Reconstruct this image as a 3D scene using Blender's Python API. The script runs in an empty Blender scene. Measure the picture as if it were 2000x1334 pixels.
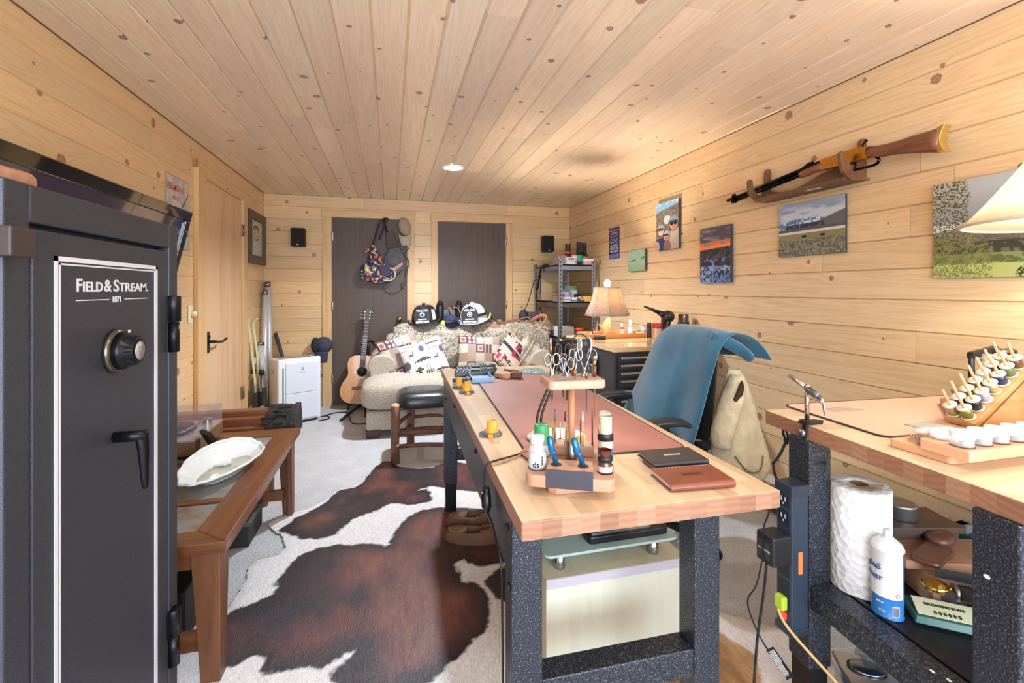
import bpy, math, random
import numpy as np
from mathutils import Matrix, Vector
random.seed(7)
S = bpy.context.scene
C = S.collection
PI = math.pi
R = math.radians

# ---------------------------------------------------------------- camera, world, exposure
cam_d = bpy.data.cameras.new('camera')
cam = bpy.data.objects.new('camera', cam_d)
C.objects.link(cam)
cam.location = (0, 0, 1.25)
cam.rotation_euler = (R(90), 0, R(-14.67))
cam_d.sensor_width = 36
cam_d.lens = 905 * 36 / 2000
cam_d.shift_y = -0.0505
cam_d.clip_start = 0.02
S.camera = cam
S.view_settings.view_transform = 'Standard'
S.view_settings.look = 'None'
S.view_settings.gamma = 1
S.view_settings.use_curve_mapping = False
S.view_settings.exposure = 0.25
w = bpy.data.worlds.new('world'); S.world = w
w.use_nodes = True
w.node_tree.nodes['Background'].inputs[0].default_value = (0.8, 0.9, 1, 1)
w.node_tree.nodes['Background'].inputs[1].default_value = 1.0

def light(name, kind, loc, power, col=(1, 1, 1), size=.1, rot=(0, 0, 0), size_y=None, spot=None, blend=.5, parent=None):
    d = bpy.data.lights.new(name, kind)
    d.energy = power; d.color = col
    if kind == 'AREA':
        d.size = size
        if size_y: d.shape = 'RECTANGLE'; d.size_y = size_y
    else:
        d.shadow_soft_size = size
    if spot: d.spot_size = R(spot); d.spot_blend = blend
    o = bpy.data.objects.new(name, d); C.objects.link(o)
    o.location = loc; o.rotation_euler = rot
    if parent: o.parent = parent
    return o
# added fill light behind the camera, then the visible downlight and one added unseen
light('rear_fill', 'AREA', (0.45, -1.62, 1.30), 155, (0.70, 0.84, 1.0), 2.9, (R(110), 0, 0), 1.7)
DOWN = [(0.498, 3.82), (0.498, 0.75), (-0.45, 1.1), (1.45, 4.55)]
for i, (x, y) in enumerate(DOWN[:2]):
    light('downlight_lamp', 'SPOT', (x, y, 2.235), (220, 15)[i], (.80, .90, 1.0), .05, (0, 0, 0), spot=150, blend=.6)

S.cycles.max_bounces = 7; S.cycles.diffuse_bounces = 4; S.cycles.glossy_bounces = 3; S.cycles.transmission_bounces = 6
S.cycles.caustics_reflective = False; S.cycles.caustics_refractive = False

# ---------------------------------------------------------------- helpers
def lin(h):
    h = h.lstrip('#')
    c = [int(h[i:i + 2], 16) / 255 for i in (0, 2, 4)]
    return tuple(x / 12.92 if x <= .04045 else ((x + .055) / 1.055) ** 2.4 for x in c)
def mixc(a, b, t): return tuple(a[i] * (1 - t) + b[i] * t for i in range(3))

class NT:
    def __init__(s, name):
        s.m = bpy.data.materials.new(name); s.m.use_nodes = True
        s.t = s.m.node_tree; s.p = s.t.nodes['Principled BSDF']
    def n(s, kind, **kw):
        x = s.t.nodes.new('ShaderNode' + kind)
        for k, v in kw.items():
            if k.startswith('i_'):
                key = k[2:]; key = int(key) if key.isdigit() else key.replace('_', ' ')
                x.inputs[key].default_value = v
            else: setattr(x, k, v)
        return x
    def l(s, a, b): s.t.links.new(a, b)
    def math(s, op, a, b=None, c=None):
        x = s.t.nodes.new('ShaderNodeMath'); x.operation = op
        for i, q in enumerate((a, b, c)):
            if q is None: continue
            if isinstance(q, (int, float)): x.inputs[i].default_value = q
            else: s.l(q, x.inputs[i])
        return x.outputs[0]
    def ramp(s, fac, stops):
        x = s.t.nodes.new('ShaderNodeValToRGB'); e = x.color_ramp.elements
        while len(e) < len(stops): e.new(.5)
        for i, (p, c) in enumerate(stops):
            e[i].position = p; e[i].color = (*c, 1)
        s.l(fac, x.inputs[0]); return x.outputs[0]
    def mix(s, fac, a, b, mode='MIX'):
        x = s.t.nodes.new('ShaderNodeMix'); x.data_type = 'RGBA'; x.blend_type = mode
        for q, i in ((fac, 0), (a, 6), (b, 7)):
            if isinstance(q, (int, float)): x.inputs[i].default_value = q
            elif isinstance(q, tuple): x.inputs[i].default_value = (*q, 1)
            else: s.l(q, x.inputs[i])
        return x.outputs[2]
    def set(s, **kw):
        for k, v in kw.items():
            i = s.p.inputs[k.replace('_', ' ')]
            if isinstance(v, (int, float)): i.default_value = v
            elif isinstance(v, tuple): i.default_value = (*v, 1) if len(v) == 3 else v
            else: s.l(v, i)
        return s
    def bump(s, h, strength=.3, dist=.002):
        b = s.n('Bump'); b.inputs['Strength'].default_value = strength; b.inputs['Distance'].default_value = dist
        s.l(h, b.inputs['Height']); s.l(b.outputs[0], s.p.inputs['Normal'])

MC = {}
def mat(hexc, rough=.5, metal=0., var=0., scale=30., bump=0., bscale=120., emit=0., trans=0., alpha=1., coat=0., sheen=0., spec=None, name=None):
    key = (hexc, rough, metal, var, scale, bump, bscale, emit, trans, alpha, coat, sheen, spec)
    if key in MC: return MC[key]
    t = NT(name or 'mat_' + hexc.strip('#'))
    c = lin(hexc)
    t.set(Base_Color=c, Roughness=rough, Metallic=float(metal))
    if spec is not None: t.p.inputs['Specular IOR Level'].default_value = spec
    if var or bump: tc = t.n('TexCoord')
    if var:
        nz = t.n('TexNoise', i_Scale=scale, i_Detail=5.0)
        t.l(tc.outputs['Object'], nz.inputs['Vector'])
        t.set(Base_Color=t.ramp(nz.outputs[0], [(.3, tuple(x * (1 - var) for x in c)), (.7, tuple(min(1, x * (1 + var)) for x in c))]))
    if bump:
        nb = t.n('TexNoise', i_Scale=bscale, i_Detail=3.0)
        t.l(tc.outputs['Object'], nb.inputs['Vector']); t.bump(nb.outputs[0], bump, .002)
    if emit:
        t.p.inputs['Emission Color'].default_value = (*c, 1); t.p.inputs['Emission Strength'].default_value = emit
    if trans: t.p.inputs['Transmission Weight'].default_value = trans; t.p.inputs['IOR'].default_value = 1.45
    if alpha < 1: t.p.inputs['Alpha'].default_value = alpha
    if coat: t.p.inputs['Coat Weight'].default_value = coat
    if sheen: t.p.inputs['Sheen Weight'].default_value = sheen
    MC[key] = t.m
    return t.m

def woodmat(name, light_, dark_, axis='x', s=1.0, rough=.45, blocks=None, coat=0.):
    """wood with grain running along a local axis; blocks = (length, width) of butcher block staves along that axis"""
    t = NT(name); tc = t.n('TexCoord')
    sc = {'x': (1.5, 26, 26), 'y': (26, 1.5, 26), 'z': (26, 26, 1.5)}[axis]
    mp = t.n('Mapping'); mp.inputs['Scale'].default_value = tuple(q * s for q in sc)
    t.l(tc.outputs['Object'], mp.inputs['Vector'])
    vec = mp.outputs[0]
    a, b = lin(light_), lin(dark_)
    fac_extra = None
    if blocks:
        L, W = blocks
        sp = t.n('SeparateXYZ'); t.l(tc.outputs['Object'], sp.inputs[0])
        al, ac = (sp.outputs[0], sp.outputs[1]) if axis == 'x' else (sp.outputs[1], sp.outputs[0])
        row = t.math('FLOOR', t.math('DIVIDE', ac, W))
        wn = t.n('TexWhiteNoise', noise_dimensions='1D'); t.l(row, wn.inputs['W'])
        al2 = t.math('ADD', t.math('DIVIDE', al, L), t.math('MULTIPLY', wn.outputs[0], 7.3))
        col = t.math('FLOOR', al2)
        cv = t.n('CombineXYZ'); t.l(row, cv.inputs[0]); t.l(col, cv.inputs[1])
        w2 = t.n('TexWhiteNoise', noise_dimensions='2D'); t.l(cv.outputs[0], w2.inputs['Vector'])
        fac_extra = w2.outputs[0]
        ad = t.n('VectorMath', operation='ADD'); t.l(vec, ad.inputs[0]); t.l(w2.outputs[1], ad.inputs[1]); vec = ad.outputs[0]
    nz = t.n('TexNoise', i_Scale=1.0, i_Detail=6.0, i_Roughness=.6, i_Distortion=.6); t.l(vec, nz.inputs['Vector'])
    col = t.ramp(nz.outputs[0], [(.28, b), (.5, mixc(a, b, .35)), (.72, a)])
    if fac_extra is not None:
        tint = t.ramp(fac_extra, [(0, (.78, .70, .64)), (.5, (.97, .95, .93)), (1, (1.08, 1.06, 1.04))])
        col = t.mix(1.0, col, tint, 'MULTIPLY')
    t.set(Base_Color=col, Roughness=rough)
    if coat: t.p.inputs['Coat Weight'].default_value = coat
    t.bump(nz.outputs[0], .08, .001)
    return t.m

def vcolmat(name, rough=.6, bump=0., bscale=300., sheen=0., coat=0.):
    t = NT(name); a = t.n('VertexColor'); a.layer_name = 'col'
    t.set(Base_Color=a.outputs[0], Roughness=rough)
    if sheen: t.p.inputs['Sheen Weight'].default_value = sheen
    if coat: t.p.inputs['Coat Weight'].default_value = coat
    if bump:
        tc = t.n('TexCoord'); nb = t.n('TexNoise', i_Scale=bscale, i_Detail=3.0)
        t.l(tc.outputs['Object'], nb.inputs['Vector']); t.bump(nb.outputs[0], bump, .002)
    return t.m

class B:
    """collects shapes and links them as ONE mesh object"""
    def __init__(s): s.v = []; s.f = []; s.mi = []; s.sm = []; s.T = Matrix.Identity(4)
    def at(s, loc=(0, 0, 0), rot=(0, 0, 0), sc=None):
        s.T = Matrix.Translation(loc)
        from mathutils import Euler
        s.T = s.T @ Euler(rot).to_matrix().to_4x4()
        if sc: s.T = s.T @ Matrix.Diagonal((*sc, 1))
        return s
    def add(s, vs, fs, mi=0, sm=False):
        k = len(s.v)
        s.v += [tuple(s.T @ Vector(p)) for p in vs]
        for f in fs: s.f.append([k + i for i in f]); s.mi.append(mi); s.sm.append(sm)
        return s
    def box(s, x0, x1, y0, y1, z0, z1, mi=0):
        return s.hexa([(x0, y0, z0), (x1, y0, z0), (x1, y1, z0), (x0, y1, z0), (x0, y0, z1), (x1, y0, z1), (x1, y1, z1), (x0, y1, z1)], mi)
    def hexa(s, p, mi=0):
        return s.add(p, [(3, 2, 1, 0), (4, 5, 6, 7), (0, 1, 5, 4), (1, 2, 6, 5), (2, 3, 7, 6), (3, 0, 4, 7)], mi)
    def cbox(s, c, d, mi=0):
        return s.box(c[0] - d[0] / 2, c[0] + d[0] / 2, c[1] - d[1] / 2, c[1] + d[1] / 2, c[2] - d[2] / 2, c[2] + d[2] / 2, mi)
    def tube(s, pts, r, n=10, mi=0, closed=False, flat=None, sm=True):
        """sweep a circle (or an ellipse: flat = (width factor, thickness factor)) along points"""
        P = [Vector(p) for p in pts]; m = len(P)
        rr = r if isinstance(r, (list, tuple)) else [r] * m
        vs = []; N = None
        for i in range(m):
            if closed: d = P[(i + 1) % m] - P[i - 1]
            else: d = P[min(i + 1, m - 1)] - P[max(i - 1, 0)]
            if d.length < 1e-9: d = Vector((0, 0, 1))
            d.normalize()
            if N is None:
                N = d.orthogonal().normalized() if abs(d.z) > .95 else d.cross(Vector((0, 0, 1))).normalized()
            N = (N - d * N.dot(d))
            N = N.normalized() if N.length > 1e-6 else d.orthogonal().normalized()
            Bn = d.cross(N)
            fa, fb = flat or (1, 1)
            for j in range(n):
                a = 2 * PI * j / n
                vs.append(P[i] + N * math.cos(a) * rr[i] * fa + Bn * math.sin(a) * rr[i] * fb)
        fs = []
        for i in range(m if closed else m - 1):
            for j in range(n):
                a, b = i * n + j, i * n + (j + 1) % n
                c, d = ((i + 1) % m) * n + (j + 1) % n, ((i + 1) % m) * n + j
                fs.append((a, b, c, d))
        s.add(vs, fs, mi, sm)
        if not closed:
            k = len(s.v) - len(vs)
            s.f.append([k + j for j in range(n)][::-1]); s.mi.append(mi); s.sm.append(False)
            s.f.append([k + (m - 1) * n + j for j in range(n)]); s.mi.append(mi); s.sm.append(False)
        return s
    def cyl(s, a, b, r0, r1=None, n=18, mi=0):
        return s.tube([a, b], [r0, r0 if r1 is None else r1], n, mi)
    def lathe(s, prof, n=24, mi=0, c=(0, 0, 0), sm=True, sc=(1, 1)):
        vs = []; m = len(prof)
        for r, z in prof:
            for j in range(n):
                a = 2 * PI * j / n
                vs.append((c[0] + max(r, 1e-5) * math.cos(a) * sc[0], c[1] + max(r, 1e-5) * math.sin(a) * sc[1], c[2] + z))
        fs = [(i * n + j, i * n + (j + 1) % n, (i + 1) * n + (j + 1) % n, (i + 1) * n + j) for i in range(m - 1) for j in range(n)]
        return s.add(vs, fs, mi, sm)
    def can(s, c, r, h, n=24, mi=0, e=.002):
        return s.lathe([(0, 0), (r - e, 0), (r, e), (r, h - e), (r - e, h), (0, h)], n, mi, c, sm=False)
    def prism(s, poly, h0, h1, mi=0, plane='xy', sm=False):
        f = {'xy': lambda a, b, h: (a, b, h), 'xz': lambda a, b, h: (a, h, b), 'yz': lambda a, b, h: (h, a, b)}[plane]
        n = len(poly)
        vs = [f(a, b, h0) for a, b in poly] + [f(a, b, h1) for a, b in poly]
        k = len(s.v)
        s.add(vs, [(i, (i + 1) % n, n + (i + 1) % n, n + i) for i in range(n)], mi, sm)
        for fc in ([k + i for i in range(n)][::-1], [k + n + i for i in range(n)]):
            s.f.append(fc); s.mi.append(mi); s.sm.append(False)
        return s
    def ball(s, c, r, n=16, m=10, mi=0, e=1.0):
        rx, ry, rz = (r, r, r) if isinstance(r, (int, float)) else r
        sg = lambda q: math.copysign(abs(q) ** e, q)
        vs = []
        for i in range(m + 1):
            ph = -PI / 2 + PI * i / m
            for j in range(n):
                a = 2 * PI * j / n
                cp = max(math.cos(ph), 1e-4)
                vs.append((c[0] + rx * sg(cp) * sg(math.cos(a)), c[1] + ry * sg(cp) * sg(math.sin(a)), c[2] + rz * sg(math.sin(ph))))
        return s.add(vs, [(i * n + j, i * n + (j + 1) % n, (i + 1) * n + (j + 1) % n, (i + 1) * n + j) for i in range(m) for j in range(n)], mi, True)
    def grid(s, fn, nu, nv, mi=0, sm=True, cu=False, cv=False):
        vs = [fn(i / (nu if cu else nu - 1), j / (nv if cv else nv - 1)) for j in range(nv) for i in range(nu)]
        fs = []
        for j in range(nv if cv else nv - 1):
            for i in range(nu if cu else nu - 1):
                a, b = j * nu + i, j * nu + (i + 1) % nu
                c, d = ((j + 1) % nv) * nu + (i + 1) % nu, ((j + 1) % nv) * nu + i
                fs.append((a, b, c, d))
        return s.add(vs, fs, mi, sm)
    def o(s, name, mats, parent=None, loc=None, rot=None, bevel=0., seg=2, sub=0, label=None, solid=0.):
        me = bpy.data.meshes.new(name)
        me.from_pydata(s.v, [], s.f)
        mats = mats if isinstance(mats, (list, tuple)) else [mats]
        for q in mats: me.materials.append(q)
        me.polygons.foreach_set('material_index', s.mi)
        me.polygons.foreach_set('use_smooth', s.sm)
        me.validate(); me.update()
        ob = bpy.data.objects.new(name, me); C.objects.link(ob)
        if parent: ob.parent = parent
        if loc: ob.location = loc
        if rot is not None: ob.rotation_euler = rot if isinstance(rot, (tuple, list)) else (0, 0, rot)
        if solid:
            m = ob.modifiers.new('s', 'SOLIDIFY'); m.thickness = solid; m.offset = 0
        if bevel:
            m = ob.modifiers.new('b', 'BEVEL'); m.width = bevel; m.segments = seg; m.limit_method = 'ANGLE'; m.angle_limit = R(40)
        if sub:
            m = ob.modifiers.new('u', 'SUBSURF'); m.levels = sub; m.render_levels = sub
        if label: ob['label'] = label
        return ob

def tag(o, label, cat, group=None, kind=None):
    o['label'] = label; o['category'] = cat
    if group: o['group'] = group
    if kind: o['kind'] = kind
    return o
def thing(name, label, cat, loc=(0, 0, 0), rot=0, group=None):
    o = bpy.data.objects.new(name, None); C.objects.link(o); o.empty_display_size = .1
    o.location = loc; o.rotation_euler = rot if isinstance(rot, (tuple, list)) else (0, 0, rot)
    return tag(o, label, cat, group)
def wb(t):
    """a builder that takes room coordinates and keeps them in the local frame of t"""
    b = B(); b.T = t.matrix_basis.inverted(); return b
class Solo(B):
    """a one-mesh thing built in room coordinates, with its origin at loc"""
    def __init__(s, loc): super().__init__(); s.loc = loc; s.T = Matrix.Translation(loc).inverted()
    def fin(s, name, label, cat, mats, group=None, kind=None, **kw): return tag(s.o(name, mats, loc=s.loc, **kw), label, cat, group, kind)
def struct(o): o['kind'] = 'structure'; return o
def copy_tree(o, parent=None):
    c = o.copy(); C.objects.link(c)
    if parent: c.parent = parent
    for ch in list(o.children): copy_tree(ch, c)
    return c

def colgrid(name, f, w_, h_, nx, ny, material, parent=None, pos=None, fn=None, sm=True, **kw):
    """a grid mesh whose vertices carry the printed / woven pattern f(u, v) -> rgb arrays; fn(u, v) gives positions"""
    U, V = np.meshgrid(np.linspace(0, 1, nx), np.linspace(0, 1, ny))
    col = np.ones((ny, nx, 4), np.float32)
    rgb = f(U, V)
    col[..., :3] = rgb
    b = B()
    b.grid(fn or (lambda u, v: ((u - .5) * w_, 0, (v - .5) * h_)), nx, ny, sm=sm)
    o = b.o(name, material, parent, **kw)
    at = o.data.color_attributes.new('col', 'FLOAT_COLOR', 'POINT')
    at.data.foreach_set('color', col.reshape(-1))
    return o
def noise2(U, V, sx, sy, seed=0, oct=4):
    """smooth value noise, for printed pictures and hides"""
    rs = np.random.RandomState(seed); out = np.zeros_like(U); amp = 1.; tot = 0
    for k in range(oct):
        n = 64; G = rs.rand(n, n)
        x = U * sx * 2 ** k; y = V * sy * 2 ** k
        xi = np.floor(x).astype(int); yi = np.floor(y).astype(int)
        fx = x - xi; fy = y - yi; fx = fx * fx * (3 - 2 * fx); fy = fy * fy * (3 - 2 * fy)
        g = lambda a, b: G[b % n, a % n]
        out += amp * ((g(xi, yi) * (1 - fx) + g(xi + 1, yi) * fx) * (1 - fy) + (g(xi, yi + 1) * (1 - fx) + g(xi + 1, yi + 1) * fx) * fy)
        tot += amp; amp *= .5
    return out / tot
def lay(rgb, mask, hexc):
    """paint a colour where mask (0..1 array) is set"""
    c = np.array(lin(hexc) if isinstance(hexc, str) else hexc)
    m = np.clip(mask.astype(float), 0, 1)[..., None]
    return rgb * (1 - m) + c * m
def flat_rgb(U, hexc): return np.ones(U.shape + (3,)) * np.array(lin(hexc))
def inpoly(X, Y, poly):
    ins = np.zeros(X.shape, bool); n = len(poly)
    for i in range(n):
        (x0, y0), (x1, y1) = poly[i], poly[(i + 1) % n]
        c = ((y0 > Y) != (y1 > Y)) & (X < (x1 - x0) * (Y - y0) / ((y1 - y0) or 1e-9) + x0)
        ins ^= c
    return ins
def dist_poly(X, Y, poly):
    d = np.full(X.shape, 9.)
    n = len(poly)
    for i in range(n):
        (x0, y0), (x1, y1) = poly[i], poly[(i + 1) % n]
        dx, dy = x1 - x0, y1 - y0
        t = np.clip(((X - x0) * dx + (Y - y0) * dy) / (dx * dx + dy * dy + 1e-12), 0, 1)
        d = np.minimum(d, np.hypot(X - x0 - t * dx, Y - y0 - t * dy))
    return d
def text(name, s, size, material, parent, loc, rot, bold=0., align='CENTER', depth=.0004, sx=1., fit=None):
    cu = bpy.data.curves.new(name, 'FONT'); cu.body = s; cu.size = size; cu.align_x = align; cu.offset = bold; cu.extrude = depth
    cu.resolution_u = 3
    tmp = bpy.data.objects.new(name, cu); C.objects.link(tmp)
    dg = bpy.context.evaluated_depsgraph_get()
    me = bpy.data.meshes.new_from_object(tmp.evaluated_get(dg))
    bpy.data.objects.remove(tmp); bpy.data.curves.remove(cu)
    me.materials.clear(); me.materials.append(material); me.name = name
    if fit: xs = [v.co.x for v in me.vertices]; sx = fit / (max(xs) - min(xs))
    o = bpy.data.objects.new(name, me); C.objects.link(o)
    o.parent = parent; o.location = loc; o.rotation_euler = rot; o.scale = (sx, 1, 1)
    return o
def rrect(x0, x1, y0, y1, r, n=5):
    out = []
    for cx, cy, a0 in ((x1 - r, y0 + r, -90), (x1 - r, y1 - r, 0), (x0 + r, y1 - r, 90), (x0 + r, y0 + r, 180)):
        for i in range(n + 1):
            a = R(a0 + 90 * i / n); out.append((cx + r * math.cos(a), cy + r * math.sin(a)))
    return out
def arc(c, r, a0, a1, n=10, plane='xz'):
    out = []
    for i in range(n + 1):
        a = R(a0 + (a1 - a0) * i / n); x, z = r * math.cos(a), r * math.sin(a)
        out.append({'xz': (c[0] + x, c[1], c[2] + z), 'xy': (c[0] + x, c[1] + z, c[2]), 'yz': (c[0], c[1] + x, c[2] + z)}[plane])
    return out
def smooth_path(pts, n=8):
    """Catmull-Rom through points"""
    P = [Vector(p) for p in pts]; P = [2 * P[0] - P[1]] + P + [2 * P[-1] - P[-2]]; out = []
    for i in range(1, len(P) - 2):
        for k in range(n):
            t = k / n
            out.append(.5 * ((2 * P[i]) + (P[i + 1] - P[i - 1]) * t + (2 * P[i - 1] - 5 * P[i] + 4 * P[i + 1] - P[i + 2]) * t * t + (3 * P[i] - P[i - 1] - 3 * P[i + 1] + P[i + 2]) * t ** 3))
    out.append(P[-2]); return out
# ---------------------------------------------------------------- the room
XL, XR, YF, YB, ZC = -1.28, 2.123, 5.336, -1.7, 2.256

def pine(name, light_, mid_, dark_, ks=3.3, kr=.026, rough=.42):
    t = NT(name); uv = t.n('UVMap'); sp = t.n('SeparateXYZ'); t.l(uv.outputs[0], sp.inputs[0])
    u, v = sp.outputs[0], sp.outputs[1]
    vor = t.n('TexVoronoi', voronoi_dimensions='2D', feature='F1'); vor.inputs['Scale'].default_value = ks
    cv = t.n('CombineXYZ'); t.l(u, cv.inputs[0]); t.l(v, cv.inputs[1])
    t.l(cv.outputs[0], vor.inputs['Vector'])
    d = t.math('DIVIDE', vor.outputs['Distance'], ks)
    rs = t.n('SeparateXYZ'); t.l(vor.outputs['Color'], rs.inputs[0])
    rad = t.math('MULTIPLY', t.math('POWER', rs.outputs[0], 1.6), kr)       # knot radius per cell
    on = t.math('GREATER_THAN', rad, .0035)
    q = t.math('DIVIDE', d, t.math('MAXIMUM', rad, .004))
    swirl = t.math('MULTIPLY', t.math('MULTIPLY', t.math('POWER', 2.718, t.math('MULTIPLY', t.math('MULTIPLY', q, q), -.12)), on), rad)
    v2 = t.math('ADD', v, t.math('MULTIPLY', swirl, 1.6))
    gx = t.n('CombineXYZ'); t.l(t.math('MULTIPLY', u, .9), gx.inputs[0]); t.l(t.math('MULTIPLY', v2, 17.), gx.inputs[1])
    n1 = t.n('TexNoise', noise_dimensions='2D', i_Scale=1.0, i_Detail=3.0, i_Distortion=.5); t.l(gx.outputs[0], n1.inputs['Vector'])
    wv = t.math('FRACT', t.math('MULTIPLY', n1.outputs[0], 7.0))
    tri = t.math('ABSOLUTE', t.math('SUBTRACT', wv, .5))
    g2 = t.n('CombineXYZ'); t.l(t.math('MULTIPLY', u, 5.), g2.inputs[0]); t.l(t.math('MULTIPLY', v2, 160.), g2.inputs[1])
    n2 = t.n('TexNoise', noise_dimensions='2D', i_Scale=1.0, i_Detail=2.0); t.l(g2.outputs[0], n2.inputs['Vector'])
    f = t.math('ADD', t.math('MULTIPLY', tri, .8), t.math('MULTIPLY', n2.outputs[0], .45))
    a, m_, k = lin(light_), lin(mid_), lin(dark_)
    base = t.ramp(f, [(.15, mixc(a, m_, .8)), (.42, mixc(a, m_, .35)), (.8, a)])
    vc = t.n('VertexColor'); vc.layer_name = 'col'
    base = t.mix(1.0, base, vc.outputs[0], 'MULTIPLY')
    nk = t.n('TexNoise', noise_dimensions='2D', i_Scale=90., i_Detail=2.0); t.l(cv.outputs[0], nk.inputs['Vector'])
    qq = t.math('ADD', q, t.math('MULTIPLY', t.math('SUBTRACT', nk.outputs[0], .5), .7))
    kc = t.ramp(t.math('MULTIPLY', qq, .5), [(0, mixc(k, a, .10)), (.3, mixc(k, a, .28)), (.42, tuple(x * .75 for x in k)), (.5, mixc(k, a, .45)), (.62, mixc(k, a, .8))])
    kf = t.math('MULTIPLY', t.math('SUBTRACT', 1.0, t.math('SMOOTH_MIN', t.math('MAXIMUM', t.math('MULTIPLY', t.math('SUBTRACT', qq, 1.0), 2.2), 0.0), 1.0, .1)), on)
    t.set(Base_Color=t.mix(kf, base, kc), Roughness=rough)
    t.p.inputs['Coat Weight'].default_value = .25; t.p.inputs['Coat Roughness'].default_value = .28
    t.bump(f, .06, .001)
    return t.m
PINE_L = pine('pine_left', 'E8C698', 'D6AC78', '9A6440')
PINE_R = pine('pine_right', 'E8CBA2', 'D3AD82', '94624A')
PINE_C = pine('pine_ceiling', 'EFD9C0', 'DEBFA2', '84503A', 4.6, .019, .30)

def planks(name, material, org, ud, vd, nd, L, H, bw, first, groove=.004, depth=.004, tint=.10, skip=None):
    """boards running along ud, stacked along vd, faces towards nd; one mesh with tongue-and-groove joints"""
    org, ud, vd, nd = map(Vector, (org, ud, vd, nd))
    vs, fs, uvs, cols = [], [], [], []
    rnd = random.Random(name)
    v0 = 0.; v1 = first
    flip = ud.cross(vd).dot(nd) < 0
    while v0 < H - .002:
        v1 = min(v1, H)
        u0 = 0.; cuts = []; x = rnd.uniform(.5, 3.2)
        while x < L: cuts.append(x); x += rnd.uniform(1.3, 3.4)
        for u1 in cuts + [L]:
            tnt = 1 + rnd.uniform(-tint, tint); wm = rnd.uniform(-.03, .03)
            c = (tnt * (1 + wm), tnt, tnt * (1 - wm), 1)
            ru, rv = rnd.uniform(0, 60), rnd.uniform(0, 60)
            e = .0012
            prof = [(v0, -depth), (v0 + groove, 0), (v1 - groove * .6, 0), (v1, -depth)]
            k = len(vs)
            for uu in (u0 + e, u1 - e):
                for pv, pn in prof:
                    vs.append(tuple(org + ud * uu + vd * pv + nd * pn)); uvs.append((uu + ru, pv + rv)); cols.append(c)
            for uu in (u0, u1):
                for pv in (v0, v1):
                    vs.append(tuple(org + ud * uu + vd * pv - nd * depth * 1.0)); uvs.append((uu + ru, pv + rv)); cols.append((c[0] * .5, c[1] * .45, c[2] * .4, 1))
            q = [(k + i, k + 4 + i, k + 5 + i, k + 1 + i) for i in range(3)]
            q += [(k + 8, k + 1, k + 2, k + 9), (k + 5, k + 10, k + 11, k + 6)]
            fs += [f if flip else f[::-1] for f in q]
            u0 = u1
        v0, v1 = v1, v1 + bw
    k = len(vs); e = .1
    for uu, vv in ((-e, -e), (L + e, -e), (L + e, H + e), (-e, H + e)):
        vs.append(tuple(org + ud * uu + vd * vv - nd * (depth + .001))); uvs.append((uu, vv)); cols.append((.5, .45, .4, 1))
    fs.append((k, k + 1, k + 2, k + 3))
    me = bpy.data.meshes.new(name); me.from_pydata(vs, [], fs)
    uvl = me.uv_layers.new(name='UVMap')
    ca = me.color_attributes.new('col', 'FLOAT_COLOR', 'POINT')
    ca.data.foreach_set('color', [x for c in cols for x in c])
    li = np.zeros(len(me.loops), int); me.loops.foreach_get('vertex_index', li)
    uvl.data.foreach_set('uv', np.array(uvs)[li].reshape(-1))
    me.materials.append(material); me.update()
    o = bpy.data.objects.new(name, me); C.objects.link(o)
    return struct(o)
BW = .1325; H0 = (ZC - (ZC - 2.134)) % BW
planks('wall_left', PINE_L, (XL, YB, 0), (0, 1, 0), (0, 0, 1), (1, 0, 0), YF - YB, ZC, BW, 2.134 % BW, .0035, .005)
planks('wall_back', PINE_L, (XL, YF, 0), (1, 0, 0), (0, 0, 1), (0, -1, 0), XR - XL, ZC, BW, 2.134 % BW, .0035, .005)
planks('wall_right', PINE_R, (XR, YB, 0), (0, 1, 0), (0, 0, 1), (-1, 0, 0), YF - YB, ZC, BW, 2.134 % BW, .005, .008)
planks('ceiling', PINE_C, (XL, YB, ZC), (0, 1, 0), (1, 0, 0), (0, 0, -1), YF - YB, XR - XL, .1358, .12, .0085, .009)
# wall behind the camera with a window opening added for the fill light
b = B()
b.box(XL, XR, YB - .1, YB, 0, .42).box(XL, XR, YB - .1, YB, 2.18, ZC).box(XL, -1.02, YB - .1, YB, .42, 2.18).box(1.92, XR, YB - .1, YB, .42, 2.18)
struct(b.o('wall_front', mat('D8B58A', .5, var=.08, scale=8)))
b = B()
for x in (-1.02, -.06, .9, 1.88): b.box(x, x + .04, YB - .08, YB - .02, .42, 2.18)
for z in (.42, 2.14): b.box(-1.02, 1.92, YB - .08, YB - .02, z, z + .04)
struct(b.o('added_window_1', mat('EEEAE2', .4)))
# carpet
t = NT('carpet'); tc = t.n('TexCoord')
n1 = t.n('TexNoise', i_Scale=170., i_Detail=3.0); t.l(tc.outputs['Object'], n1.inputs['Vector'])
n3 = t.n('TexNoise', i_Scale=6., i_Detail=3.0); t.l(tc.outputs['Object'], n3.inputs['Vector'])
col = t.ramp(n1.outputs[0], [(.3, lin('86858A')), (.47, lin('C2C1C4')), (.62, lin('D8D7DA'))])
t.set(Base_Color=t.mix(.5, col, t.ramp(n3.outputs[0], [(.3, lin('BCBABC')), (.7, lin('D4D3D6'))])), Roughness=.95)
v = t.n('TexVoronoi', i_Scale=160.); t.l(tc.outputs['Object'], v.inputs['Vector']); t.bump(v.outputs['Distance'], .6, .006)
CARPET = t.m
b = B(); b.box(XL - .1, XR + .1, YB - .1, YF + .1, -.05, 0); struct(b.o('floor', CARPET))

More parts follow.
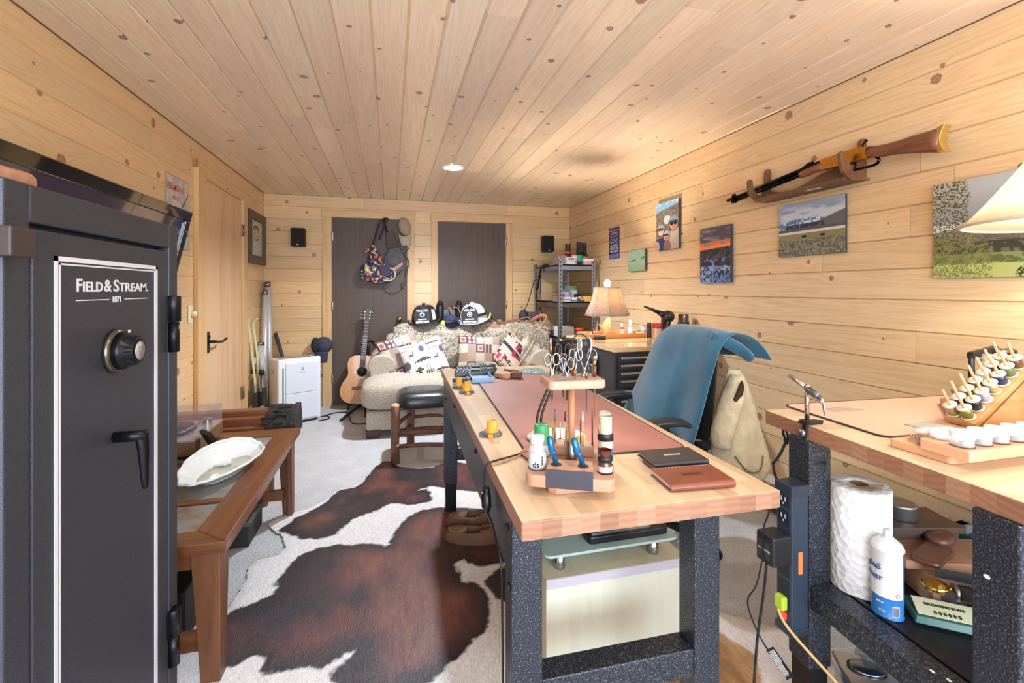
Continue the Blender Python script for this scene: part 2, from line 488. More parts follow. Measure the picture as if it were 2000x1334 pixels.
TRIM = woodmat('trim_pine', 'E2BC8A', 'CFA26C', 'z', .6)
TRIMX = woodmat('trim_pine_across', 'E2BC8A', 'CFA26C', 'x', .6)
DOORDARK = woodmat('dark_door_veneer', '5A483D', '483930', 'z', 1.2, .5)
DOORPINE = woodmat('light_door_veneer', 'E4C19A', 'D0A276', 'z', .35, .42)
BRASS = mat('C9B47A', .3, 1); BLACK = mat('141416', .45); STEEL = mat('8E8E92', .3, 1); CHROME = mat('B9B9BE', .16, 1)
IRON = mat('1C1A18', .5)

def back_door(name, x0, x1, top, xa, xb, hinge_x, knob=None):
    b = B(); b.box(x0, x1, YF - .016, YF - .003, .008, top)
    d = struct(b.o(name, DOORDARK))
    cw = x0 - xa
    b = B()
    b.box(xa + .012, x0, YF - .028, YF - .001, 0, top + .005)
    b.box(x1, xb - .012, YF - .028, YF - .001, 0, top + .005)
    b.o('door_casing', TRIM, d, bevel=.002)
    b = B(); b.box(xa, xb, YF - .032, YF - .001, top + .005, top + .085); b.o('head_casing', TRIMX, d, bevel=.002)
    for z in (1.78, 1.03, .25):
        b = B(); b.cyl((hinge_x, YF - .026, z), (hinge_x, YF - .026, z + .09), .007, n=10); b.box(hinge_x - .012, hinge_x + .012, YF - .022, YF - .015, z, z + .09)
        b.o('hinge', mat('B7A88C', .35, 1), d)
    if knob:
        b = B(); b.at((knob, YF - .016, .925), (R(90), 0, 0))
        b.lathe([(0, 0), (.032, 0), (.032, .006), (.012, .012), (.012, .03), (.027, .04), (.031, .055), (.024, .07), (0, .075)], 20)
        b.o('knob', BRASS, d, label='round brass knob')
back_door('door_2', -.615, .178, 2.03, -.713, .268, -.612, .095)
back_door('door_3', .521, 1.316, 2.028, .44, 1.405, 1.322)
# door in the left wall
b = B(); b.box(XL + .002, XL + .012, 3.706, 4.531, .01, 2.028); d1 = struct(b.o('door_1', DOORPINE))
b = B(); b.box(XL, XL + .03, 3.545, 3.70, 0, 2.08); b.box(XL, XL + .03, 4.537, 4.665, 0, 2.035); b.o('door_casing', TRIM, d1, bevel=.003)
b = B(); b.box(XL, XL + .016, 3.70, 4.537, 2.032, 2.05); b.o('head_casing', TRIM, d1)
for z in (1.72, .3):
    b = B(); b.cyl((XL + .03, 4.534, z), (XL + .03, 4.534, z + .1), .008, n=10); b.box(XL + .012, XL + .03, 4.51, 4.56, z, z + .1); b.o('hinge', mat('8E8272', .4, 1), d1)
b = B(); b.box(XL + .012, XL + .026, 3.71, 3.765, .80, .95)
b.cyl((XL + .026, 3.737, .88), (XL + .075, 3.737, .88), .011, n=10)
b.tube(smooth_path([(XL + .07, 3.737, .88), (XL + .075, 3.80, .872), (XL + .075, 3.87, .868), (XL + .082, 3.93, .885)], 5), .009, 8)
b.box(XL + .026, XL + .036, 3.725, 3.75, .905, .925)
b.o('lever_handle', IRON, d1, bevel=.002, label='black iron latch lever')
# small trim pieces
b = B(); b.box(XL, XL + .022, 3.53, 3.556, 2.075, 2.13); struct(b.o('trim_1', mat('A87848', .5)))
# ---------------------------------------------------------------- gun safe
SAFE = mat('484A53', .45, .55, bump=.5, bscale=420., spec=.5, name='hammered_grey')
SAFEK = mat('1B1B20', .3, .6)
WHITE = mat('DADADF', .5)
t = thing('gun_safe', 'tall dark grey gun safe with white pinstripe border, dial and lever', 'safe', (-.60, 1.2375, 0))
b = wb(t)
b.box(-1.08, -.63, .923, 1.552, 0, 1.432)
b.box(-.63, -.60, .923, .981, 0, 1.432).box(-.63, -.60, 1.50, 1.552, 0, 1.432).box(-.63, -.60, .981, 1.50, 1.366, 1.432).box(-.63, -.60, .981, 1.50, 0, .055)
b.o('body', SAFE, t, bevel=.004)
b = wb(t); b.box(-.628, -.602, .990, 1.4965, .06, 1.357); door = b.o('door', SAFE, t, bevel=.004, seg=3)
b = wb(t)
def ring(b, y0, y1, z0, z1, w_, x):
    b.box(x, x + .0012, y0, y0 + w_, z0, z1).box(x, x + .0012, y1 - w_, y1, z0, z1).box(x, x + .0012, y0, y1, z1 - w_, z1).box(x, x + .0012, y0, y1, z0, z0 + w_)
ring(b, 1.043, 1.434, .13, 1.313, .0095, -.602); ring(b, 1.056, 1.421, .143, 1.300, .0032, -.602)
b.o('pinstripe', WHITE, door, label='white pinstripe border')
rt = (R(90), 0, R(90))
dx = -.6016 + .60
for s_, y, sz, ft in (('F', 1.104, .037, .017), ('IELD', 1.1245, .0285, .066), ('&', 1.1975, .037, .027), ('S', 1.2315, .037, .021), ('TREAM.', 1.2555, .0285, .130)):
    text('lettering', s_, sz, WHITE, door, (dx, y - 1.2375, 1.2465), rt, .0006, 'LEFT', fit=ft)
text('lettering', '1871', .019, WHITE, door, (dx, 1.2455 - 1.2375, 1.222), rt, .0003)
b = wb(t); b.box(-.602, -.6012, 1.104, 1.215, 1.2275, 1.2295).box(-.602, -.6012, 1.277, 1.380, 1.2275, 1.2295); b.o('rule_line', WHITE, door)
d_ = thing  # (alias not used further)
b = B(); b.at((-.002, 1.238 - 1.2375, 1.112), (0, R(90), 0))
b.lathe([(.0, 0), (.050, 0), (.050, .008), (.044, .012), (.0, .012)], 36)
ringo = b.o('dial', mat('6E6A5A', .25, .9), door, label='combination dial on a steel ring')
b = B(); b.at((-.002, .0005, 1.112), (0, R(90), 0))
b.lathe([(0, .012), (.043, .012), (.040, .026), (.034, .029), (.031, .046), (.028, .048), (0, .048)], 36)
for k in range(20):
    a = 2 * PI * k / 20; b.cbox((.0315 * math.cos(a), .0315 * math.sin(a), .038), (.004, .004, .014))
b.o('dial_knob', SAFEK, ringo)
b = B(); b.at((-.002, .0005, 1.112), (0, R(90), 0)); b.lathe([(0, .0485), (.021, .0485), (.021, .0495), (0, .0497)], 24)
b.o('badge', mat('B8B2B0', .35, .6, var=.4, scale=60), ringo)
text('dial_numbers', '90', .010, WHITE, ringo, (.026, 0, 1.1525), (R(90), 0, R(90)), .0002)
b = B(); b.at((-.002, 1.236 - 1.2375, .918))
b.tube([(0, 0, 0), (.062, 0, 0)], .0125, 14)
b.tube(smooth_path([(.052, 0, .006), (.056, .0, -.03), (.058, .0, -.075), (.060, .0, -.122)], 5), [.014, .0135, .0132, .013, .0125, .012, .0115, .011, .0105, .010, .0095, .009, .0085, .008, .007, .004], 12, flat=(1, .62))
b.o('lever_handle', SAFEK, door, label='glossy black lever handle')
for z in (1.075, .19):
    b = B(); b.at((.006, 1.511 - 1.2375, z))
    b.lathe([(0, .085), (.0175, .085), (.0175, .156), (.016, .158), (0, .158)], 18); b.cbox((-.008, -.012, .12), (.012, .03, .07))
    b.lathe([(0, 0), (.0145, 0), (.0145, .083), (0, .083)], 18); b.cbox((-.008, .012, .042), (.012, .03, .07))
    b.o('hinge', mat('25262B', .32, .7), t)
b = wb(t); b.box(-.60, -.565, .885, .938, 1.302, 1.350); b.o('bolt_cover', mat('3A3230', .5), t, bevel=.003)
# cut branches on top of the safe
CUTW = mat('E6C6A0', .6, var=.12, scale=40); BARKR = mat('B48468', .7, var=.25, scale=30, bump=.5)
def branch(name, label, p0, p1, r, grp=None):
    b = Solo(p0); b.tube([p0, mixc(p0, p1, .5), p1], [r * .9, r * 1.05, r], 14, 0); 
    q = Vector(p1) + (Vector(p1) - Vector(p0)).normalized() * .0015
    b.tube([p1, tuple(q)], [r * .96, r * .9], 14, 1)
    return b.fin(name, label, 'branch', [BARKR, CUTW], bevel=.004)
branch('cut_branch', 'thick smooth branch with pale cut end on top of the gun safe', (-.70, .93, 1.454), (-.685, 1.106, 1.456), .0215)
branch('cut_branch', 'shorter reddish branch lying behind the thick one on the gun safe', (-.80, 1.02, 1.450), (-.775, 1.232, 1.452), .018)

# ---------------------------------------------------------------- television on the left wall
t = thing('television', 'large flat black television tilted forward on the left wall', 'television', (-1.0, 2.13, 1.652), (R(13), 0, R(90)))
GLOSS = mat('0A0A0C', .06, coat=1.)
b = B()
W_, H_, e_ = .64, .75, .052
b.box(-W_, W_, 0, .05, -e_, 0).box(-W_, W_, 0, .05, -H_, -H_ + .07).box(-W_, -W_ + e_, 0, .05, -H_ + .07, -e_).box(W_ - e_, W_, 0, .05, -H_ + .07, -e_)
bez = b.o('bezel', GLOSS, t, bevel=.004)
b = B(); b.box(-W_ + e_, W_ - e_, .006, .03, -H_ + .07, -e_); b.o('screen', mat('3A3047', .08, coat=1.), t)
b = B(); b.box(W_ - e_ - .012, W_ - e_ - .003, .001, .006, -H_ + .09, -e_ - .012); b.o('chrome_strip', mat('8A8A92', .3, .8), bez)
b = B(); b.box(-W_ + .03, W_ - .03, .05, .075, -H_ + .05, -.06); b.o('back_panel', BLACK, t)
b = B(); b.box(-.2, .2, .075, .12, -.62, -.2); b.box(-.05, .05, .12, .30, -.35, -.29).box(-.05, .05, .12, .22, -.60, -.54); b.o('wall_mount', BLACK, t)
# ---------------------------------------------------------------- things on the left and back walls
PRINT = vcolmat('printed_picture', .45)
PRINTG = vcolmat('printed_glossy', .3)
# tin sign
def f_sign(U, V):
    rgb = flat_rgb(U, 'CFC4BE')
    n = noise2(U, V, 5, 6, 3)
    rgb = lay(rgb, (n > .55) * .5, 'A89C9A')
    rgb = lay(rgb, ((V < .45) & (noise2(U, V, 9, 7, 5) > .52)) * .6, '8D8784')
    d = np.abs((V - .42) - (U - .45) * .75)
    rgb = lay(rgb, (d < .022) & (U > .45) & (U < .97), '55504E')
    rgb = lay(rgb, (d < .03) & (U > .25) & (U <= .45), '6B5248')
    rgb = lay(rgb, (U < .02) | (U > .98) | (V > .985) | (V < .015), '9A9290')
    return rgb
t = thing('tin_sign', 'small weathered tin sign with red lettering above the television', 'sign', (XL + .004, 3.30, 1.5))
rt = (0, 0, R(90))
b = B(); b.box(-.16, .16, .0005, .003, 0, .445); b.o('panel', mat('B8AFAA', .5), t, rot=rt, bevel=.001)
colgrid('picture', f_sign, .32, .445, 80, 110, PRINT, t, fn=lambda u, v: ((u - .5) * .32, -.0004, v * .445), rot=rt)
RED = mat('C9663F', .5)
text('lettering', 'VERMONT', .055, RED, t, (.0012, -.03, .355), (R(90), 0, R(90)), .001, sx=.95)
text('lettering', 'RIFLE', .035, RED, t, (.0012, -.03, .30), (R(90), 0, R(90)), .0006)
# dimmer switch
t = thing('dimmer_switch', 'small ivory dimmer switch with round knob beside the light wood door', 'switch', (XL, 3.487, 1.09))
b = B(); b.box(.001, .008, -.034, .034, -.058, .058); b.o('plate', mat('E6D9B8', .4), t, bevel=.002)
b = B(); b.at((.008, .02, 0), (0, R(90), 0)); b.lathe([(0, 0), (.02, 0), (.018, .022), (0, .024)], 18); b.o('knob', mat('EDE4CC', .35), t)
# framed portrait
def f_por(U, V):
    rgb = flat_rgb(U, 'C9BFA9'); n = noise2(U, V, 6, 6, 9)
    rgb = lay(rgb, (V < .5) * .4 * n, '8FA6A6')
    rgb = lay(rgb, ((np.hypot((U - .5) / .44, (V - .1) / .42) < 1)), 'B9C6BF')
    rgb = lay(rgb, ((np.hypot((U - .52) / .30, (V - .70) / .22) < 1)), 'D9D6CC')
    rgb = lay(rgb, ((np.hypot((U - .5) / .42, (V - .80) / .10) < 1)), 'E6E0D2')
    rgb = lay(rgb, ((np.hypot((U - .5) / .27, (V - .77) / .12) < 1) & (V > .74)), '4F5A60')
    rgb = lay(rgb, ((np.hypot((U - .5) / .22, (V - .62) / .20) < 1)), '5B4636')
    rgb = lay(rgb, ((np.hypot((U - .5) / .165, (V - .62) / .145) < 1)), 'E3B796')
    for x in (.43, .57): rgb = lay(rgb, np.hypot((U - x) / .03, (V - .645) / .012) < 1, '3A2E2A')
    rgb = lay(rgb, np.hypot((U - .5) / .05, (V - .55) / .014) < 1, 'B5625A')
    return rgb
t = thing('framed_portrait', 'dark framed portrait of a girl in a wide brim hat', 'picture', (XL + .002, 5.015, 1.50))
FR = woodmat('dark_frame', '5A4A40', '3A2E28', 'z', 1.5)
b = B()
for x0, x1, z0, z1 in ((-.285, -.205, 0, .5), (.205, .285, 0, .5), (-.205, .205, .42, .5), (-.205, .205, 0, .08)): b.box(x0, x1, -.028, 0, z0, z1)
b.o('frame', FR, t, rot=rt, bevel=.004)
colgrid('picture', f_por, .41, .34, 60, 60, PRINTG, t, fn=lambda u, v: ((u - .5) * .41, -.008, .08 + v * .34), rot=rt)
# satellite speakers
for x, lab in ((-.931, 'small black speaker on the back wall above the white air purifier'), (1.812, 'small black speaker on the back wall above the metal shelf')):
    t = thing('wall_speaker', lab, 'speaker', (x, YF, 1.70), 0, 'small black wall speakers')
    b = B(); b.prism(rrect(-.066, .066, -.15, -.03, .02), 0, .19, plane='xy'); b.o('cabinet', mat('1B1A1F', .6), t, bevel=.006)
    b = B(); b.prism(rrect(-.06, .06, .008, .182, .02), -.152, -.149, plane='xz'); b.o('grille', mat('222025', .9, bump=.6, bscale=900), t)
    b = B(); b.box(-.02, .02, -.04, -.001, .06, .13); b.o('bracket', BLACK, t)
    b = B(); b.box(-.012, .012, -.1535, -.1518, .014, .02); b.o('badge', CHROME, t)
# the recessed ceiling light that shows, and an unseen one added for its light
for i, (x, y) in enumerate(DOWN):
    t = thing('ceiling_light', ['round recessed ceiling light above the sofa', 'unseen recessed ceiling light added above the butcher block bench', 'recessed ceiling light above the gun safe', 'recessed ceiling light in the corner above the shelf'][i], 'light', (x, y, ZC), 0, None)
    if i in (2, 3):
        for q in [t]: bpy.data.objects.remove(q)
        continue
    b = B(); b.at((0, 0, -.006)); b.lathe([(.073, .004), (.078, 0), (.092, 0), (.095, .006), (.073, .006)], 32); b.o('trim_ring', mat('F2EFEA', .3), t)
    b = B(); b.at((0, 0, -.003)); b.lathe([(0, 0), (.073, 0)], 32); b.o('lens', mat('FFF8EE', .3, emit=9.), t)
# ---------------------------------------------------------------- coffee table with slate tiles
WAL = woodmat('red_brown_wood', '84502F', '54301C', 'y', .7, .35, coat=.2)
WALX = woodmat('red_brown_wood_across', '84502F', '54301C', 'x', .7, .35, coat=.2)
WALZ = woodmat('red_brown_wood_upright', '7C4E32', '4E2E1C', 'z', .7, .4)
tS = NT('slate'); tc = tS.n('TexCoord'); nz = tS.n('TexNoise', i_Scale=7., i_Detail=8.0, i_Roughness=.65); tS.l(tc.outputs['Object'], nz.inputs['Vector'])
tS.set(Base_Color=tS.ramp(nz.outputs[0], [(.32, lin('6E5A48')), (.45, lin('8C8272')), (.55, lin('8A8D90')), (.7, lin('A7A49C'))]), Roughness=.55); tS.bump(nz.outputs[0], .5, .01)
SLATE = tS.m
TX0, TX1, TY0, TY1, TT = -1.205, -.496, 1.616, 2.85, .47
t = thing('coffee_table', 'low brown wooden coffee table inlaid with slate tiles', 'table', (-.85, 2.23, 0))
def mitre(b, pts): b.hexa([(x, y, TT - .036) for x, y in pts] + [(x, y, TT) for x, y in pts])
rw, rn, rf = .112, .095, .13
b = wb(t); mitre(b, [(TX1 - rw, TY0 + rn), (TX1, TY0), (TX1, TY1), (TX1 - rw, TY1 - rf)]); mitre(b, [(TX0, TY0), (TX0 + rw, TY0 + rn), (TX0 + rw, TY1 - rf), (TX0, TY1)])
b.box(-.875, -.825, TY0 + rn, TY1 - rf, TT - .036, TT - .001)
b.o('top_rails', WAL, t, bevel=.004)
b = wb(t); mitre(b, [(TX0, TY0), (TX1, TY0), (TX1 - rw, TY0 + rn), (TX0 + rw, TY0 + rn)]); b.o('end_rail', WALX, t, bevel=.003); b = wb(t); mitre(b, [(TX0 + rw, TY1 - rf), (TX1 - rw, TY1 - rf), (TX1, TY1), (TX0, TY1)])
b.o('end_rail', WALX, t, bevel=.003)
for x0, x1, y in ((TX0 + rw, -.8755, 1.925), (TX0 + rw, -.8755, 2.36), (-.8245, TX1 - rw, 1.925)):
    b = wb(t); b.box(x0, x1, y, y + .042, TT - .036, TT - .001); b.o('crossrail', WALX, t, bevel=.003)
for x0, x1 in ((TX0 + rw, -.876), (-.824, TX1 - rw)):
    for y0, y1 in ((TY0 + rn, 1.924), (1.968, 2.36) if x0 < -1 else (1.968, TY1 - rf), (2.40, TY1 - rf)):
        if x0 > -1 and y0 == 2.40: continue
        b = wb(t); b.box(x0 + .002, x1 - .002, y0 + .002, y1 - .002, TT - .03, TT - .005); b.o('slate_tile', SLATE, t, bevel=.002)
b = wb(t)
b.box(TX1 - .06, TX1 - .035, TY0 + .06, TY1 - .06, TT - .10, TT - .036).box(TX0 + .035, TX0 + .06, TY0 + .06, TY1 - .06, TT - .10, TT - .036)
b.box(TX0 + .06, TX1 - .06, TY0 + .045, TY0 + .07, TT - .10, TT - .036).box(TX0 + .06, TX1 - .06, TY1 - .07, TY1 - .045, TT - .10, TT - .036)
b.o('apron', WAL, t, bevel=.003)
def tleg(cx, cy, sx, sy):
    b = wb(t); w0, w1 = .085, .055
    zt = TT - .036
    def tp(a, bb): return [(cx, cy), (a, bb)]
    b.hexa([(cx, cy, 0), (cx - sx * w1, cy, 0), (cx - sx * w1, cy - sy * .025, 0), (cx, cy - sy * .025, 0), (cx, cy, zt), (cx - sx * w0, cy, zt), (cx - sx * w0, cy - sy * .025, zt), (cx, cy - sy * .025, zt)])
    b.hexa([(cx, cy - sy * .0255, 0), (cx - sx * .025, cy - sy * .0255, 0), (cx - sx * .025, cy - sy * w1, 0), (cx, cy - sy * w1, 0), (cx, cy - sy * .0255, zt), (cx - sx * .025, cy - sy * .0255, zt), (cx - sx * .025, cy - sy * w0, zt), (cx, cy - sy * w0, zt)])
    b.o('leg', WALZ, t, bevel=.003)
for sx, cx in ((1, TX1 - .025), (-1, TX0 + .025)):
    for sy, cy in ((1, TY1 - .03), (-1, TY0 + .035)): tleg(cx, cy, sx, sy)
for y in (TY0 + .06, TY1 - .09):
    b = wb(t); b.box(TX0 + .07, TX1 - .07, y, y + .03, .10, .155); b.o('stretcher', WALX, t, bevel=.003)
# things on the coffee table
t = thing('serving_dish', 'long white scalloped ceramic dish on the coffee table', 'dish', (-.682, 2.215, TT), (0, 0, R(-16)))
def dish(u, v):
    a = 2 * PI * u
    prof = [(.0, .012), (.55, .011), (.66, .018), (.86, .036), (1.0, .046), (.985, .050), (.94, .045)][:]
    k = v * (len(prof) - 1); i = min(int(k), len(prof) - 2); fr = k - i
    r = prof[i][0] * (1 - fr) + prof[i + 1][0] * fr; z = prof[i][1] * (1 - fr) + prof[i + 1][1] * fr
    sc = 1 + .02 * math.cos(14 * a) * (r > .8)
    tilt = .055 * max(0, -math.cos(a + .25)) * max(0, r - .5) * 2
    return (.103 * r * sc * math.cos(a), .238 * r * sc * math.sin(a), z + tilt)
CER = mat('EDF1F2', .12, coat=.6)
b = B(); b.grid(dish, 72, 22, cu=True)
b.o('bowl', CER, t, solid=.006)
b = B(); b.lathe([(0, .002), (.055, .002), (.058, .013), (0, .014)], 36, sc=(1.0, 2.3)); b.o('foot', CER, t)
def glaze(u, v):
    a = 2 * PI * u; r = v; return (.066 * r * math.cos(a) + .004, .150 * r * math.sin(a), .0185 + .004 * r * r)
b = B(); b.grid(glaze, 40, 4, cu=True); b.o('glazed_centre', mat('A9A88C', .12, var=.25, scale=14, coat=.8), t, label='olive glazed centre of the dish')
b = B(); b.at((-.01, .03, .02)); b.prism([(-.05, -.02), (-.055, .06), (-.02, .055), (.008, .02), (-.005, -.005), (-.03, -.015)], 0, .012); b.o('lobe', CER, t, bevel=.004)
# record player
t = thing('turntable', 'record player with smoked clear dust cover on the coffee table', 'turntable', (-1.06, 2.66, TT))
b = wb(t); b.box(-1.245, -.872, 2.44, 2.80, TT + .012, TT + .075); b.o('plinth', woodmat('plinth_wood', '8A6A4A', '5E4630', 'x', .8), t, bevel=.003)
for x in (-1.21, -.905):
    for y in (2.475, 2.765):
        b = wb(t); b.cyl((x, y, TT), (x, y, TT + .012), .018); b.o('foot', BLACK, t)
b = wb(t); b.box(-1.24, -.877, 2.445, 2.795, TT + .075, TT + .082); deck = b.o('deck', mat('B9B6BE', .3, .6), t)
b = wb(t); b.lathe([(0, 0), (.145, 0), (.148, .004), (.148, .014), (0, .016)], 48, c=(-1.09, 2.62, TT + .083))
for k in range(60):
    a = 2 * PI * k / 60; b.cbox((-1.09 + .149 * math.cos(a), 2.62 + .149 * math.sin(a), TT + .091), (.004, .004, .006))
b.o('platter', mat('2A2830', .35), t)
b = wb(t); b.tube(smooth_path([(-.925, 2.74, TT + .115), (-.925, 2.62, TT + .115), (-.945, 2.53, TT + .108)], 5), .005, 8); b.can((-.925, 2.74, TT + .082), .022, .03); b.o('tonearm', CHROME, t)
cov = NT('smoked_acrylic'); cov.set(Base_Color=lin('B9A6AE'), Roughness=.04, Alpha=.17); cov.p.inputs['Specular IOR Level'].default_value = .6
b = wb(t)
x0, x1, y0, y1, z0, z1 = -1.243, -.874, 2.443, 2.797, TT + .084, TT + .17
for q in ((x0, x1, y0, y0 + .003, z0, z1), (x0, x1, y1 - .003, y1, z0, z1), (x0, x0 + .003, y0 + .003, y1 - .003, z0, z1), (x1 - .003, x1, y0 + .003, y1 - .003, z0, z1), (x0, x1, y0, y1, z1, z1 + .003)): b.box(*q)
b.o('dust_cover', cov.m, t)
b = wb(t); b.box(x0 - .001, x1 + .001, y0 - .001, y1 + .001, z0 - .003, z0); b.o('cover_rim', mat('C9C6CC', .2, .3), t)
# small upright book
t = thing('matchbook', 'small teal and black booklet leaning on the turntable', 'book', (-.80, 2.49, TT), (0, R(-28), R(38)))
b = B(); b.box(0, .018, -.052, .052, .012, .125); b.o('pages', mat('1E1C1C', .6), t, bevel=.001)
def f_mb(U, V):
    rgb = flat_rgb(U, '5FA3B0'); rgb = lay(rgb, V > .55, '20201F'); rgb = lay(rgb, V > .88, '9CC6C4')
    for k, c in ((.80, 'D8D2C4'), (.72, 'E39A80'), (.64, 'D9775A')): rgb = lay(rgb, (np.abs(V - k + (U - .5) * .06) < .022) & (U > .1) & (U < .85), c)
    return lay(rgb, ((np.hypot((U - .68) / .22, (V - .25) / .34) < 1) & (V < .5)), 'D9BFA0')
colgrid('cover', f_mb, .1, .1, 30, 36, PRINT, t, fn=lambda u, v: (.0186, (u - .5) * .104, .012 + v * .113))
# rustic slab bench beyond the table
t = thing('log_bench', 'rustic log bench with black bark end behind the coffee table', 'bench', (-.80, 3.08, 0))
LOGW = woodmat('log_slats', '8E5C3C', '5E3822', 'x', .5, .4)
for k, (y0, z0, z1, y1) in enumerate(((2.935, .40, .463, 3.0), (2.985, .43, .505, 3.05), (3.04, .46, .535, 3.12))):
    b = wb(t); b.box(-1.24, -.655, y0, y1, z0, z1); b.o('slat', LOGW, t, bevel=.010, seg=3)
b = wb(t)
rr = random.Random(4)
prof = [(2.925, .385), (2.93, .47), (2.985, .515), (3.05, .545), (3.13, .545), (3.17, .48), (3.17, .385)]
for k in range(6):
    xa = -.70 + k * .026
    b.prism([(y + rr.uniform(-.006, .006), z + rr.uniform(-.006, .006)) for y, z in prof], xa, xa + .03, plane='yz')
for k in range(26):
    s = rr.random(); i = rr.randrange(1, 5); y = prof[i][0] * (1 - s) + prof[i + 1][0] * s; z = prof[i][1] * (1 - s) + prof[i + 1][1] * s
    L = rr.uniform(.03, .08); x = rr.uniform(-.74, -.60); b.tube([(x, y, z), (x + L, y + rr.uniform(-.01, .01), z + .004)], [.009, .004], 6)
b.o('bark_end', mat('2A2826', .6, var=.5, scale=40, bump=.8, bscale=60), t, bevel=.004)
b = wb(t); b.prism([(2.955, .385), (2.97, .455), (3.03, .485), (3.10, .49), (3.14, .45), (3.14, .385)], -.545, -.541, plane='yz'); b.o('end_grain', mat('A8704C', .6, var=.15, scale=20), t)
for x in (-1.18, -.72):
    for y in (2.96, 3.10):
        b = wb(t); b.cyl((x, y, 0), (x, y, .40), .032, .036, 12); b.o('leg', LOGW, t)
# boots and box under the table
t = thing('boots_box', 'dark box on the carpet under the far end of the coffee table', 'box', (-.80, 2.62, 0))
b = wb(t); b.box(-.92, -.665, 2.5, 2.74, .0, .10); b.o('body', mat('2E2C2A', .7), t, bevel=.006)
b = wb(t); b.box(-.925, -.66, 2.495, 2.745, .10, .125); b.o('lid', mat('5A584F', .7, var=.4, scale=30), t, bevel=.004)
t = Solo((-.95, 1.95, 0)); t.box(-1.1, -.70, 1.86, 2.05, .0, .19); t.fin('black_case', 'black case standing on the carpet under the near end of the coffee table', 'case', mat('0F0F11', .6), bevel=.008)

# ---------------------------------------------------------------- cowhide
HL = [(-.011, 3.476), (-.059, 3.478), (-.105, 3.388), (-.131, 3.298), (-.15, 3.227), (-.183, 3.121), (-.221, 3.064), (-.304, 3.067), (-.339, 3.017), (-.386, 2.921), (-.451, 2.848), (-.534, 2.806), (-.597, 2.771), (-.635, 2.728), (-.631, 2.693), (-.582, 2.608), (-.546, 2.572), (-.494, 2.436), (-.513, 2.38), (-.60, 2.363), (-.622, 2.297), (-.604, 2.215), (-.61, 2.111), (-.612, 2.036), (-.66, 1.9), (-.72, 1.75), (-.66, 1.5), (-.5, 1.3), (-.2, 1.16), (.2, 1.1), (.7, 1.1), (1.1, 1.08), (1.42, 1.12), (1.46, 1.28), (1.36, 1.42), (1.24, 1.52), (1.1, 1.62), (.98, 1.9), (.93, 2.3), (.86, 2.7), (.7, 2.95), (.6, 3.22), (.43, 3.368), (.377, 3.346), (.272, 3.275), (.177, 3.278), (.061, 3.345)]
P1 = [(-.547, 2.653), (-.489, 2.753), (-.428, 2.82), (-.38, 2.874), (-.352, 2.959), (-.321, 3.038), (-.221, 3.074), (-.183, 3.147), (-.151, 3.298), (-.07, 3.499), (.014, 3.497), (.061, 3.361), (.178, 3.297), (.365, 3.369), (.43, 3.4), (.63, 3.25), (.545, 2.773), (.396, 2.85), (.326, 2.894), (.245, 2.95), (.168, 2.91), (.222, 2.934), (.243, 2.865), (.237, 2.735), (.107, 2.713), (.035, 2.765), (-.018, 2.757), (-.065, 2.704), (-.138, 2.661), (-.19, 2.635), (-.229, 2.569), (-.263, 2.49), (-.326, 2.464), (-.433, 2.484), (-.463, 2.516), (-.51, 2.554), (-.549, 2.585), (-.565, 2.621)]
P2 = [(-.662, 1.9), (-.61, 1.973), (-.584, 2.019), (-.544, 2.029), (-.506, 2.051), (-.477, 2.065), (-.46, 2.106), (-.483, 2.147), (-.464, 2.216), (-.443, 2.29), (-.397, 2.365), (-.324, 2.391), (-.253, 2.396), (-.188, 2.379), (-.123, 2.373), (-.065, 2.347), (-.015, 2.326), (-.003, 2.388), (.023, 2.485), (.084, 2.583), (.152, 2.647), (.271, 2.663), (.366, 2.634), (.525, 2.571), (.673, 2.37), (.579, 2.037), (.502, 2.033), (.391, 2.031), (.355, 2.047), (.324, 2.103), (.282, 2.087), (.294, 2.005), (.298, 1.954), (.351, 1.94), (.378, 1.886), (.387, 1.806), (.358, 1.685), (.336, 1.645), (.285, 1.608), (.249, 1.577), (.209, 1.541), (.164, 1.502), (.111, 1.469), (.026, 1.453), (-.16, 1.514), (-.194, 1.566), (-.199, 1.584), (-.181, 1.614), (-.151, 1.639), (-.123, 1.665), (-.148, 1.665), (-.168, 1.64), (-.193, 1.624), (-.224, 1.615), (-.285, 1.638), (-.318, 1.643), (-.354, 1.641), (-.401, 1.636), (-.415, 1.661), (-.411, 1.689), (-.424, 1.718), (-.452, 1.725), (-.478, 1.706), (-.504, 1.692), (-.6, 1.711)]
P3 = [(.375, 1.924), (.435, 1.993), (.5, 2.027), (.6, 2.024), (.58, 1.837), (.483, 1.75), (.435, 1.769), (.412, 1.808), (.389, 1.866)]
P4 = [(1.0, 1.5), (1.16, 1.44), (1.2, 1.3), (1.1, 1.16), (.9, 1.1), (.8, 1.25)]
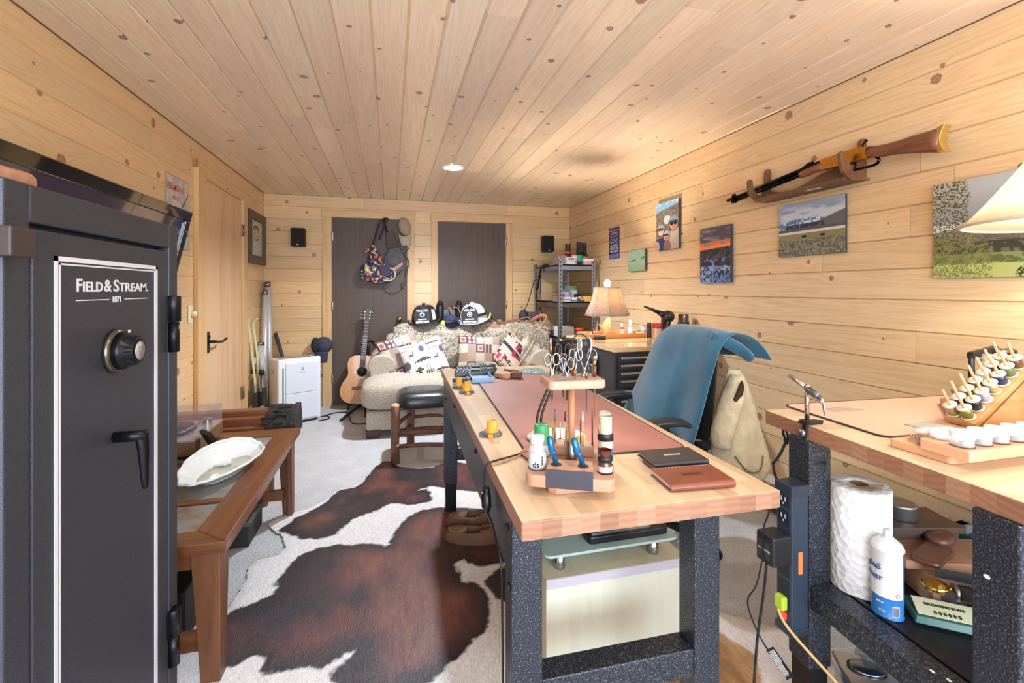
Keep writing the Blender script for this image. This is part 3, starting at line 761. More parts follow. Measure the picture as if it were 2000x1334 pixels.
def hide():
    x0, x1, y0, y1 = -.74, 1.48, 1.05, 3.5
    nx, ny = 380, 420
    U, V = np.meshgrid(np.linspace(0, 1, nx), np.linspace(0, 1, ny))
    X, Y = x0 + U * (x1 - x0), y0 + V * (y1 - y0)
    wx = (noise2(U, V, 60, 66, 1, 3) - .5) * .022 + (noise2(U, V, 150, 170, 8, 2) - .5) * .016
    wy = (noise2(U, V, 60, 66, 2, 3) - .5) * .022 + (noise2(U, V, 150, 170, 9, 2) - .5) * .016
    def sd(poly, k=1.0):
        d = dist_poly(X + wx * k, Y + wy * k, poly); return np.where(inpoly(X + wx * k, Y + wy * k, poly), d, -d)
    n = noise2(U, V, 7, 8, 4, 5); st = noise2(U, V, 190, 40, 5, 3); st2 = noise2(U, V, 9, 5, 11, 4)
    rgb = flat_rgb(U, 'F2EFF0'); rgb = lay(rgb, st * .4, 'D9D2D2')
    rgb = lay(rgb, np.clip((X - .15) * 1.5, 0, .5) * (Y < 2.0), 'DCC6B6')  # warm shade painted into the white hide towards the near right
    for poly, warm in ((P1, .16), (P2, .30), (P3, .6), (P4, .9)):
        s = sd(poly)
        f = np.clip(s / .012, 0, 1)
        inner = np.clip((s - .02) / .10, 0, 1)
        c = flat_rgb(U, '2B2327')
        c = lay(c, inner * np.clip((n - .36) * 5, 0, 1) * .95, '703C36')
        c = lay(c, inner * np.clip((st2 - .5) * 5, 0, 1) * .55, '433640')
        c = lay(c, inner * np.clip((noise2(U, V, 12, 6, 21, 4) - .56) * 6, 0, 1) * .5, '8E5A4A')
        if poly is P4: c = flat_rgb(U, 'B98A5E')
        if poly is P3: c = lay(c, inner * .6, '54331F')
        c = c * (1 + (st[..., None] - .5) * .7)
        m = f[..., None]; rgb = rgb * (1 - m) + np.clip(c, 0, 1) * m
    s = sd(HL, .6)
    rgb = lay(rgb, np.clip(1 - np.abs(s) / .006, 0, .6), '4A4040')
    keep = s > 0
    zz = .007 + .004 * np.clip(s / .03, 0, 1) + .003 * n
    vid = -np.ones(X.shape, int)
    vid[keep] = np.arange(keep.sum())
    q = np.stack([vid[:-1, :-1], vid[:-1, 1:], vid[1:, 1:], vid[1:, :-1]], -1).reshape(-1, 4)
    q = q[(q >= 0).all(1)]
    lo = np.array((.3, 2.2, 0))
    P = np.stack([X[keep], Y[keep], zz[keep]], -1) - lo
    me = bpy.data.meshes.new('cowhide_rug'); me.from_pydata(P.tolist(), [], q.tolist())
    ca = me.color_attributes.new('col', 'FLOAT_COLOR', 'POINT')
    ca.data.foreach_set('color', np.concatenate([rgb[keep], np.ones((keep.sum(), 1))], 1).astype(np.float32).reshape(-1))
    t = NT('hide'); a = t.n('VertexColor'); a.layer_name = 'col'
    tc = t.n('TexCoord'); mp = t.n('Mapping'); mp.inputs['Scale'].default_value = (420, 60, 60); mp.inputs['Rotation'].default_value = (0, 0, R(20)); t.l(tc.outputs['Object'], mp.inputs[0])
    nb = t.n('TexNoise', i_Scale=1., i_Detail=3.0, i_Distortion=.8); t.l(mp.outputs[0], nb.inputs['Vector'])
    t.set(Base_Color=t.mix(1., a.outputs[0], t.ramp(nb.outputs[0], [(.3, (.72, .72, .72)), (.7, (1.2, 1.2, 1.2))]), 'MULTIPLY'), Roughness=.42)
    t.bump(nb.outputs[0], .5, .003); me.materials.append(t.m)
    me.polygons.foreach_set('use_smooth', [True] * len(me.polygons))
    o = bpy.data.objects.new('cowhide_rug', me); C.objects.link(o); o.location = lo
    tag(o, 'brown, black and white cowhide rug spread over the grey carpet', 'rug')
hide()
# ---------------------------------------------------------------- the butcher block bench in the middle
BUTCH = woodmat('maple_block', 'DEC8A8', 'C6A680', 'y', .55, .32, blocks=(.42, .043), coat=.3)
BUTCHX = woodmat('maple_block_across', 'E2CFB2', 'CDB08C', 'x', .55, .32, blocks=(.42, .043), coat=.3)
ENDG = woodmat('maple_edge', 'C99B78', 'A97858', 'z', .5, .4, blocks=None)
def endgrain(name, axis):
    t = NT(name); tc = t.n('TexCoord'); sp = t.n('SeparateXYZ'); t.l(tc.outputs['Object'], sp.inputs[0])
    s = sp.outputs[0] if axis == 'x' else sp.outputs[1]
    row = t.math('FLOOR', t.math('DIVIDE', s, .043)); wn = t.n('TexWhiteNoise', noise_dimensions='1D'); t.l(row, wn.inputs['W'])
    ad = t.n('VectorMath', operation='ADD'); t.l(tc.outputs['Object'], ad.inputs[0]); t.l(wn.outputs[1], ad.inputs[1])
    wv = t.n('TexWave', wave_type='RINGS', i_Scale=22., i_Distortion=3., i_Detail=2.0); t.l(ad.outputs[0], wv.inputs['Vector'])
    col = t.mix(.22, t.ramp(wn.outputs[0], [(0, lin('8A6048')), (.5, lin('9C6F56')), (1, lin('AC8268'))]), t.ramp(wv.outputs[0], [(0, lin('7E5640')), (1, lin('B48A70'))]))
    t.set(Base_Color=col, Roughness=.42); return t.m
ENDX, ENDY = endgrain('maple_end_grain', 'x'), endgrain('maple_end_grain_side', 'y')
HAM = NT('hammered_black'); tc = HAM.n('TexCoord'); nz = HAM.n('TexNoise', i_Scale=260., i_Detail=2.0); HAM.l(tc.outputs['Object'], nz.inputs['Vector'])
HAM.set(Base_Color=HAM.ramp(nz.outputs[0], [(.42, lin('2C2F38')), (.6, lin('4A4E58')), (.72, lin('8A8E96'))]), Roughness=.36, Metallic=.5); HAM.bump(nz.outputs[0], .35, .002); HAM = HAM.m
GREYP = mat('C9CACE', .4)
BM = thing('workbench', 'long butcher block workbench with steel legs in the middle of the room', 'workbench', (.256, .902, 0), R(-1.05))
W_, L_, TB = .628, 1.86, .78
def slab(x0, x1, y0, y1, z0, z1, parent, name='worktop', long='y'):
    b = B(); r = .004
    b.box(x0, x1, y0, y1, z0, z1)
    o = b.o(name, [BUTCH if long == 'y' else BUTCHX, ENDX if long == 'y' else ENDX, ENDY], parent, bevel=r, seg=3)
    for p in o.data.polygons:
        n = p.normal
        p.material_index = 1 if abs(n.y) > .5 else 2 if abs(n.x) > .5 else 0
    return o
top = slab(0, W_, 0, L_, TB - .0415, TB, BM); top.data.materials[2] = woodmat('maple_long_edge', 'AC8068', '8E624A', 'y', .4, .4, blocks=(.42, .05))
for x0, y0 in ((.004, .10), (.469, .10), (.004, L_ - .168), (.469, L_ - .168)):
    b = B(); b.box(x0, x0 + .072, y0, y0 + .068, .16, TB - .0415)
    leg = b.o('leg', HAM, BM, bevel=.004)
    b = B(); b.box(x0 + .006, x0 + .066, y0 + .006, y0 + .062, 0.012, .16); b.o('inner_leg', mat('15151A', .4), leg)
for y0 in (.103, L_ - .165):
    b = B(); b.box(.076, .469, y0, y0 + .062, .29, .36); b.o('crossbar', HAM, BM, bevel=.003)
b = B(); b.box(.004, .010, .168, L_ - .168, .60, TB - .0415); b.o('side_apron', mat('3C3E48', .38, .4, bump=.3, bscale=400), BM)
b = B(); b.box(.535, .541, .168, L_ - .168, .60, TB - .0415); b.o('side_apron', mat('3C3E48', .38, .4, bump=.3, bscale=400), BM)
for y, z in ((.14, .70), (.12, .575), (.60, .72), (1.2, .72), (1.62, .66)):
    b = B(); b.at((.003 if y > .2 else .002, y, z), (0, R(-90), 0)); b.lathe([(0, 0), (.009, 0), (.008, .004), (0, .006)], 12); b.o('bolt', IRON, BM)
b = B(); b.box(.012, .030, 1.5, 1.53, .50, .60).box(.030, .05, 1.5, 1.53, .50, .52); b.o('cable_hook', IRON, BM)
# ---------------------------------------------------------------- bench by the right wall
T2 = .875
RB = thing('workbench', 'second butcher block workbench against the right wall under the large lamp', 'workbench', (1.134, 1.203, 0), R(-4.6))
L2 = .93
slab(0, L2, -.665, 0, T2 - .043, T2, RB, long='x')
for x0, y0 in ((-.004, -.176), (-.004, -.640), (L2 - .16, -.176), (L2 - .16, -.640)):
    b = B(); b.box(x0, x0 + .070, y0, y0 + .076, .20, T2 - .043); leg = b.o('leg', HAM, RB, bevel=.004)
    b = B(); b.box(x0 + .006, x0 + .064, y0 + .006, y0 + .07, .012, .20); b.o('inner_leg', mat('15151A', .4), leg)
b = B(); b.box(-.002, .064, -.564, -.176, .372, .437); b.o('crossbar', HAM, RB, bevel=.003)
b = B(); b.box(L2 - .16, L2 - .10, -.564, -.176, .372, .437); b.o('crossbar', HAM, RB, bevel=.003)
b = B(); b.box(.0655, L2 - .161, -.56, -.10, .405, .436); b.box(.0655, .078, -.56, -.10, .436, .441); b.o('lower_shelf', mat('2C2E36', .25, .5, bump=.25, bscale=300), RB)
for x, y, z in ((-.0055, -.59, .712), (.03, -.50, .4378), (.02, -.475, .4378)):
    b = B(); b.ball((x, y, z), (.002, .006, .004) if z > .5 else (.004, .006, .001), 8, 6); b.o('paint_chip', mat('F2F2F2', .5), RB)
# ---------------------------------------------------------------- log stool
t = thing('log_stool', 'rustic log stool with black leather seat beside the workbench', 'stool', (.21, 3.50, 0))
BARK = mat('7A5240', .65, var=.28, scale=22, bump=.5, bscale=60)
CUT = mat('D9A97C', .55, var=.1, scale=50)
legs = [(.032, 3.441), (.41, 3.40), (.155, 3.80), (.46, 3.78)]
for (x, y), h in zip(legs, (.425, .425, .43, .43)):
    b = wb(t)
    b.tube([(x, y, 0.0), (x - .003, y, .15), (x + .003, y, .3), (x, y, h - .012)], [.031, .0305, .032, .031], 14, 0)
    b.lathe([(.031, h - .012), (.028, h - .002), (.018, h + .004), (0, h + .006)], 14, 1, (x, y, 0)); b.o('leg', [BARK, CUT], t)
b = wb(t); b.ball((.050, 3.412, .135), (.011, .004, .011), 10, 6); b.o('knot_scar', CUT, t)
for (i, j, z, r) in ((0, 1, .12, .015), (0, 1, .215, .017), (2, 3, .13, .014), (2, 3, .23, .014), (0, 2, .17, .013), (0, 2, .26, .014), (1, 3, .17, .013)):
    (xa, ya), (xb, yb) = legs[i], legs[j]
    b = wb(t); b.tube([(xa, ya, z), ((xa + xb) / 2, (ya + yb) / 2, z + .006), (xb, yb, z - .004)], [r, r * 1.05, r], 10); b.o('rung', BARK, t)
def seat(u, v):
    a = 2 * PI * u; ph = -PI / 2 + PI * v; sg = lambda q, e: math.copysign(abs(q) ** e, q)
    c = abs(math.cos(ph)) ** .45
    return (.245 + .205 * c * sg(math.cos(a), .45), 3.60 + .20 * c * sg(math.sin(a), .45), .415 + (.085 if ph > 0 else .045) * sg(math.sin(ph), .8))
b = wb(t); b.grid(seat, 48, 24, cu=True)
b.o('seat', mat('23262B', .34, var=.35, scale=9, bump=.35, bscale=70, coat=.15, name='black_leather'), t, label='worn black leather seat')
# ---------------------------------------------------------------- cream cabinet, glass riser and scale under the bench
CREAM = woodmat('cream_laminate', 'DAD5C2', 'CFC9B4', 'z', .8, .5)
t = thing('side_cabinet', 'cream laminate cabinet standing on the rug under the workbench', 'cabinet', (.667, 1.52, .015))
b = wb(t); b.box(.440, .893, 1.285, 1.76, .03, .382); b.o('body', CREAM, t, bevel=.002)
b = wb(t); b.box(.435, .898, 1.27, 1.765, .382, .410); b.o('top', woodmat('cream_top', 'D6CBAF', 'CBBE9F', 'y', .6, .5), t, bevel=.002)
b = wb(t); b.box(.4352, .8978, 1.2688, 1.2700, .3825, .4095); b.o('edge_band', mat('BFB4BE', .5), t, label='lilac grey edge band')
b = wb(t); b.box(.45, .88, 1.30, 1.75, .018, .03); b.o('plinth', BLACK, t)
gl = NT('frosted_glass'); gl.set(Base_Color=lin('BFD4CF'), Roughness=.25, Alpha=.72)
t = thing('glass_riser', 'frosted glass shelf riser on chrome feet on the cream cabinet', 'riser', (.655, 1.43, .410))
b = B(); b.prism(rrect(-.217, .225, -.150, .16, .02), .053, .061); b.o('glass_top', gl.m, t, bevel=.001)
for x in (-.16, .158):
    for y in (-.108, .11):
        b = B(); b.lathe([(0, 0), (.0165, 0), (.017, .002), (.017, .051), (0, .053)], 20, 0, (x, y, 0)); b.o('foot', CHROME, t)
t = thing('digital_scale', 'black framed digital postal scale on the glass riser', 'scale', (.715, 1.425, .4715))
b = B(); b.prism(rrect(-.13, .145, -.12, .12, .015), 0, .022); b.o('body', mat('141519', .35), t, bevel=.003)
b = B(); b.box(-.115, .085, -.105, .10, .022, .025); b.o('platform', mat('B9BBC2', .3, .8), t)
text('lettering', 'TARE', .018, WHITE, t, (.110, -.02, .0223), (0, 0, R(90)), .0004)
text('lettering', 'ON', .018, WHITE, t, (.130, -.02, .0223), (0, 0, R(90)), .0004)
# moccasins
t0 = None
SUEDE = mat('6A4A38', .85, var=.2, scale=20, bump=.3)
def moccasin(lab, loc, rz):
    t = thing('moccasin', lab, 'shoe', loc, rz, 'pair of moccasins')
    def up(u, v):
        a = 2 * PI * u; y = math.cos(a); x = math.sin(a)
        wdt = .047 * (1 + .15 * y) ; ln = .13
        k = [(1.0, 0), (1.04, .012), (1.02, .035), (.9, .055), (.7, .058 + .012 * (y < -.2)), (.62, .05), (.60, .02)]
        q = v * (len(k) - 1); i = min(int(q), len(k) - 2); f = q - i
        r = k[i][0] * (1 - f) + k[i + 1][0] * f; z = k[i][1] * (1 - f) + k[i + 1][1] * f
        return (wdt * r * x, ln * r * y - (.02 * (v > .6)), z + (.012 * max(0, -y) * (v > .3)))
    b = B(); b.grid(up, 36, 22, cu=True); b.o('upper', SUEDE, t, solid=.003)
    b = B(); b.prism([(.05 * math.sin(2 * PI * k / 28) * (1 + .15 * math.cos(2 * PI * k / 28)), .136 * math.cos(2 * PI * k / 28)) for k in range(28)][::-1], 0, .008); b.o('sole', mat('2E241E', .8), t)
    b = B(); b.grid(lambda u, v: (.036 * (u - .5) * 2 * math.sqrt(max(.02, 1 - (2 * v - 1) ** 2)), .02 + .10 * v, .057 + .012 * math.sin(PI * u) * (1 - v) + .006 * math.sin(PI * u)), 10, 10); b.o('vamp', mat('7A5844', .85, var=.15, scale=30), t, solid=.004)
    b = B(); b.ball((0, .0, .016), (.032, .085, .006), 16, 6); b.o('insole', mat('A9A3A6', .9), t)
moccasin('nearer brown suede moccasin lying on the cowhide under the workbench', (.385, 2.25, .014), R(68))
moccasin('farther brown suede moccasin tucked behind the near one under the workbench', (.41, 2.40, .014), R(75))
# ---------------------------------------------------------------- sofa
FAB = NT('sofa_tweed'); tc = FAB.n('TexCoord'); v = FAB.n('TexVoronoi', i_Scale=170.); FAB.l(tc.outputs['Object'], v.inputs['Vector'])
FAB.set(Base_Color=FAB.ramp(v.outputs['Distance'], [(.1, lin('8E8272')), (.5, lin('B5AA9A')), (.8, lin('C9C0B2'))]), Roughness=.95); FAB.bump(v.outputs['Distance'], .5, .004); FAB = FAB.m
t = thing('sofa', 'beige tweed sofa with rolled arms in front of the dark doors', 'sofa', (.7, 4.55, 0))
b = wb(t); b.box(-.20, 1.58, 4.06, 5.06, .06, .225); b.o('base', FAB, t, bevel=.02)
for x, y in ((-.145, 4.10), (1.50, 4.10), (-.145, 4.98), (1.50, 4.98)):
    b = wb(t); b.hexa([(x - .05, y - .04, 0), (x + .05, y - .04, 0), (x + .05, y + .05, 0), (x - .05, y + .05, 0), (x - .06, y - .05, .065), (x + .06, y - .05, .065), (x + .06, y + .06, .065), (x - .06, y + .06, .065)]); b.o('foot', mat('4A2E26', .4), t)
def slabc(x0, x1, y0, y1, z0, z1, crown=.03, e=.28):
    cx, cy, cz = (x0 + x1) / 2, (y0 + y1) / 2, (z0 + z1) / 2
    rx, ry, rz = (x1 - x0) / 2, (y1 - y0) / 2, (z1 - z0) / 2
    sg = lambda q, k: math.copysign(abs(q) ** k, q)
    def f(u, v):
        a = 2 * PI * u; ph = -PI / 2 + PI * v
        c = max(math.cos(ph), 0.) ** .35
        xx, yy = sg(math.cos(a), e), sg(math.sin(a), e)
        m = max(abs(xx), abs(yy))
        return (cx + rx * c * xx, cy + ry * c * yy, cz + rz * sg(math.sin(ph), .55) + crown * (1 - c * c) * (ph > 0))
    return f
for x0, x1 in ((-.25, .66), (.66, 1.62)):
    b = wb(t); b.grid(slabc(x0, x1, 4.0, 4.78, .22, .475), 64, 26, cu=True); b.o('seat_cushion', FAB, t)
def arm(xc, s):
    b = wb(t)
    prof = []
    for k in range(21):
        a = R(200 - 250 * k / 20); prof.append((xc - s * (.0 - .115 * math.cos(a)) * -1, .56 + .105 * math.sin(a)))
    poly = [(xc - .085, .22)] + [(xc - .085, .5)] + [(xc - s * .02 + .125 * math.cos(R(a)), .555 + .105 * math.sin(R(a))) for a in range(200, -21, -10)] + [(xc + .085, .5), (xc + .085, .22)]
    b.prism(poly, 4.34, 5.02, plane='xz', sm=True)
    o = b.o('arm', FAB, t, bevel=.035, seg=4)
    return o
arm(-.095, -1); arm(1.47, 1)
b = wb(t); b.box(-.05, 1.45, 4.80, 5.06, .2, .80); b.o('back', FAB, t, bevel=.06, seg=4)
for x0, x1 in ((.0, .70), (.70, 1.40)):
    b = wb(t); b.at(); b.T = t.matrix_basis.inverted(); b.grid(slabc(x0, x1, 4.66, 4.90, .44, .84, .02, .3), 56, 24, cu=True); b.o('back_cushion', FAB, t)
# sheepskins: a lumpy hide with wool locks standing on it
def fleece(name, label, outline, hexes, n, seed, loc, ln=.038):
    rr = random.Random(seed); b = Solo(loc)
    surf = outline
    b.grid(surf, 40, 30, 0)
    e = 1e-3
    for k in range(n):
        u, v = rr.random(), rr.random()
        p = Vector(surf(u, v)); du = Vector(surf(min(1, u + e), v)) - Vector(surf(max(0, u - e), v)); dv = Vector(surf(u, min(1, v + e))) - Vector(surf(u, max(0, v - e)))
        nn = du.cross(dv)
        nn = nn.normalized() if nn.length > 1e-12 else Vector((0, 0, 1))
        if nn.y > .3 or nn.z < -.2: nn = -nn
        dirn = (nn * .55 + Vector((rr.uniform(-.9, .9), rr.uniform(-.6, .2), rr.uniform(-1.0, .15)))).normalized()
        L = ln * rr.uniform(.6, 1.25); wd = rr.uniform(.0022, .005)
        side = dirn.cross(Vector((rr.uniform(-1, 1), rr.uniform(-1, 1), rr.uniform(-1, 1)))).normalized() * wd
        q = p + dirn * L * .55 + Vector((0, 0, -.006)); r = p + dirn * L + Vector((rr.uniform(-.012, .012), 0, -.02))
        mi = 0 if rr.random() < .55 else 1 if rr.random() < .6 else 2
        b.add([tuple(p - side), tuple(p + side), tuple(q + side * .8), tuple(q - side * .8), tuple(r)], [(0, 1, 2, 3), (3, 2, 4)], mi)
    return b.fin(name, label, 'throw', [mat(h, .9) for h in hexes])
def drape(x0, x1, zb, wob, ph):
    def f(u, v):
        x = x0 + (x1 - x0) * u
        edge = 1 - .12 * abs(2 * u - 1) ** 3
        pts = [(5.11, .70), (5.10, .84), (5.0, .893), (4.86, .900), (4.735, .878), (4.640, .775), (4.605, zb)]
        q = v * (len(pts) - 1); i = min(int(q), len(pts) - 2); fr = q - i
        y = pts[i][0] * (1 - fr) + pts[i + 1][0] * fr; z = pts[i][1] * (1 - fr) + pts[i + 1][1] * fr
        z += wob * math.sin(9 * u + ph) * (v > .8) + .008 * math.sin(14 * u + 9 * v)
        if u < .06 or u > .94: z -= .04 * (1 - min(u, 1 - u) / .06)
        return (x, y - .012 * math.sin(7 * u + ph), z)
    return f
fleece('sheepskin', 'cream and brown sheepskin over the left half of the sofa back', drape(.06, .80, .58, .035, .4), ('D2C6B4', 'E6DED2', 'A8947E'), 15000, 3, (.42, 4.86, .8))
fleece('sheepskin', 'long haired tan sheepskin over the right half of the sofa back', drape(.80, 1.62, .60, .03, 2.1), ('C9B8A2', 'E2D8C8', '927A64'), 15000, 5, (1.2, 4.86, .8))
# pillows
PIL = vcolmat('woven_pillow', .9, bump=.4, bscale=420.)
def pillow(label, loc, rot, w_, h_, d, f, group='pillows on the sofa'):
    def fn(u, v):
        fr = u <= .5; s = (u * 4 - 1) if fr else (3 - u * 4); q = 2 * v - 1
        px = s * (1 - .06 * (1 - q * q)); pz = q * (1 - .06 * (1 - s * s))
        th = (max(0, 1 - abs(s) ** 2.4) ** .55) * (max(0, 1 - abs(q) ** 2.4) ** .55)
        return (px * w_ / 2, (-1 if fr else 1) * d / 2 * th, pz * h_ / 2)
    def ff(U, V):
        Us = np.where(U <= .5, U * 2, 2 - U * 2); return f(Us, V)
    o = colgrid('throw_pillow', ff, 0, 0, 261, 130, PIL, None, fn=fn)
    o.location = loc; o.rotation_euler = rot
    return tag(o, label, 'pillow', group)
def box_(U, V, x0, x1, y0, y1): return (U > x0) & (U < x1) & (V > y0) & (V < y1)
def deer(rgb, U, V, x, y, s, c):
    X, Y = (U - x) / s, (V - y) / s
    m = (np.hypot(X / .5, Y / .22) < 1) | box_(X, Y, .28, .44, 0, .5) | (np.hypot((X - .48) / .16, (Y - .5) / .1) < 1)
    for lx in (-.42, -.26, .24, .40): m |= box_(X, Y, lx - .035, lx + .035, -.62, 0)
    for k in (.30, .42, .54): m |= (np.abs((Y - .6) - (X - k) * 1.6) < .06) & (Y > .55) & (Y < .88)
    return lay(rgb, m, c)
def tree(rgb, U, V, x, y, s, c): 
    X, Y = (U - x) / s, (V - y) / s
    return lay(rgb, (np.hypot(X / .42, (Y - .35) / .62) < 1) | box_(X, Y, -.05, .05, -.6, 0) | box_(X, Y, -.2, .2, -.64, -.58), c)
def f_wild(U, V):
    rgb = flat_rgb(U, 'DDD5CC'); K = '544A55'; K2 = '6B5B5E'
    n = noise2(U, V, 14, 14, 5)
    for x, y, s in ((.20, .68, .13), (.74, .47, .12)): rgb = deer(rgb, U, V, x, y, s, K2)
    for x, y, s in ((.47, .74, .15), (.05, .40, .17), (.95, .60, .16)): rgb = tree(rgb, U, V, x, y, s, '5E5A72')
    for x0, x1, y in ((.22, .62, .44), (.66, 1.0, .10)):
        m = (U > x0) & (U < x1) & (V > y) & (V < y + .05 + .10 * noise2(U * 8, U * 0, 1, 1, 3, 3) * np.sin(np.clip((U - x0) / (x1 - x0), 0, 1) * PI)); rgb = lay(rgb, m, K)
        for k in range(5): rgb = lay(rgb, (np.hypot((U - x0 - .04 - k * .08) / .032, (V - y - .01) / .016) < 1) & (U < x1), 'E4DDD4')
    for x0, x1, y, s in ((.12, .32, .90, .03), (.62, .92, .83, .03), (.62, .85, .72, .03), (.0, .16, .82, .03)):
        rgb = lay(rgb, box_(U, V, x0, x1, y, y + s) & (np.sin(U * 150) > -.3), K)
    rgb = lay(rgb, box_(U, V, .60, .96, .855, .90), K2)
    rgb = lay(rgb, (np.hypot((U - .28) / .05, (V - .16) / .09) < 1) | box_(U, V, .19, .37, .24, .29) | box_(U, V, .24, .32, .29, .34), K)
    rgb = lay(rgb, (np.abs(V - .04) < .035 + .02 * np.sin(U * 20)) & (n > .35), '75504A')
    rgb = lay(rgb, box_(U, V, .42, .60, .12, .20) & (np.sin(U * 120) > -.5), K)
    rgb = lay(rgb, (np.abs(np.sin((U - .5) * 50)) > .85) & (np.hypot((U - .5) / .08, (V - .28) / .09) < 1), 'A39A9C')
    return rgb
def f_patch(U, V, base=('B9AFA2', 'A38E84', '8F8F90', 'B5AA98', 'C4B9A6', '9A7F66')):
    rgb = flat_rgb(U, 'BDB2A4')
    i, j = np.floor(U * 5).astype(int), np.floor(V * 4).astype(int)
    k = (i * 7 + j * 5 + (i * j)) % 6
    for q, c in enumerate(base): rgb = lay(rgb, k == q, c)
    fu, fv = U * 5 % 1, V * 4 % 1
    M = '6E3F42'
    rgb = lay(rgb, ((i + j * 2) % 5 == 1), M)
    rgb = lay(rgb, ((i + j * 2) % 5 == 1) & (np.maximum(np.abs(fu - .5), np.abs(fv - .5)) < .33), 'C9B4A6')
    rgb = lay(rgb, ((i + j * 2) % 5 == 1) & (np.maximum(np.abs(fu - .5), np.abs(fv - .5)) < .2), '8E6A62')
    dots = ((i + j) % 4 == 0) & (j == 3)
    rgb = lay(rgb, dots, '6A4044')
    rgb = lay(rgb, dots & (np.hypot((fu * 2) % 1 - .5, (fv * 2) % 1 - .5) < .33), 'D9CFC4')
    rgb = lay(rgb, (i == 2) & (j == 3), '8B9092'); rg = np.hypot(fu - .5, fv - .5)
    rgb = lay(rgb, (i == 2) & (j == 3) & (rg < .42), 'DAD6CC'); rgb = lay(rgb, (i == 2) & (j == 3) & (rg < .26), '9EA2A2'); rgb = lay(rgb, (i == 2) & (j == 3) & (rg < .14), 'E0DCD2')
    rgb = lay(rgb, (i == 3) & (j == 2) & ((np.abs(fu - .3) < .11) | (np.abs(fu - .7) < .11)), '54383A')
    return rgb * (1 + (noise2(U, V, 90, 90, 2, 2)[..., None] - .5) * .3)
def f_red(U, V):
    rgb = flat_rgb(U, 'C9B2A4'); n = noise2(U, V, 10, 12, 8)
    s = V + U * .25
    rgb = lay(rgb, (s % .30 < .10) & (n > .38), '3B2A33')
    rgb = lay(rgb, box_(U, V, .42, .80, .42, .80), 'A02C40'); rgb = lay(rgb, (np.hypot((U - .6) / .09, (V - .62) / .14) < 1), '3A2430')
    rgb = lay(rgb, box_(U, V, .05, .30, .10, .40) & (n > .42), 'B4404C')
    rgb = lay(rgb, (np.abs((s % .30) - .14) < .015), 'D9CBBE')
    for k in range(6): rgb = lay(rgb, np.hypot((U - .1 - k * .14) / .05, (V - .06) / .04) < 1, '3A2A30'); rgb = lay(rgb, np.hypot((U - .1 - k * .14) / .025, (V - .06) / .02) < 1, 'CDBDAE')
    rgb = lay(rgb, (U > .84), '5E4A38')
    return rgb
def f_plaid(U, V):
    rgb = flat_rgb(U, '8C7D6C'); n = (np.floor(U * 6) + np.floor(V * 6)).astype(int)
    rgb = lay(rgb, np.floor(U * 5).astype(int) % 2 == 0, 'B3A896'); rgb = lay(rgb, (np.floor(V * 5).astype(int) % 2 == 0) * .5, '6A5548')
    return lay(rgb, np.abs(U * 5 % 1 - .5) < .06, 'C9C2B6')
pillow('patchwork pillow in tan and maroon at the left arm of the sofa', (.10, 4.47, .625), (R(-18), R(-14), R(22)), .40, .40, .15, f_patch)
pillow('cream pillow with deer, trees and mountains on the left sofa seat', (.305, 4.34, .60), (R(-24), R(-14), R(12)), .41, .38, .15, f_wild)
pillow('patchwork pillow with polka dots and rings in the middle of the sofa', (.845, 4.49, .62), (R(-18), R(3), R(-4)), .43, .36, .14, f_patch)
pillow('red and dark patterned pillow leaning right of the middle of the sofa', (1.17, 4.45, .60), (R(-20), R(38), R(-10)), .32, .36, .13, f_red)
pillow('tan plaid pillow at the right end of the sofa', (1.36, 4.44, .59), (R(-22), R(35), R(-12)), .34, .34, .13, f_plaid)
# ---------------------------------------------------------------- pictures on the right wall
def canvas(name, label, y0, y1, z0, z1, f, nx, ny, d=.022, group=None, cat='picture', m=None):
    """y0 is the end farther from the camera, shown on the left"""
    t = thing(name, label, cat, (XR - .001, (y0 + y1) / 2, z0), (0, 0, R(-90)), group)
    w_, h_ = y0 - y1, z1 - z0
    b = B(); b.box(-w_ / 2, w_ / 2, -d, 0, 0, h_); b.o('canvas_block', mat('3A3B3E', .6), t, bevel=.001)
    colgrid('picture', f, w_, h_, nx, ny, m or PRINT, t, fn=lambda u, v: ((u - .5) * w_, -d - .0006, v * h_))
    return t
def f_green(U, V):
    rgb = flat_rgb(U, '9DB795'); rgb = lay(rgb, V * 1.0, 'A9CDB9'); n = noise2(U, V, 6, 14, 4)
    rgb = lay(rgb, (n > .55) * .4, '87A67C'); rgb = lay(rgb, (V < .35) * (.5 - V), '7E9660')
    for x, y, s in ((.06, .47, .03), (.16, .48, .03), (.27, .50, .045), (.36, .51, .05), (.42, .51, .04), (.80, .60, .04), (.92, .61, .055)):
        rgb = lay(rgb, (np.hypot((U - x) / s, (V - y) / (s * .7)) < 1) | ((np.abs(U - x) < s * .8) & (V < y) & (V > y - s) & (np.sin(U * 260) > .2)), '2F3A44')
    for x in (.80, .92): rgb = lay(rgb, (np.abs(U - x) < .014) & (V < .66) & (V > .52), '2A3038')
    return rgb
canvas('small_canvas', 'small green canvas print with bison, lit by the lamp below', 3.822, 3.538, 1.416, 1.602, f_green, 70, 60)
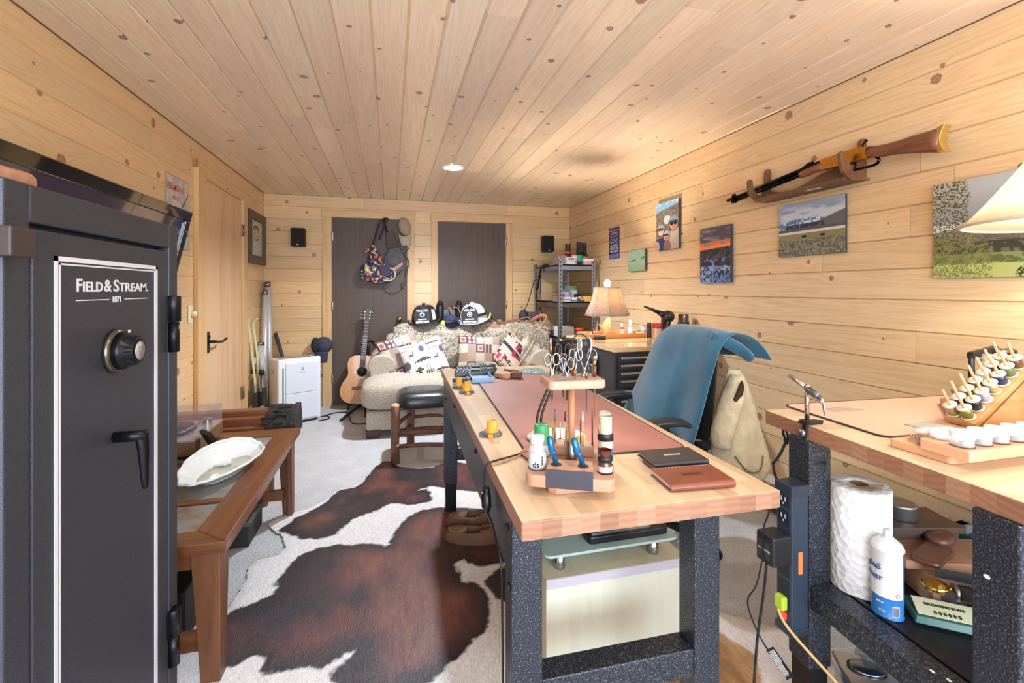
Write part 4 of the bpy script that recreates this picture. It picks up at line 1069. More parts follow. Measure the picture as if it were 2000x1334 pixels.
def face(rgb, U, V, x, y, s, skin, cap, glasses, smile):
    X, Y = (U - x) / s, (V - y) / (s * .62)
    rgb = lay(rgb, np.hypot(X / 1.12, (Y + .05) / 1.12) < 1, '4A342C')
    rgb = lay(rgb, np.hypot(X / .92, Y) < 1, skin)
    rgb = lay(rgb, np.clip((np.hypot((X - .35) / .5, (Y + .2) / .9) < 1), 0, 1) * .25, 'A8745E')
    if cap:
        rgb = lay(rgb, (np.hypot(X / 1.08, (Y - .5) / .95) < 1) & (Y > .42), cap)
        rgb = lay(rgb, (np.hypot((X + .15) / 1.15, (Y - .45) / .28) < 1), '39414E')
    if glasses:
        for k in (-.42, .42): rgb = lay(rgb, np.hypot((X - k) / .4, (Y - .12) / .25) < 1, '17161A')
    else:
        for k in (-.38, .38): rgb = lay(rgb, np.hypot((X - k) / .15, (Y - .12) / .08) < 1, '2B201E')
    rgb = lay(rgb, np.hypot(X / .13, (Y + .16) / .16) < 1, mixc(lin(skin), lin('8A4E3C'), .4))
    rgb = lay(rgb, np.hypot(X / .42, (Y + .47) / (.2 if smile else .08)) < 1, 'EDE2DA' if smile else '9A5C52')
    return rgb
def f_fam(U, V):
    rgb = flat_rgb(U, '6F6A62'); n = noise2(U, V, 12, 22, 7)
    rgb = lay(rgb, (n > .5) * .7, '8F887E'); rgb = lay(rgb, (noise2(U, V, 30, 40, 9) > .58) * .7, '45413C')
    rgb = lay(rgb, V > .86 + .1 * (U - .5) + .02 * (n - .5), '86B5E0'); rgb = lay(rgb, (V > .93) & (n > .5), 'BFD8EE')
    rgb = lay(rgb, (np.hypot((U - .50) / .16, (V - .62) / .09) < 1), 'B8C4D0')
    rgb = lay(rgb, (np.hypot((U - .2) / .38, (V - .02) / .24) < 1), '2C4370'); rgb = lay(rgb, (np.hypot((U - .86) / .30, (V - .05) / .42) < 1), 'B7ADA4')
    rgb = lay(rgb, (np.hypot((U - .50) / .17, (V - .05) / .16) < 1), '8F6E70'); rgb = lay(rgb, (np.hypot((U - .05) / .1, (V - .08) / .12) < 1), 'D6AC98')
    rgb = face(rgb, U, V, .47, .27, .14, 'C99A84', '9FB2C6', False, False)
    rgb = face(rgb, U, V, .21, .40, .155, 'DDAF9A', '8C9AA8', False, True)
    return face(rgb, U, V, .79, .50, .19, 'C68F78', '7C8CA6', True, False)
canvas('family_canvas', 'tall canvas photo of three smiling people in caps on the right wall', 3.362, 3.062, 1.566, 1.944, f_fam, 150, 180)
def f_sun(U, V):
    n = noise2(U, V, 4, 16, 3); n2 = noise2(U, V, 14, 20, 5)
    rgb = flat_rgb(U, '8B8390'); rgb = lay(rgb, np.clip((n - .42) * 5, 0, 1), '54505E'); rgb = lay(rgb, np.clip((.70 - V) * 5, 0, 1) * (V > .58) * (n > .4), 'D9A27C')
    hor = .60 + .03 * U
    rgb = lay(rgb, (V < hor + .12 + .04 * (n - .5)) & (n > .36) & (V > hor), 'E4763E'); rgb = lay(rgb, (V < hor + .05 + .02 * n) & (V > hor), 'EE8A4E')
    g = V < hor
    rgb = lay(rgb, g, '2B2C38'); rgb = lay(rgb, g & (V > .40) & (n2 > .52), '4C4854')
    rgb = lay(rgb, g & (V < .48) & (noise2(U, V, 9, 12, 12) > .53) & (V < .40 + .1 * np.abs(U - .5)), '6D82B4'); rgb = lay(rgb, g & (V < .30) & (noise2(U, V, 12, 16, 13) > .52), '8FA6D8')
    rgb = lay(rgb, g & (V < .16 + .05 * (n2 - .5)) & (U > .3), '5F78B8'); rgb = lay(rgb, g & (noise2(U, V, 26, 30, 15) > .60), '191B24')
    return rgb
canvas('sunset_canvas', 'canvas print of an orange sunset over snowy dark trees', 2.81, 2.511, 1.298, 1.672, f_sun, 140, 180)
def f_land(U, V):
    n = noise2(U, V, 5, 14, 3); n2 = noise2(U, V, 26, 30, 5)
    rgb = flat_rgb(U, 'C3CAD6'); rgb = lay(rgb, np.clip((n - .45) * 5, 0, 1) * .8, '8690A6'); rgb = lay(rgb, (V > .88) * .5, '9DB0CC')
    rid = .64 + .10 * noise2(U, U * 0, 6, 1, 8) * np.sin(np.clip(U * 1.15, 0, 1) * PI)
    rgb = lay(rgb, (V < rid) & (U < .75), '5D7BA8'); rgb = lay(rgb, (V < rid) & (U < .75) & (n2 > .55), 'C9D6E8')
    rgb = lay(rgb, V < .50 + .26 * np.clip((U - .42) / .58, 0, 1) ** .8, '67646C'); rgb = lay(rgb, (V < .60) & (V > .50) & (n2 > .42) & (U > .12) & (U < .72), '33363C')
    rgb = lay(rgb, V < .52, '5A5862'); rgb = lay(rgb, (V < .47) & (V > .425), 'CFCED2')
    rgb = lay(rgb, V < .42, '8C8458'); rgb = lay(rgb, V < .33 + .04 * (n2 - .5), '77745F'); rgb = lay(rgb, (V < .32) & (n2 > .5), '8E8B7C'); rgb = lay(rgb, (V < .30) & (noise2(U, V, 40, 36, 9) > .56), '55564C')
    for x, y in ((.42, .36), (.69, .355)): rgb = lay(rgb, np.hypot((U - x) / .045, (V - y) / .022) < 1, '1E1C1E')
    return rgb
canvas('landscape_print', 'metal print of snowy mountains and grazing bison under the rifle rack', 2.138, 1.745, 1.430, 1.712, f_land, 170, 130, .012)
def f_big(U, V):
    n = noise2(U, V, 5, 8, 3); n2 = noise2(U, V, 34, 30, 5); n3 = noise2(U, V, 150, 120, 6, 2)
    rgb = flat_rgb(U, 'B9C4CE'); rgb = lay(rgb, np.clip(1 - np.abs(V - .62) * 4, 0, 1) * .8, '8E9DB2'); rgb = lay(rgb, (V < .56) & (n > .4), 'D5DADA')
    rgb = lay(rgb, V < .48 + .03 * np.sin(U * 5), '7E858C'); rgb = lay(rgb, V < .43, '7F7A64'); rgb = lay(rgb, (V < .43) & (n3 > .5), '5F5E50')
    rgb = lay(rgb, (V < .36) & (n2 > .4), '3E4438'); rgb = lay(rgb, V < .24, '8A9160'); rgb = lay(rgb, (V < .24) & (n2 > .56), '5C6A40'); rgb = lay(rgb, (V < .14), 'B6C078')
    rgb = lay(rgb, (U < .14 + .10 * n) & (n3 > .5), '8E8A56'); rgb = lay(rgb, (U < .12 + .10 * n) & (n3 > .60), '4E4A2C'); rgb = lay(rgb, (U < .30) & (V < .34) & (n3 > .52), '7C8046')
    for k in range(7):
        y = .05 + k * .055; rgb = lay(rgb, (U > .72 - .07 * (k % 3) - .03 * (6 - k) * .5) & (np.abs(V - y - .05 * (1 - U)) < .022) & (n2 > .42), '2A3A30')
    rgb = lay(rgb, (np.hypot((U - .50) / .10, (V - .03) / .10) < 1) & (n3 > .4), '2F3C2A')
    return rgb
canvas('large_print', 'large metal landscape print with aspen and pine behind the big lamp', 1.372, .74, 1.296, 1.668, f_big, 340, 220, .012)
# poster with lettering
t = thing('gun_poster', 'narrow blue tin poster with white lettering on the right wall', 'poster', (XR - .001, 4.143, 1.555), (0, 0, R(-90)))
b = B(); b.box(-.107, .107, -.003, 0, 0, .303); b.o('panel', mat('2D3570', .5), t)
b = B(); b.box(-.1, .1, -.0036, -.0028, .006, .045); b.o('bottom_band', mat('6C7AB8', .5), t)
LW = mat('E6DFEA', .5); LP = mat('E79AA0', .5); LB = mat('9BA4D8', .5)
for s_, z, sz, m_, sx in (('MONEY CANNOT BUY', .268, .020, LB, .98), ('HAPPINESS', .238, .029, LP, 1.05), ('BUT IT CAN BUY', .212, .022, LB, 1.0), ('GUNS', .148, .075, LB, .92), ('WHICH IS PRETTY', .122, .020, LW, 1.0), ('MUCH THE', .090, .034, LW, 1.0), ('SAME THING', .062, .028, LW, 1.0)):
    text('lettering', s_, sz, m_, t, (0, -.0036, z), (R(90), 0, 0), .0006, sx=sx)
# ---------------------------------------------------------------- rifle and its rack
RACKW = woodmat('walnut_rack', '80583C', '54382A', 'y', .8, .45)
t = thing('rifle_rack', 'wall rack of walnut holding the rifle on the right wall', 'rack', (2.06, 1.93, 1.75))
prof = [(2.122, 1.752), (2.03, 1.752), (1.99, 1.782), (1.972, 1.815), (1.968, 1.868), (1.978, 1.878), (1.995, 1.872), (2.003, 1.835), (2.03, 1.806), (2.062, 1.806), (2.083, 1.84), (2.088, 1.93), (2.098, 1.945), (2.122, 1.945)]
for y, dz in ((1.66, .012), (2.215, -.012)):
    b = wb(t); b.prism([(x, z + (dz if 1.80 < z < 1.86 else 0)) for x, z in prof], y - .009, y + .009, plane='xz'); b.o('end_bracket', RACKW, t, bevel=.002)
b = wb(t); b.box(2.0, 2.122, 1.669, 2.206, 1.752, 1.766); b.o('bottom_board', RACKW, t)
b = wb(t); n_ = 24
wave = [(1.669 + .537 * k / n_, 1.766 + .040 + .028 * math.sin(PI * 2 * k / n_ + .6)) for k in range(n_ + 1)]
b.prism([(1.669, 1.766)] + wave + [(2.206, 1.766)], 2.06, 2.072, plane='yz'); b.o('wavy_front', RACKW, t)
b = wb(t); b.box(2.03, 2.05, 1.82, 1.90, 1.7505, 1.7525); b.o('label_plate', mat('D9D3CE', .5), t)
for y in (1.72, 1.98, 2.16): b = wb(t); b.can((2.03, y, 1.7507), .006, .0015, 10); b.o('screw', STEEL, t)
t = thing('lever_rifle', 'lever action rifle with walnut stock and brass receiver in the wall rack', 'rifle', (2.045, 1.86, 1.86))
BLUED = mat('1D1E22', .22, .9); WALN = woodmat('walnut_stock', '8A5236', '3C2218', 'y', 1.1, .28, coat=.5); GOLD = mat('C98F3E', .25, 1)
gx = 2.045
def ln(y): return 1.872 + (1.844 - y) / (2.466 - 1.844) * .062     # bore line
b = wb(t); b.tube([(gx, 1.80, ln(1.80)), (gx, 2.466, ln(2.466))], [.0125, .0105], 14); b.tube([(gx, 2.462, ln(2.466)), (gx, 2.47, ln(2.47))], .009, 12); b.o('barrel', BLUED, t)
b = wb(t); b.tube([(gx, 1.86, ln(1.86) - .021), (gx, 2.43, ln(2.43) - .021)], .0095, 12); b.o('magazine_tube', BLUED, t)
b = wb(t); b.box(gx - .012, gx + .012, 2.405, 2.42, ln(2.41) - .032, ln(2.41) + .012); b.box(gx - .002, gx + .002, 2.40, 2.43, ln(2.41) + .008, ln(2.41) + .024); b.o('front_band', BLUED, t)
b = wb(t); b.prism([(1.86, ln(1.86) + .009), (1.93, ln(1.93) + .010), (1.885, ln(1.88) + .024), (1.86, ln(1.86) + .022)], gx - .005, gx + .005, plane='yz'); b.o('rear_sight', BLUED, t)
b = wb(t)
b.tube([(gx, 1.80, ln(1.8) - .018), (gx, 1.90, ln(1.9) - .02), (gx, 1.93, ln(1.93) - .02), (gx, 1.94, ln(1.94) - .02)], [.021, .02, .017, .014], 16, flat=(.75, 1.05)); b.o('forearm', WALN, t)
b = wb(t); b.prism([(1.815, ln(1.81) + .012), (1.62, 1.893), (1.59, 1.886), (1.585, 1.832), (1.66, 1.828), (1.815, ln(1.81) - .040)], gx - .014, gx + .014, plane='yz'); b.o('receiver', GOLD, t, bevel=.004)
b = wb(t); b.tube(smooth_path([(gx, 1.615, 1.888), (gx, 1.605, 1.905), (gx, 1.59, 1.912), (gx, 1.60, 1.918)], 4), .004, 8); b.o('hammer', BLUED, t)
b = wb(t); b.tube(smooth_path([(gx, 1.70, 1.830), (gx, 1.695, 1.805), (gx, 1.665, 1.797), (gx, 1.60, 1.795), (gx, 1.565, 1.795), (gx, 1.545, 1.80), (gx, 1.538, 1.815), (gx, 1.55, 1.828)], 4), .0045, 8, flat=(1.5, .8)); b.tube(smooth_path([(gx, 1.65, 1.828), (gx, 1.642, 1.815), (gx, 1.648, 1.804)], 4), .003, 6); b.o('lever', BLUED, t)
b = wb(t)
st = [(1.59, 1.859, .027), (1.55, 1.852, .025), (1.51, 1.846, .027), (1.46, 1.843, .029), (1.40, 1.838, .037), (1.34, 1.831, .044), (1.300, 1.826, .049)]
b.tube([(gx, y, z) for y, z, r in st], [r for y, z, r in st], 20, flat=(.52, 1.0)); b.o('stock', WALN, t)
b = wb(t); cr = [(1.280 + .017 * math.sin(PI * k / 10), 1.826 + (k - 5) * .0104) for k in range(11)]
b.prism(cr + [(1.306, 1.826 + .048), (1.306, 1.826 - .048)], gx - .020, gx + .020, plane='yz'); b.o('butt_plate', mat('E3C77A', .2, 1), t, bevel=.002)
# ---------------------------------------------------------------- baseboard heater
t = thing('baseboard_heater', 'long white electric baseboard heater along the right wall', 'heater', (2.09, 2.35, 0))
b = wb(t); b.box(2.112, 2.122, 1.3, 3.35, .01, .185); b.o('back_plate', mat('E8EAEA', .4), t)
b = wb(t); b.hexa([(2.055, 1.3, .160), (2.112, 1.3, .174), (2.112, 3.35, .174), (2.055, 3.35, .160), (2.055, 1.3, .172), (2.112, 1.3, .186), (2.112, 3.35, .186), (2.055, 3.35, .172)]); b.o('top_cover', mat('EEF0F1', .35), t)
b = wb(t); b.box(2.050, 2.056, 1.3, 3.35, .045, .125); b.o('front_panel', mat('D9D6D0', .4), t)
b = wb(t); b.box(2.062, 2.112, 1.31, 3.34, .05, .14); b.o('fin_block', mat('232426', .5), t)
for y in (1.3, 3.35): b = wb(t); b.box(2.05, 2.122, y - .006, y + .006, .01, .188); b.o('end_cap', mat('EEF0F1', .35), t)
# ---------------------------------------------------------------- large lamp on the right bench
SH = NT('cream_shade'); SH.set(Base_Color=lin('F4ECDA'), Roughness=.8)
tr = SH.n('BsdfTranslucent'); tr.inputs[0].default_value = (*lin('FFF3DC'), 1); mx = SH.n('MixShader'); mx.inputs[0].default_value = .5
SH.l(SH.p.outputs[0], mx.inputs[1]); SH.l(tr.outputs[0], mx.inputs[2]); SH.l(mx.outputs[0], SH.t.nodes['Material Output'].inputs[0])
t = thing('table_lamp', 'large lamp with bright cream cone shade on the right bench', 'lamp', (1.70, .755, T2))
zr = 1.422 - T2
b = B(); b.lathe([(.238, zr), (.19, zr + .06), (.14, zr + .13), (.10, zr + .19), (.075, zr + .245)], 48); b.o('lamp_shade', SH.m, t, solid=.002)
b = B(); b.tube([(.239 * math.cos(2 * PI * k / 48), .239 * math.sin(2 * PI * k / 48), zr + .003) for k in range(48)], .005, 6, closed=True); b.tube([(.076 * math.cos(2 * PI * k / 32), .076 * math.sin(2 * PI * k / 32), zr + .244) for k in range(32)], .004, 6, closed=True); b.o('shade_trim', mat('CFC2A8', .8), t)
b = B(); b.lathe([(0, 0), (.06, 0), (.06, .012), (.03, .03), (.035, .12), (.05, .22), (.035, .32), (.02, .36), (.02, .40), (0, .40)], 36); b.o('base', mat('6A4A34', .35), t)
b = B(); b.cyl((0, 0, .40), (0, 0, zr + .02), .012); b.lathe([(.015, zr + .02), (.03, zr + .06), (.032, zr + .09), (.02, zr + .12), (0, zr + .13)], 16); b.o('bulb', mat('FFF4DC', .4, emit=25.), t)
light('table_lamp_light', 'POINT', (0, 0, zr + .105), 42, (1, .92, .80), .035, parent=t)
# ---------------------------------------------------------------- tool chest in the corner
TC = .885
t = thing('tool_chest', 'dark grey tool chest with wooden top and many drawers against the right wall', 'cabinet', (1.73, 3.05, 0))
CH = mat('3B3B43', .42, .4)
b = wb(t); b.box(1.375, 2.105, 2.685, 3.47, .09, TC - .032); b.o('body', CH, t, bevel=.006)
b = wb(t); b.box(1.36, 2.115, 2.665, 3.485, TC - .032, TC); b.o('wood_top', woodmat('chest_top', 'E6C79C', 'D6AF7E', 'y', .5, .15, coat=.7), t, bevel=.003)
z = TC - .055
for k, h_ in enumerate((.045, .045, .045, .06, .06, .075, .09, .11, .12)):
    b = wb(t); b.box(1.395, 2.09, 2.672, 2.6845, z - h_ + .004, z); dr = b.o('drawer', CH, t, bevel=.002)
    b = wb(t); b.box(1.41, 2.075, 2.655, 2.6715, z - .022, z - .006); b.o('pull', mat('B9BEC2', .25, 1), dr, bevel=.004)
    z -= h_ + .004
b = wb(t); b.box(1.352, 1.374, 2.93, 2.99, .66, .80); b.o('side_handle', mat('1C1C22', .35), t, bevel=.008)
for x in (1.42, 2.05):
    for y in (2.74, 3.42):
        b = wb(t); b.cyl((x - .015, y, .045), (x + .015, y, .045), .045, n=20); b.box(x - .025, x + .025, y - .03, y + .03, .07, .09); b.o('caster', BLACK, t)
# tray and lamp on it
t = thing('wooden_tray', 'shallow wooden tray on the tool chest', 'tray', (1.65, 3.30, TC))
WT = woodmat('tray_wood', 'C08A58', '95643C', 'x', .7, .4)
b = wb(t); b.box(1.42, 1.88, 3.155, 3.40, TC, TC + .008); b.o('tray_base', WT, t)
for q in ((1.42, 1.88, 3.155, 3.169, TC + .008, TC + .036), (1.42, 1.88, 3.386, 3.40, TC + .008, TC + .036), (1.42, 1.434, 3.169, 3.386, TC + .008, TC + .036), (1.866, 1.88, 3.169, 3.386, TC + .008, TC + .036)):
    b = wb(t); b.box(*q); b.o('tray_rim', WT, t, bevel=.002)
lx, ly = 1.625, 3.29
t = thing('table_lamp', 'lamp with tan burlap bell shade and carved pale base on the tool chest', 'lamp', (lx, ly, TC + .0085))
z0 = TC + .0085
BUR = NT('burlap'); tc = BUR.n('TexCoord'); nz = BUR.n('TexNoise', i_Scale=120., i_Detail=3.0); BUR.l(tc.outputs['Object'], nz.inputs['Vector'])
BUR.set(Base_Color=BUR.ramp(nz.outputs[0], [(.35, lin('8A7768')), (.65, lin('BBA896'))]), Roughness=.95); BUR.bump(nz.outputs[0], .6, .003)
tr = BUR.n('BsdfTranslucent'); tr.inputs[0].default_value = (*lin('C9AE90'), 1); mx = BUR.n('MixShader'); mx.inputs[0].default_value = .18
BUR.l(BUR.p.outputs[0], mx.inputs[1]); BUR.l(tr.outputs[0], mx.inputs[2]); BUR.l(mx.outputs[0], BUR.t.nodes['Material Output'].inputs[0])
zs = 1.052 - z0
b = B(); n_ = 8
def shade(u, v):
    a = 2 * PI * (u + 1 / 16); k = [(0, .165), (.2, .143), (.5, .118), (.8, .104), (1, .098)]
    q = v * 4; i = min(int(q), 3); f = q - i; r = k[i][1] * (1 - f) + k[i + 1][1] * f
    m = (u * n_) % 1; r *= math.cos(PI / n_) / math.cos((m - .5) * 2 * PI / n_) * 1.04
    return (r * math.cos(a), r * math.sin(a), zs + .218 * v)
b.grid(shade, 64, 12, cu=True); b.o('lamp_shade', BUR.m, t, solid=.002)
b = B()
for k in range(8):
    b.tube([tuple(x * 1.006 if i < 2 else x for i, x in enumerate(shade(k / 8 + 1e-4, v / 8))) for v in range(9)], .0016, 5)
for vv in (0, 1): b.tube([shade(k / 64, vv) for k in range(64)], .0025, 5, closed=True)
b.o('shade_seams', mat('B29E88', .9), t)
b = B(); b.prism(rrect(-.055, .055, -.04, .04, .012), 0, .010); b.o('foot', mat('4A3A2E', .5), t)
b = B(); b.tube([(-.005, 0, .010), (-.008, 0, .04), (0, 0, .09), (.010, 0, .125), (.012, 0, .14)], [.046, .05, .043, .026, .015], 14, flat=(1, .7)); b.tube([(-.03, -.01, .05), (-.06, -.012, .075), (-.075, -.01, .09)], [.014, .01, .005], 8); b.o('carved_base', mat('DCC096', .6, var=.25, scale=45), t)
b = B(); b.cyl((.012, 0, .14), (.012, 0, .185), .011); b.o('neck', mat('F0E8DA', .5), t)
b = B(); b.ball((.012, 0, .25), .03, 12, 8); b.cyl((.012, 0, .18), (.012, 0, .23), .013); b.o('bulb', mat('FFF2DC', .4, emit=12.), t)
b = B(); b.cyl((0, 0, zs + .218), (0, 0, zs + .228), .022); b.ball((0, 0, zs + .25), .026, 16, 12); b.o('glass_finial', mat('FFF6E8', .15, emit=3.), t, label='round glass finial')
light('chest_lamp_light', 'POINT', (.012, 0, .285), 42, (1, .88, .70), .02, parent=t)
# small things around the lamp
def bottle(name, label, loc, prof, mats, cat='bottle', group=None, n=20, label_band=None, capname='cap', band_mat=None, rot=0):
    """prof: body profile and cap profile"""
    t = thing(name, label, cat, loc, rot, group)
    b = B(); b.lathe(prof[0], n); b.o('body', mats[0], t)
    if prof[1]: b = B(); b.lathe(prof[1], n); b.o(capname, mats[1], t)
    if label_band:
        r, za, zb = label_band; b = B(); b.lathe([(r, za), (r, zb)], n); b.o('paper_label', band_mat, t)
    return t
def cyl_prof(r, h, neck=None, nh=.01):
    p = [(0, 0), (r - .002, 0), (r, .002), (r, h - .004)]
    return p + ([(r - .004, h), (neck, h + .004), (neck, h + nh)] if neck else [(r - .003, h), (0, h)])
def cap_prof(r, z, h): return [(0, z), (r, z), (r, z + h - .002), (r - .002, z + h), (0, z + h)]
PW = mat('EDEDF0', .4); PR = mat('C8384A', .4); PK = mat('1C1B1E', .4)
zt = TC + .0085
bottle('glue_bottle', 'small white bottle with red pointed cap in the wooden tray', (1.74, 3.27, zt), (cyl_prof(.018, .045, .009, .052), [(0, .052), (.011, .052), (.011, .060), (.004, .088), (0, .09)]), (PW, PR))
bottle('vial', 'white vial standing right of the red capped bottle in the tray', (1.832, 3.30, zt), (cyl_prof(.020, .058, .012, .064), cap_prof(.013, .064, .022)), (PW, mat('C9CCD2', .4)), label_band=(.0203, .012, .05), band_mat=mat('D5DAE4', .5))
t = Solo((1.92, 3.38, TC)); t.cbox((1.92, 3.38, TC + .02), (.06, .04, .04)); t.fin('small_box', 'small pale box on the tool chest behind the tray', 'box', mat('B7C0CC', .5), bevel=.002)
bottle('jar', 'pale grey cup on the tool chest behind the black spray can', (2.0, 3.37, TC), ([(0, 0), (.028, 0), (.036, .07), (.034, .07), (.026, .004), (0, .004)], [(.033, .066), (.037, .066), (.037, .074), (.033, .074)]), (mat('C6C4C8', .4), PW), cat='cup', capname='rim')
bottle('spray_can', 'slim black spray bottle on the tool chest beside the white canister', (1.905, 3.15, TC), (cyl_prof(.018, .085), cap_prof(.0165, .085, .03)), (PK, mat('3A3A3E', .3)))
bottle('canister', 'white canister with raspberry red lid on the tool chest', (1.965, 3.12, TC), (cyl_prof(.043, .075), cap_prof(.045, .075, .034)), (mat('D8D0CA', .4), PR), cat='canister', capname='lid', label_band=(.0434, .004, .07), band_mat=mat('CFC2B4', .5))
bottle('jar', 'brown glass jar with black lid on the tool chest behind the chair', (2.05, 2.93, TC), (cyl_prof(.045, .09, .036, .098), cap_prof(.04, .098, .035)), (mat('4A2A1C', .15, coat=.6), PK), cat='jar', capname='lid')
bottle('jar', 'short dark brown jar on the tool chest close behind the teal blanket', (1.955, 2.93, TC), (cyl_prof(.042, .066), None), (mat('6A4638', .25), PK), cat='jar')
t = thing('bell', 'small dark red bell in the left end of the tray', 'bell', (1.495, 3.27, zt)); b = B(); b.lathe([(0, .002), (.034, 0), (.034, .006), (.026, .014), (.018, .036), (.008, .042), (0, .043)], 20); b.o('body', mat('5A1F24', .25), t); b = B(); b.ball((0, 0, .049), .007, 10, 8); b.o('knob', mat('5A1F24', .25), t)
t = Solo((1.48, 3.115, TC)); t.prism(rrect(1.435, 1.525, 3.10, 3.13, .012), TC, TC + .028); t.fin('battery_pack', 'flat black lobed case on the tool chest in front of the tray', 'case', mat('1E1E20', .6, bump=.6, bscale=160), bevel=.004)
for i, (x, y, c, lb) in enumerate(((1.69, 3.235, 'D9B48A', 'small tan wooden bead in the tray'), (1.79, 3.24, 'E4DCD0', 'small cream figurine in the tray'))):
    t = Solo((x, y, zt)); t.lathe([(0, 0), (.011, 0), (.013, .012), (.007, .02), (.008, .026), (0, .032)], 12, 0, (x, y, zt)); t.fin('trinket', lb, 'trinket', mat(c, .6))
# air duster
t = thing('air_duster', 'black cordless air duster with long nozzle standing on the tool chest', 'blower', (1.985, 3.055, TC))
DK = mat('242427', .4)
b = B(); b.tube(smooth_path([(.0, 0, 0.0), (.002, 0, .06), (.012, 0, .11), (.02, 0, .14)], 4), [.03, .029, .028, .027, .026, .025, .024, .024, .024, .025, .026, .026, .026][:13], 14); b.o('grip', DK, t)
b = B(); b.ball((.018, 0, .165), (.055, .036, .046), 20, 14); b.cyl((-.02, 0, .180), (-.06, 0, .197), .026, .017, 16); body = b.o('motor_housing', DK, t)
b = B(); b.cyl((-.055, 0, .196), (-.165, 0, .238), .015, .0075, 14); b.cyl((-.162, 0, .2365), (-.178, 0, .2425), .0095, .008, 14); b.o('nozzle', DK, t)
b = B(); b.at((.02, -.034, .17), (R(90), 0, 0)); b.lathe([(0, 0), (.02, 0), (.018, .006), (0, .007)], 18); b.o('vent_cap', mat('38383C', .5), t)
b = B(); b.box(-.035, -.015, -.008, .008, .11, .145); b.o('trigger', mat('3A3A3E', .5), t, bevel=.003)
b = B(); b.prism(rrect(-.04, .04, -.035, .035, .012), 0, .012); b.o('foot', DK, t)
# ---------------------------------------------------------------- steel shelving unit
SX0, SX1, SY0, SY1 = 1.66, 2.06, 4.45, 5.28
t = thing('shelving_unit', 'grey steel rivet shelving unit in the back right corner', 'shelf', (1.86, 4.86, 0))
GA = mat('8A8E94', .35, .8); GAD = mat('5A5552', .4, .6)
for x, sx in ((SX0, 1), (SX1, -1)):
    for y, sy in ((SY0, 1), (SY1, -1)):
        b = wb(t)
        b.box(min(x, x + sx * .038), max(x, x + sx * .038), min(y, y + sy * .003), max(y, y + sy * .003), 0, 1.55); b.box(min(x, x + sx * .003), max(x, x + sx * .003), min(y + sy * .0031, y + sy * .038), max(y + sy * .0031, y + sy * .038), 0, 1.55)
        for k in range(36):
            zz = .05 + k * .042
            xm = x + sx * .019; ym = y + sy * .019
            b.hexa([(xm - .006, y - sy * .0006, zz), (xm + .003, y - sy * .0006, zz), (xm + .003, y + sy * .0032, zz), (xm - .006, y + sy * .0032, zz), (xm - .002, y - sy * .0006, zz + .026), (xm + .007, y - sy * .0006, zz + .026), (xm + .007, y + sy * .0032, zz + .026), (xm - .002, y + sy * .0032, zz + .026)], 1)
            b.hexa([(x - sx * .0006, ym - .006, zz), (x - sx * .0006, ym + .003, zz), (x + sx * .0032, ym + .003, zz), (x + sx * .0032, ym - .006, zz), (x - sx * .0006, ym - .002, zz + .026), (x - sx * .0006, ym + .007, zz + .026), (x + sx * .0032, ym + .007, zz + .026), (x + sx * .0032, ym - .002, zz + .026)], 1)
        b.o('post', [GA, mat('17171A', .7)], t)
SZ = (1.51, 1.125, .76, .35)
for zs_ in SZ:
    b = wb(t)
    b.box(SX0 + .004, SX1 - .004, SY0 + .004, SY1 - .004, zs_ - .012, zs_)
    b.box(SX0 + .004, SX1 - .004, SY0 + .004, SY0 + .012, zs_ - .055, zs_ + .002).box(SX0 + .004, SX1 - .004, SY1 - .012, SY1 - .004, zs_ - .055, zs_ + .002).box(SX0 + .004, SX0 + .012, SY0 + .012, SY1 - .012, zs_ - .055, zs_ + .002).box(SX1 - .012, SX1 - .004, SY0 + .012, SY1 - .012, zs_ - .055, zs_ + .002)
    b.o('shelf_board', GAD if zs_ < 1.4 else GA, t)
def carton(label, c, d, hexc, face_=None, rz=0, group='cartons on the shelf', name='carton', bands=()):
    t = thing(name, label, 'box', c, rz, group)
    b = B(); b.box(-d[0] / 2, d[0] / 2, -d[1] / 2, d[1] / 2, 0, d[2]); b.o('box_body', mat(hexc, .55) if isinstance(hexc, str) else hexc, t, bevel=.001)
    for z0_, z1_, hx in bands:
        b = B(); e = .0006; b.box(-d[0] / 2 - e, d[0] / 2 + e, -d[1] / 2 - e, d[1] / 2 + e, z0_ * d[2], z1_ * d[2]); b.o('printed_band', mat(hx, .55), t)
    return t
def barcode(parent, x, y, z, w_, h_, axis='x', n=14, seed=1):
    """printed bars on a label face; x, y, z is the lower left corner in the parent's frame"""
    rr = random.Random(seed); b = B(); p = 0
    while p < w_:
        k = rr.choice((.5, .8, 1.3)) * w_ / n / 1.6
        b.box(x + p, x + min(p + k, w_), y - .0004, y, z, z + h_); p += k + rr.choice((.5, .9)) * w_ / n / 1.3
    return b.o('barcode', mat('2A2A2E', .6), parent)
z = 1.512
MIX = mat('8E7A70', .6, var=.9, scale=60)
carton('mottled dark box at the left end of the top shelf', (1.735, 4.62, z), (.10, .16, .095), MIX)
k = carton('white barcoded box at the front of the top shelf', (1.80, 4.50, z), (.085, .06, .075), 'D4D2D0', bands=((.42, .52, '9A9A9E'),)); barcode(k, -.03, -.0306, .045, .06, .022)
carton('white and red ammunition box at the right end of the top shelf', (2.0, 4.50, z), (.105, .07, .062), 'E4E0E0', bands=((.55, .66, 'C8483C'), (.2, .3, 'C8483C')))
carton('pale box behind the white barcoded box on the top shelf', (1.868, 4.56, z), (.05, .05, .10), 'D8CCC4', bands=((.15, .6, 'C9AFA4'),))
bottle('powder_bottle', 'dark bottle with red cap at the back of the top shelf', (1.84, 4.66, z), (cyl_prof(.042, .11, .03, .12), cap_prof(.034, .12, .025)), (mat('3A2A2A', .4), mat('C84A34', .4)))
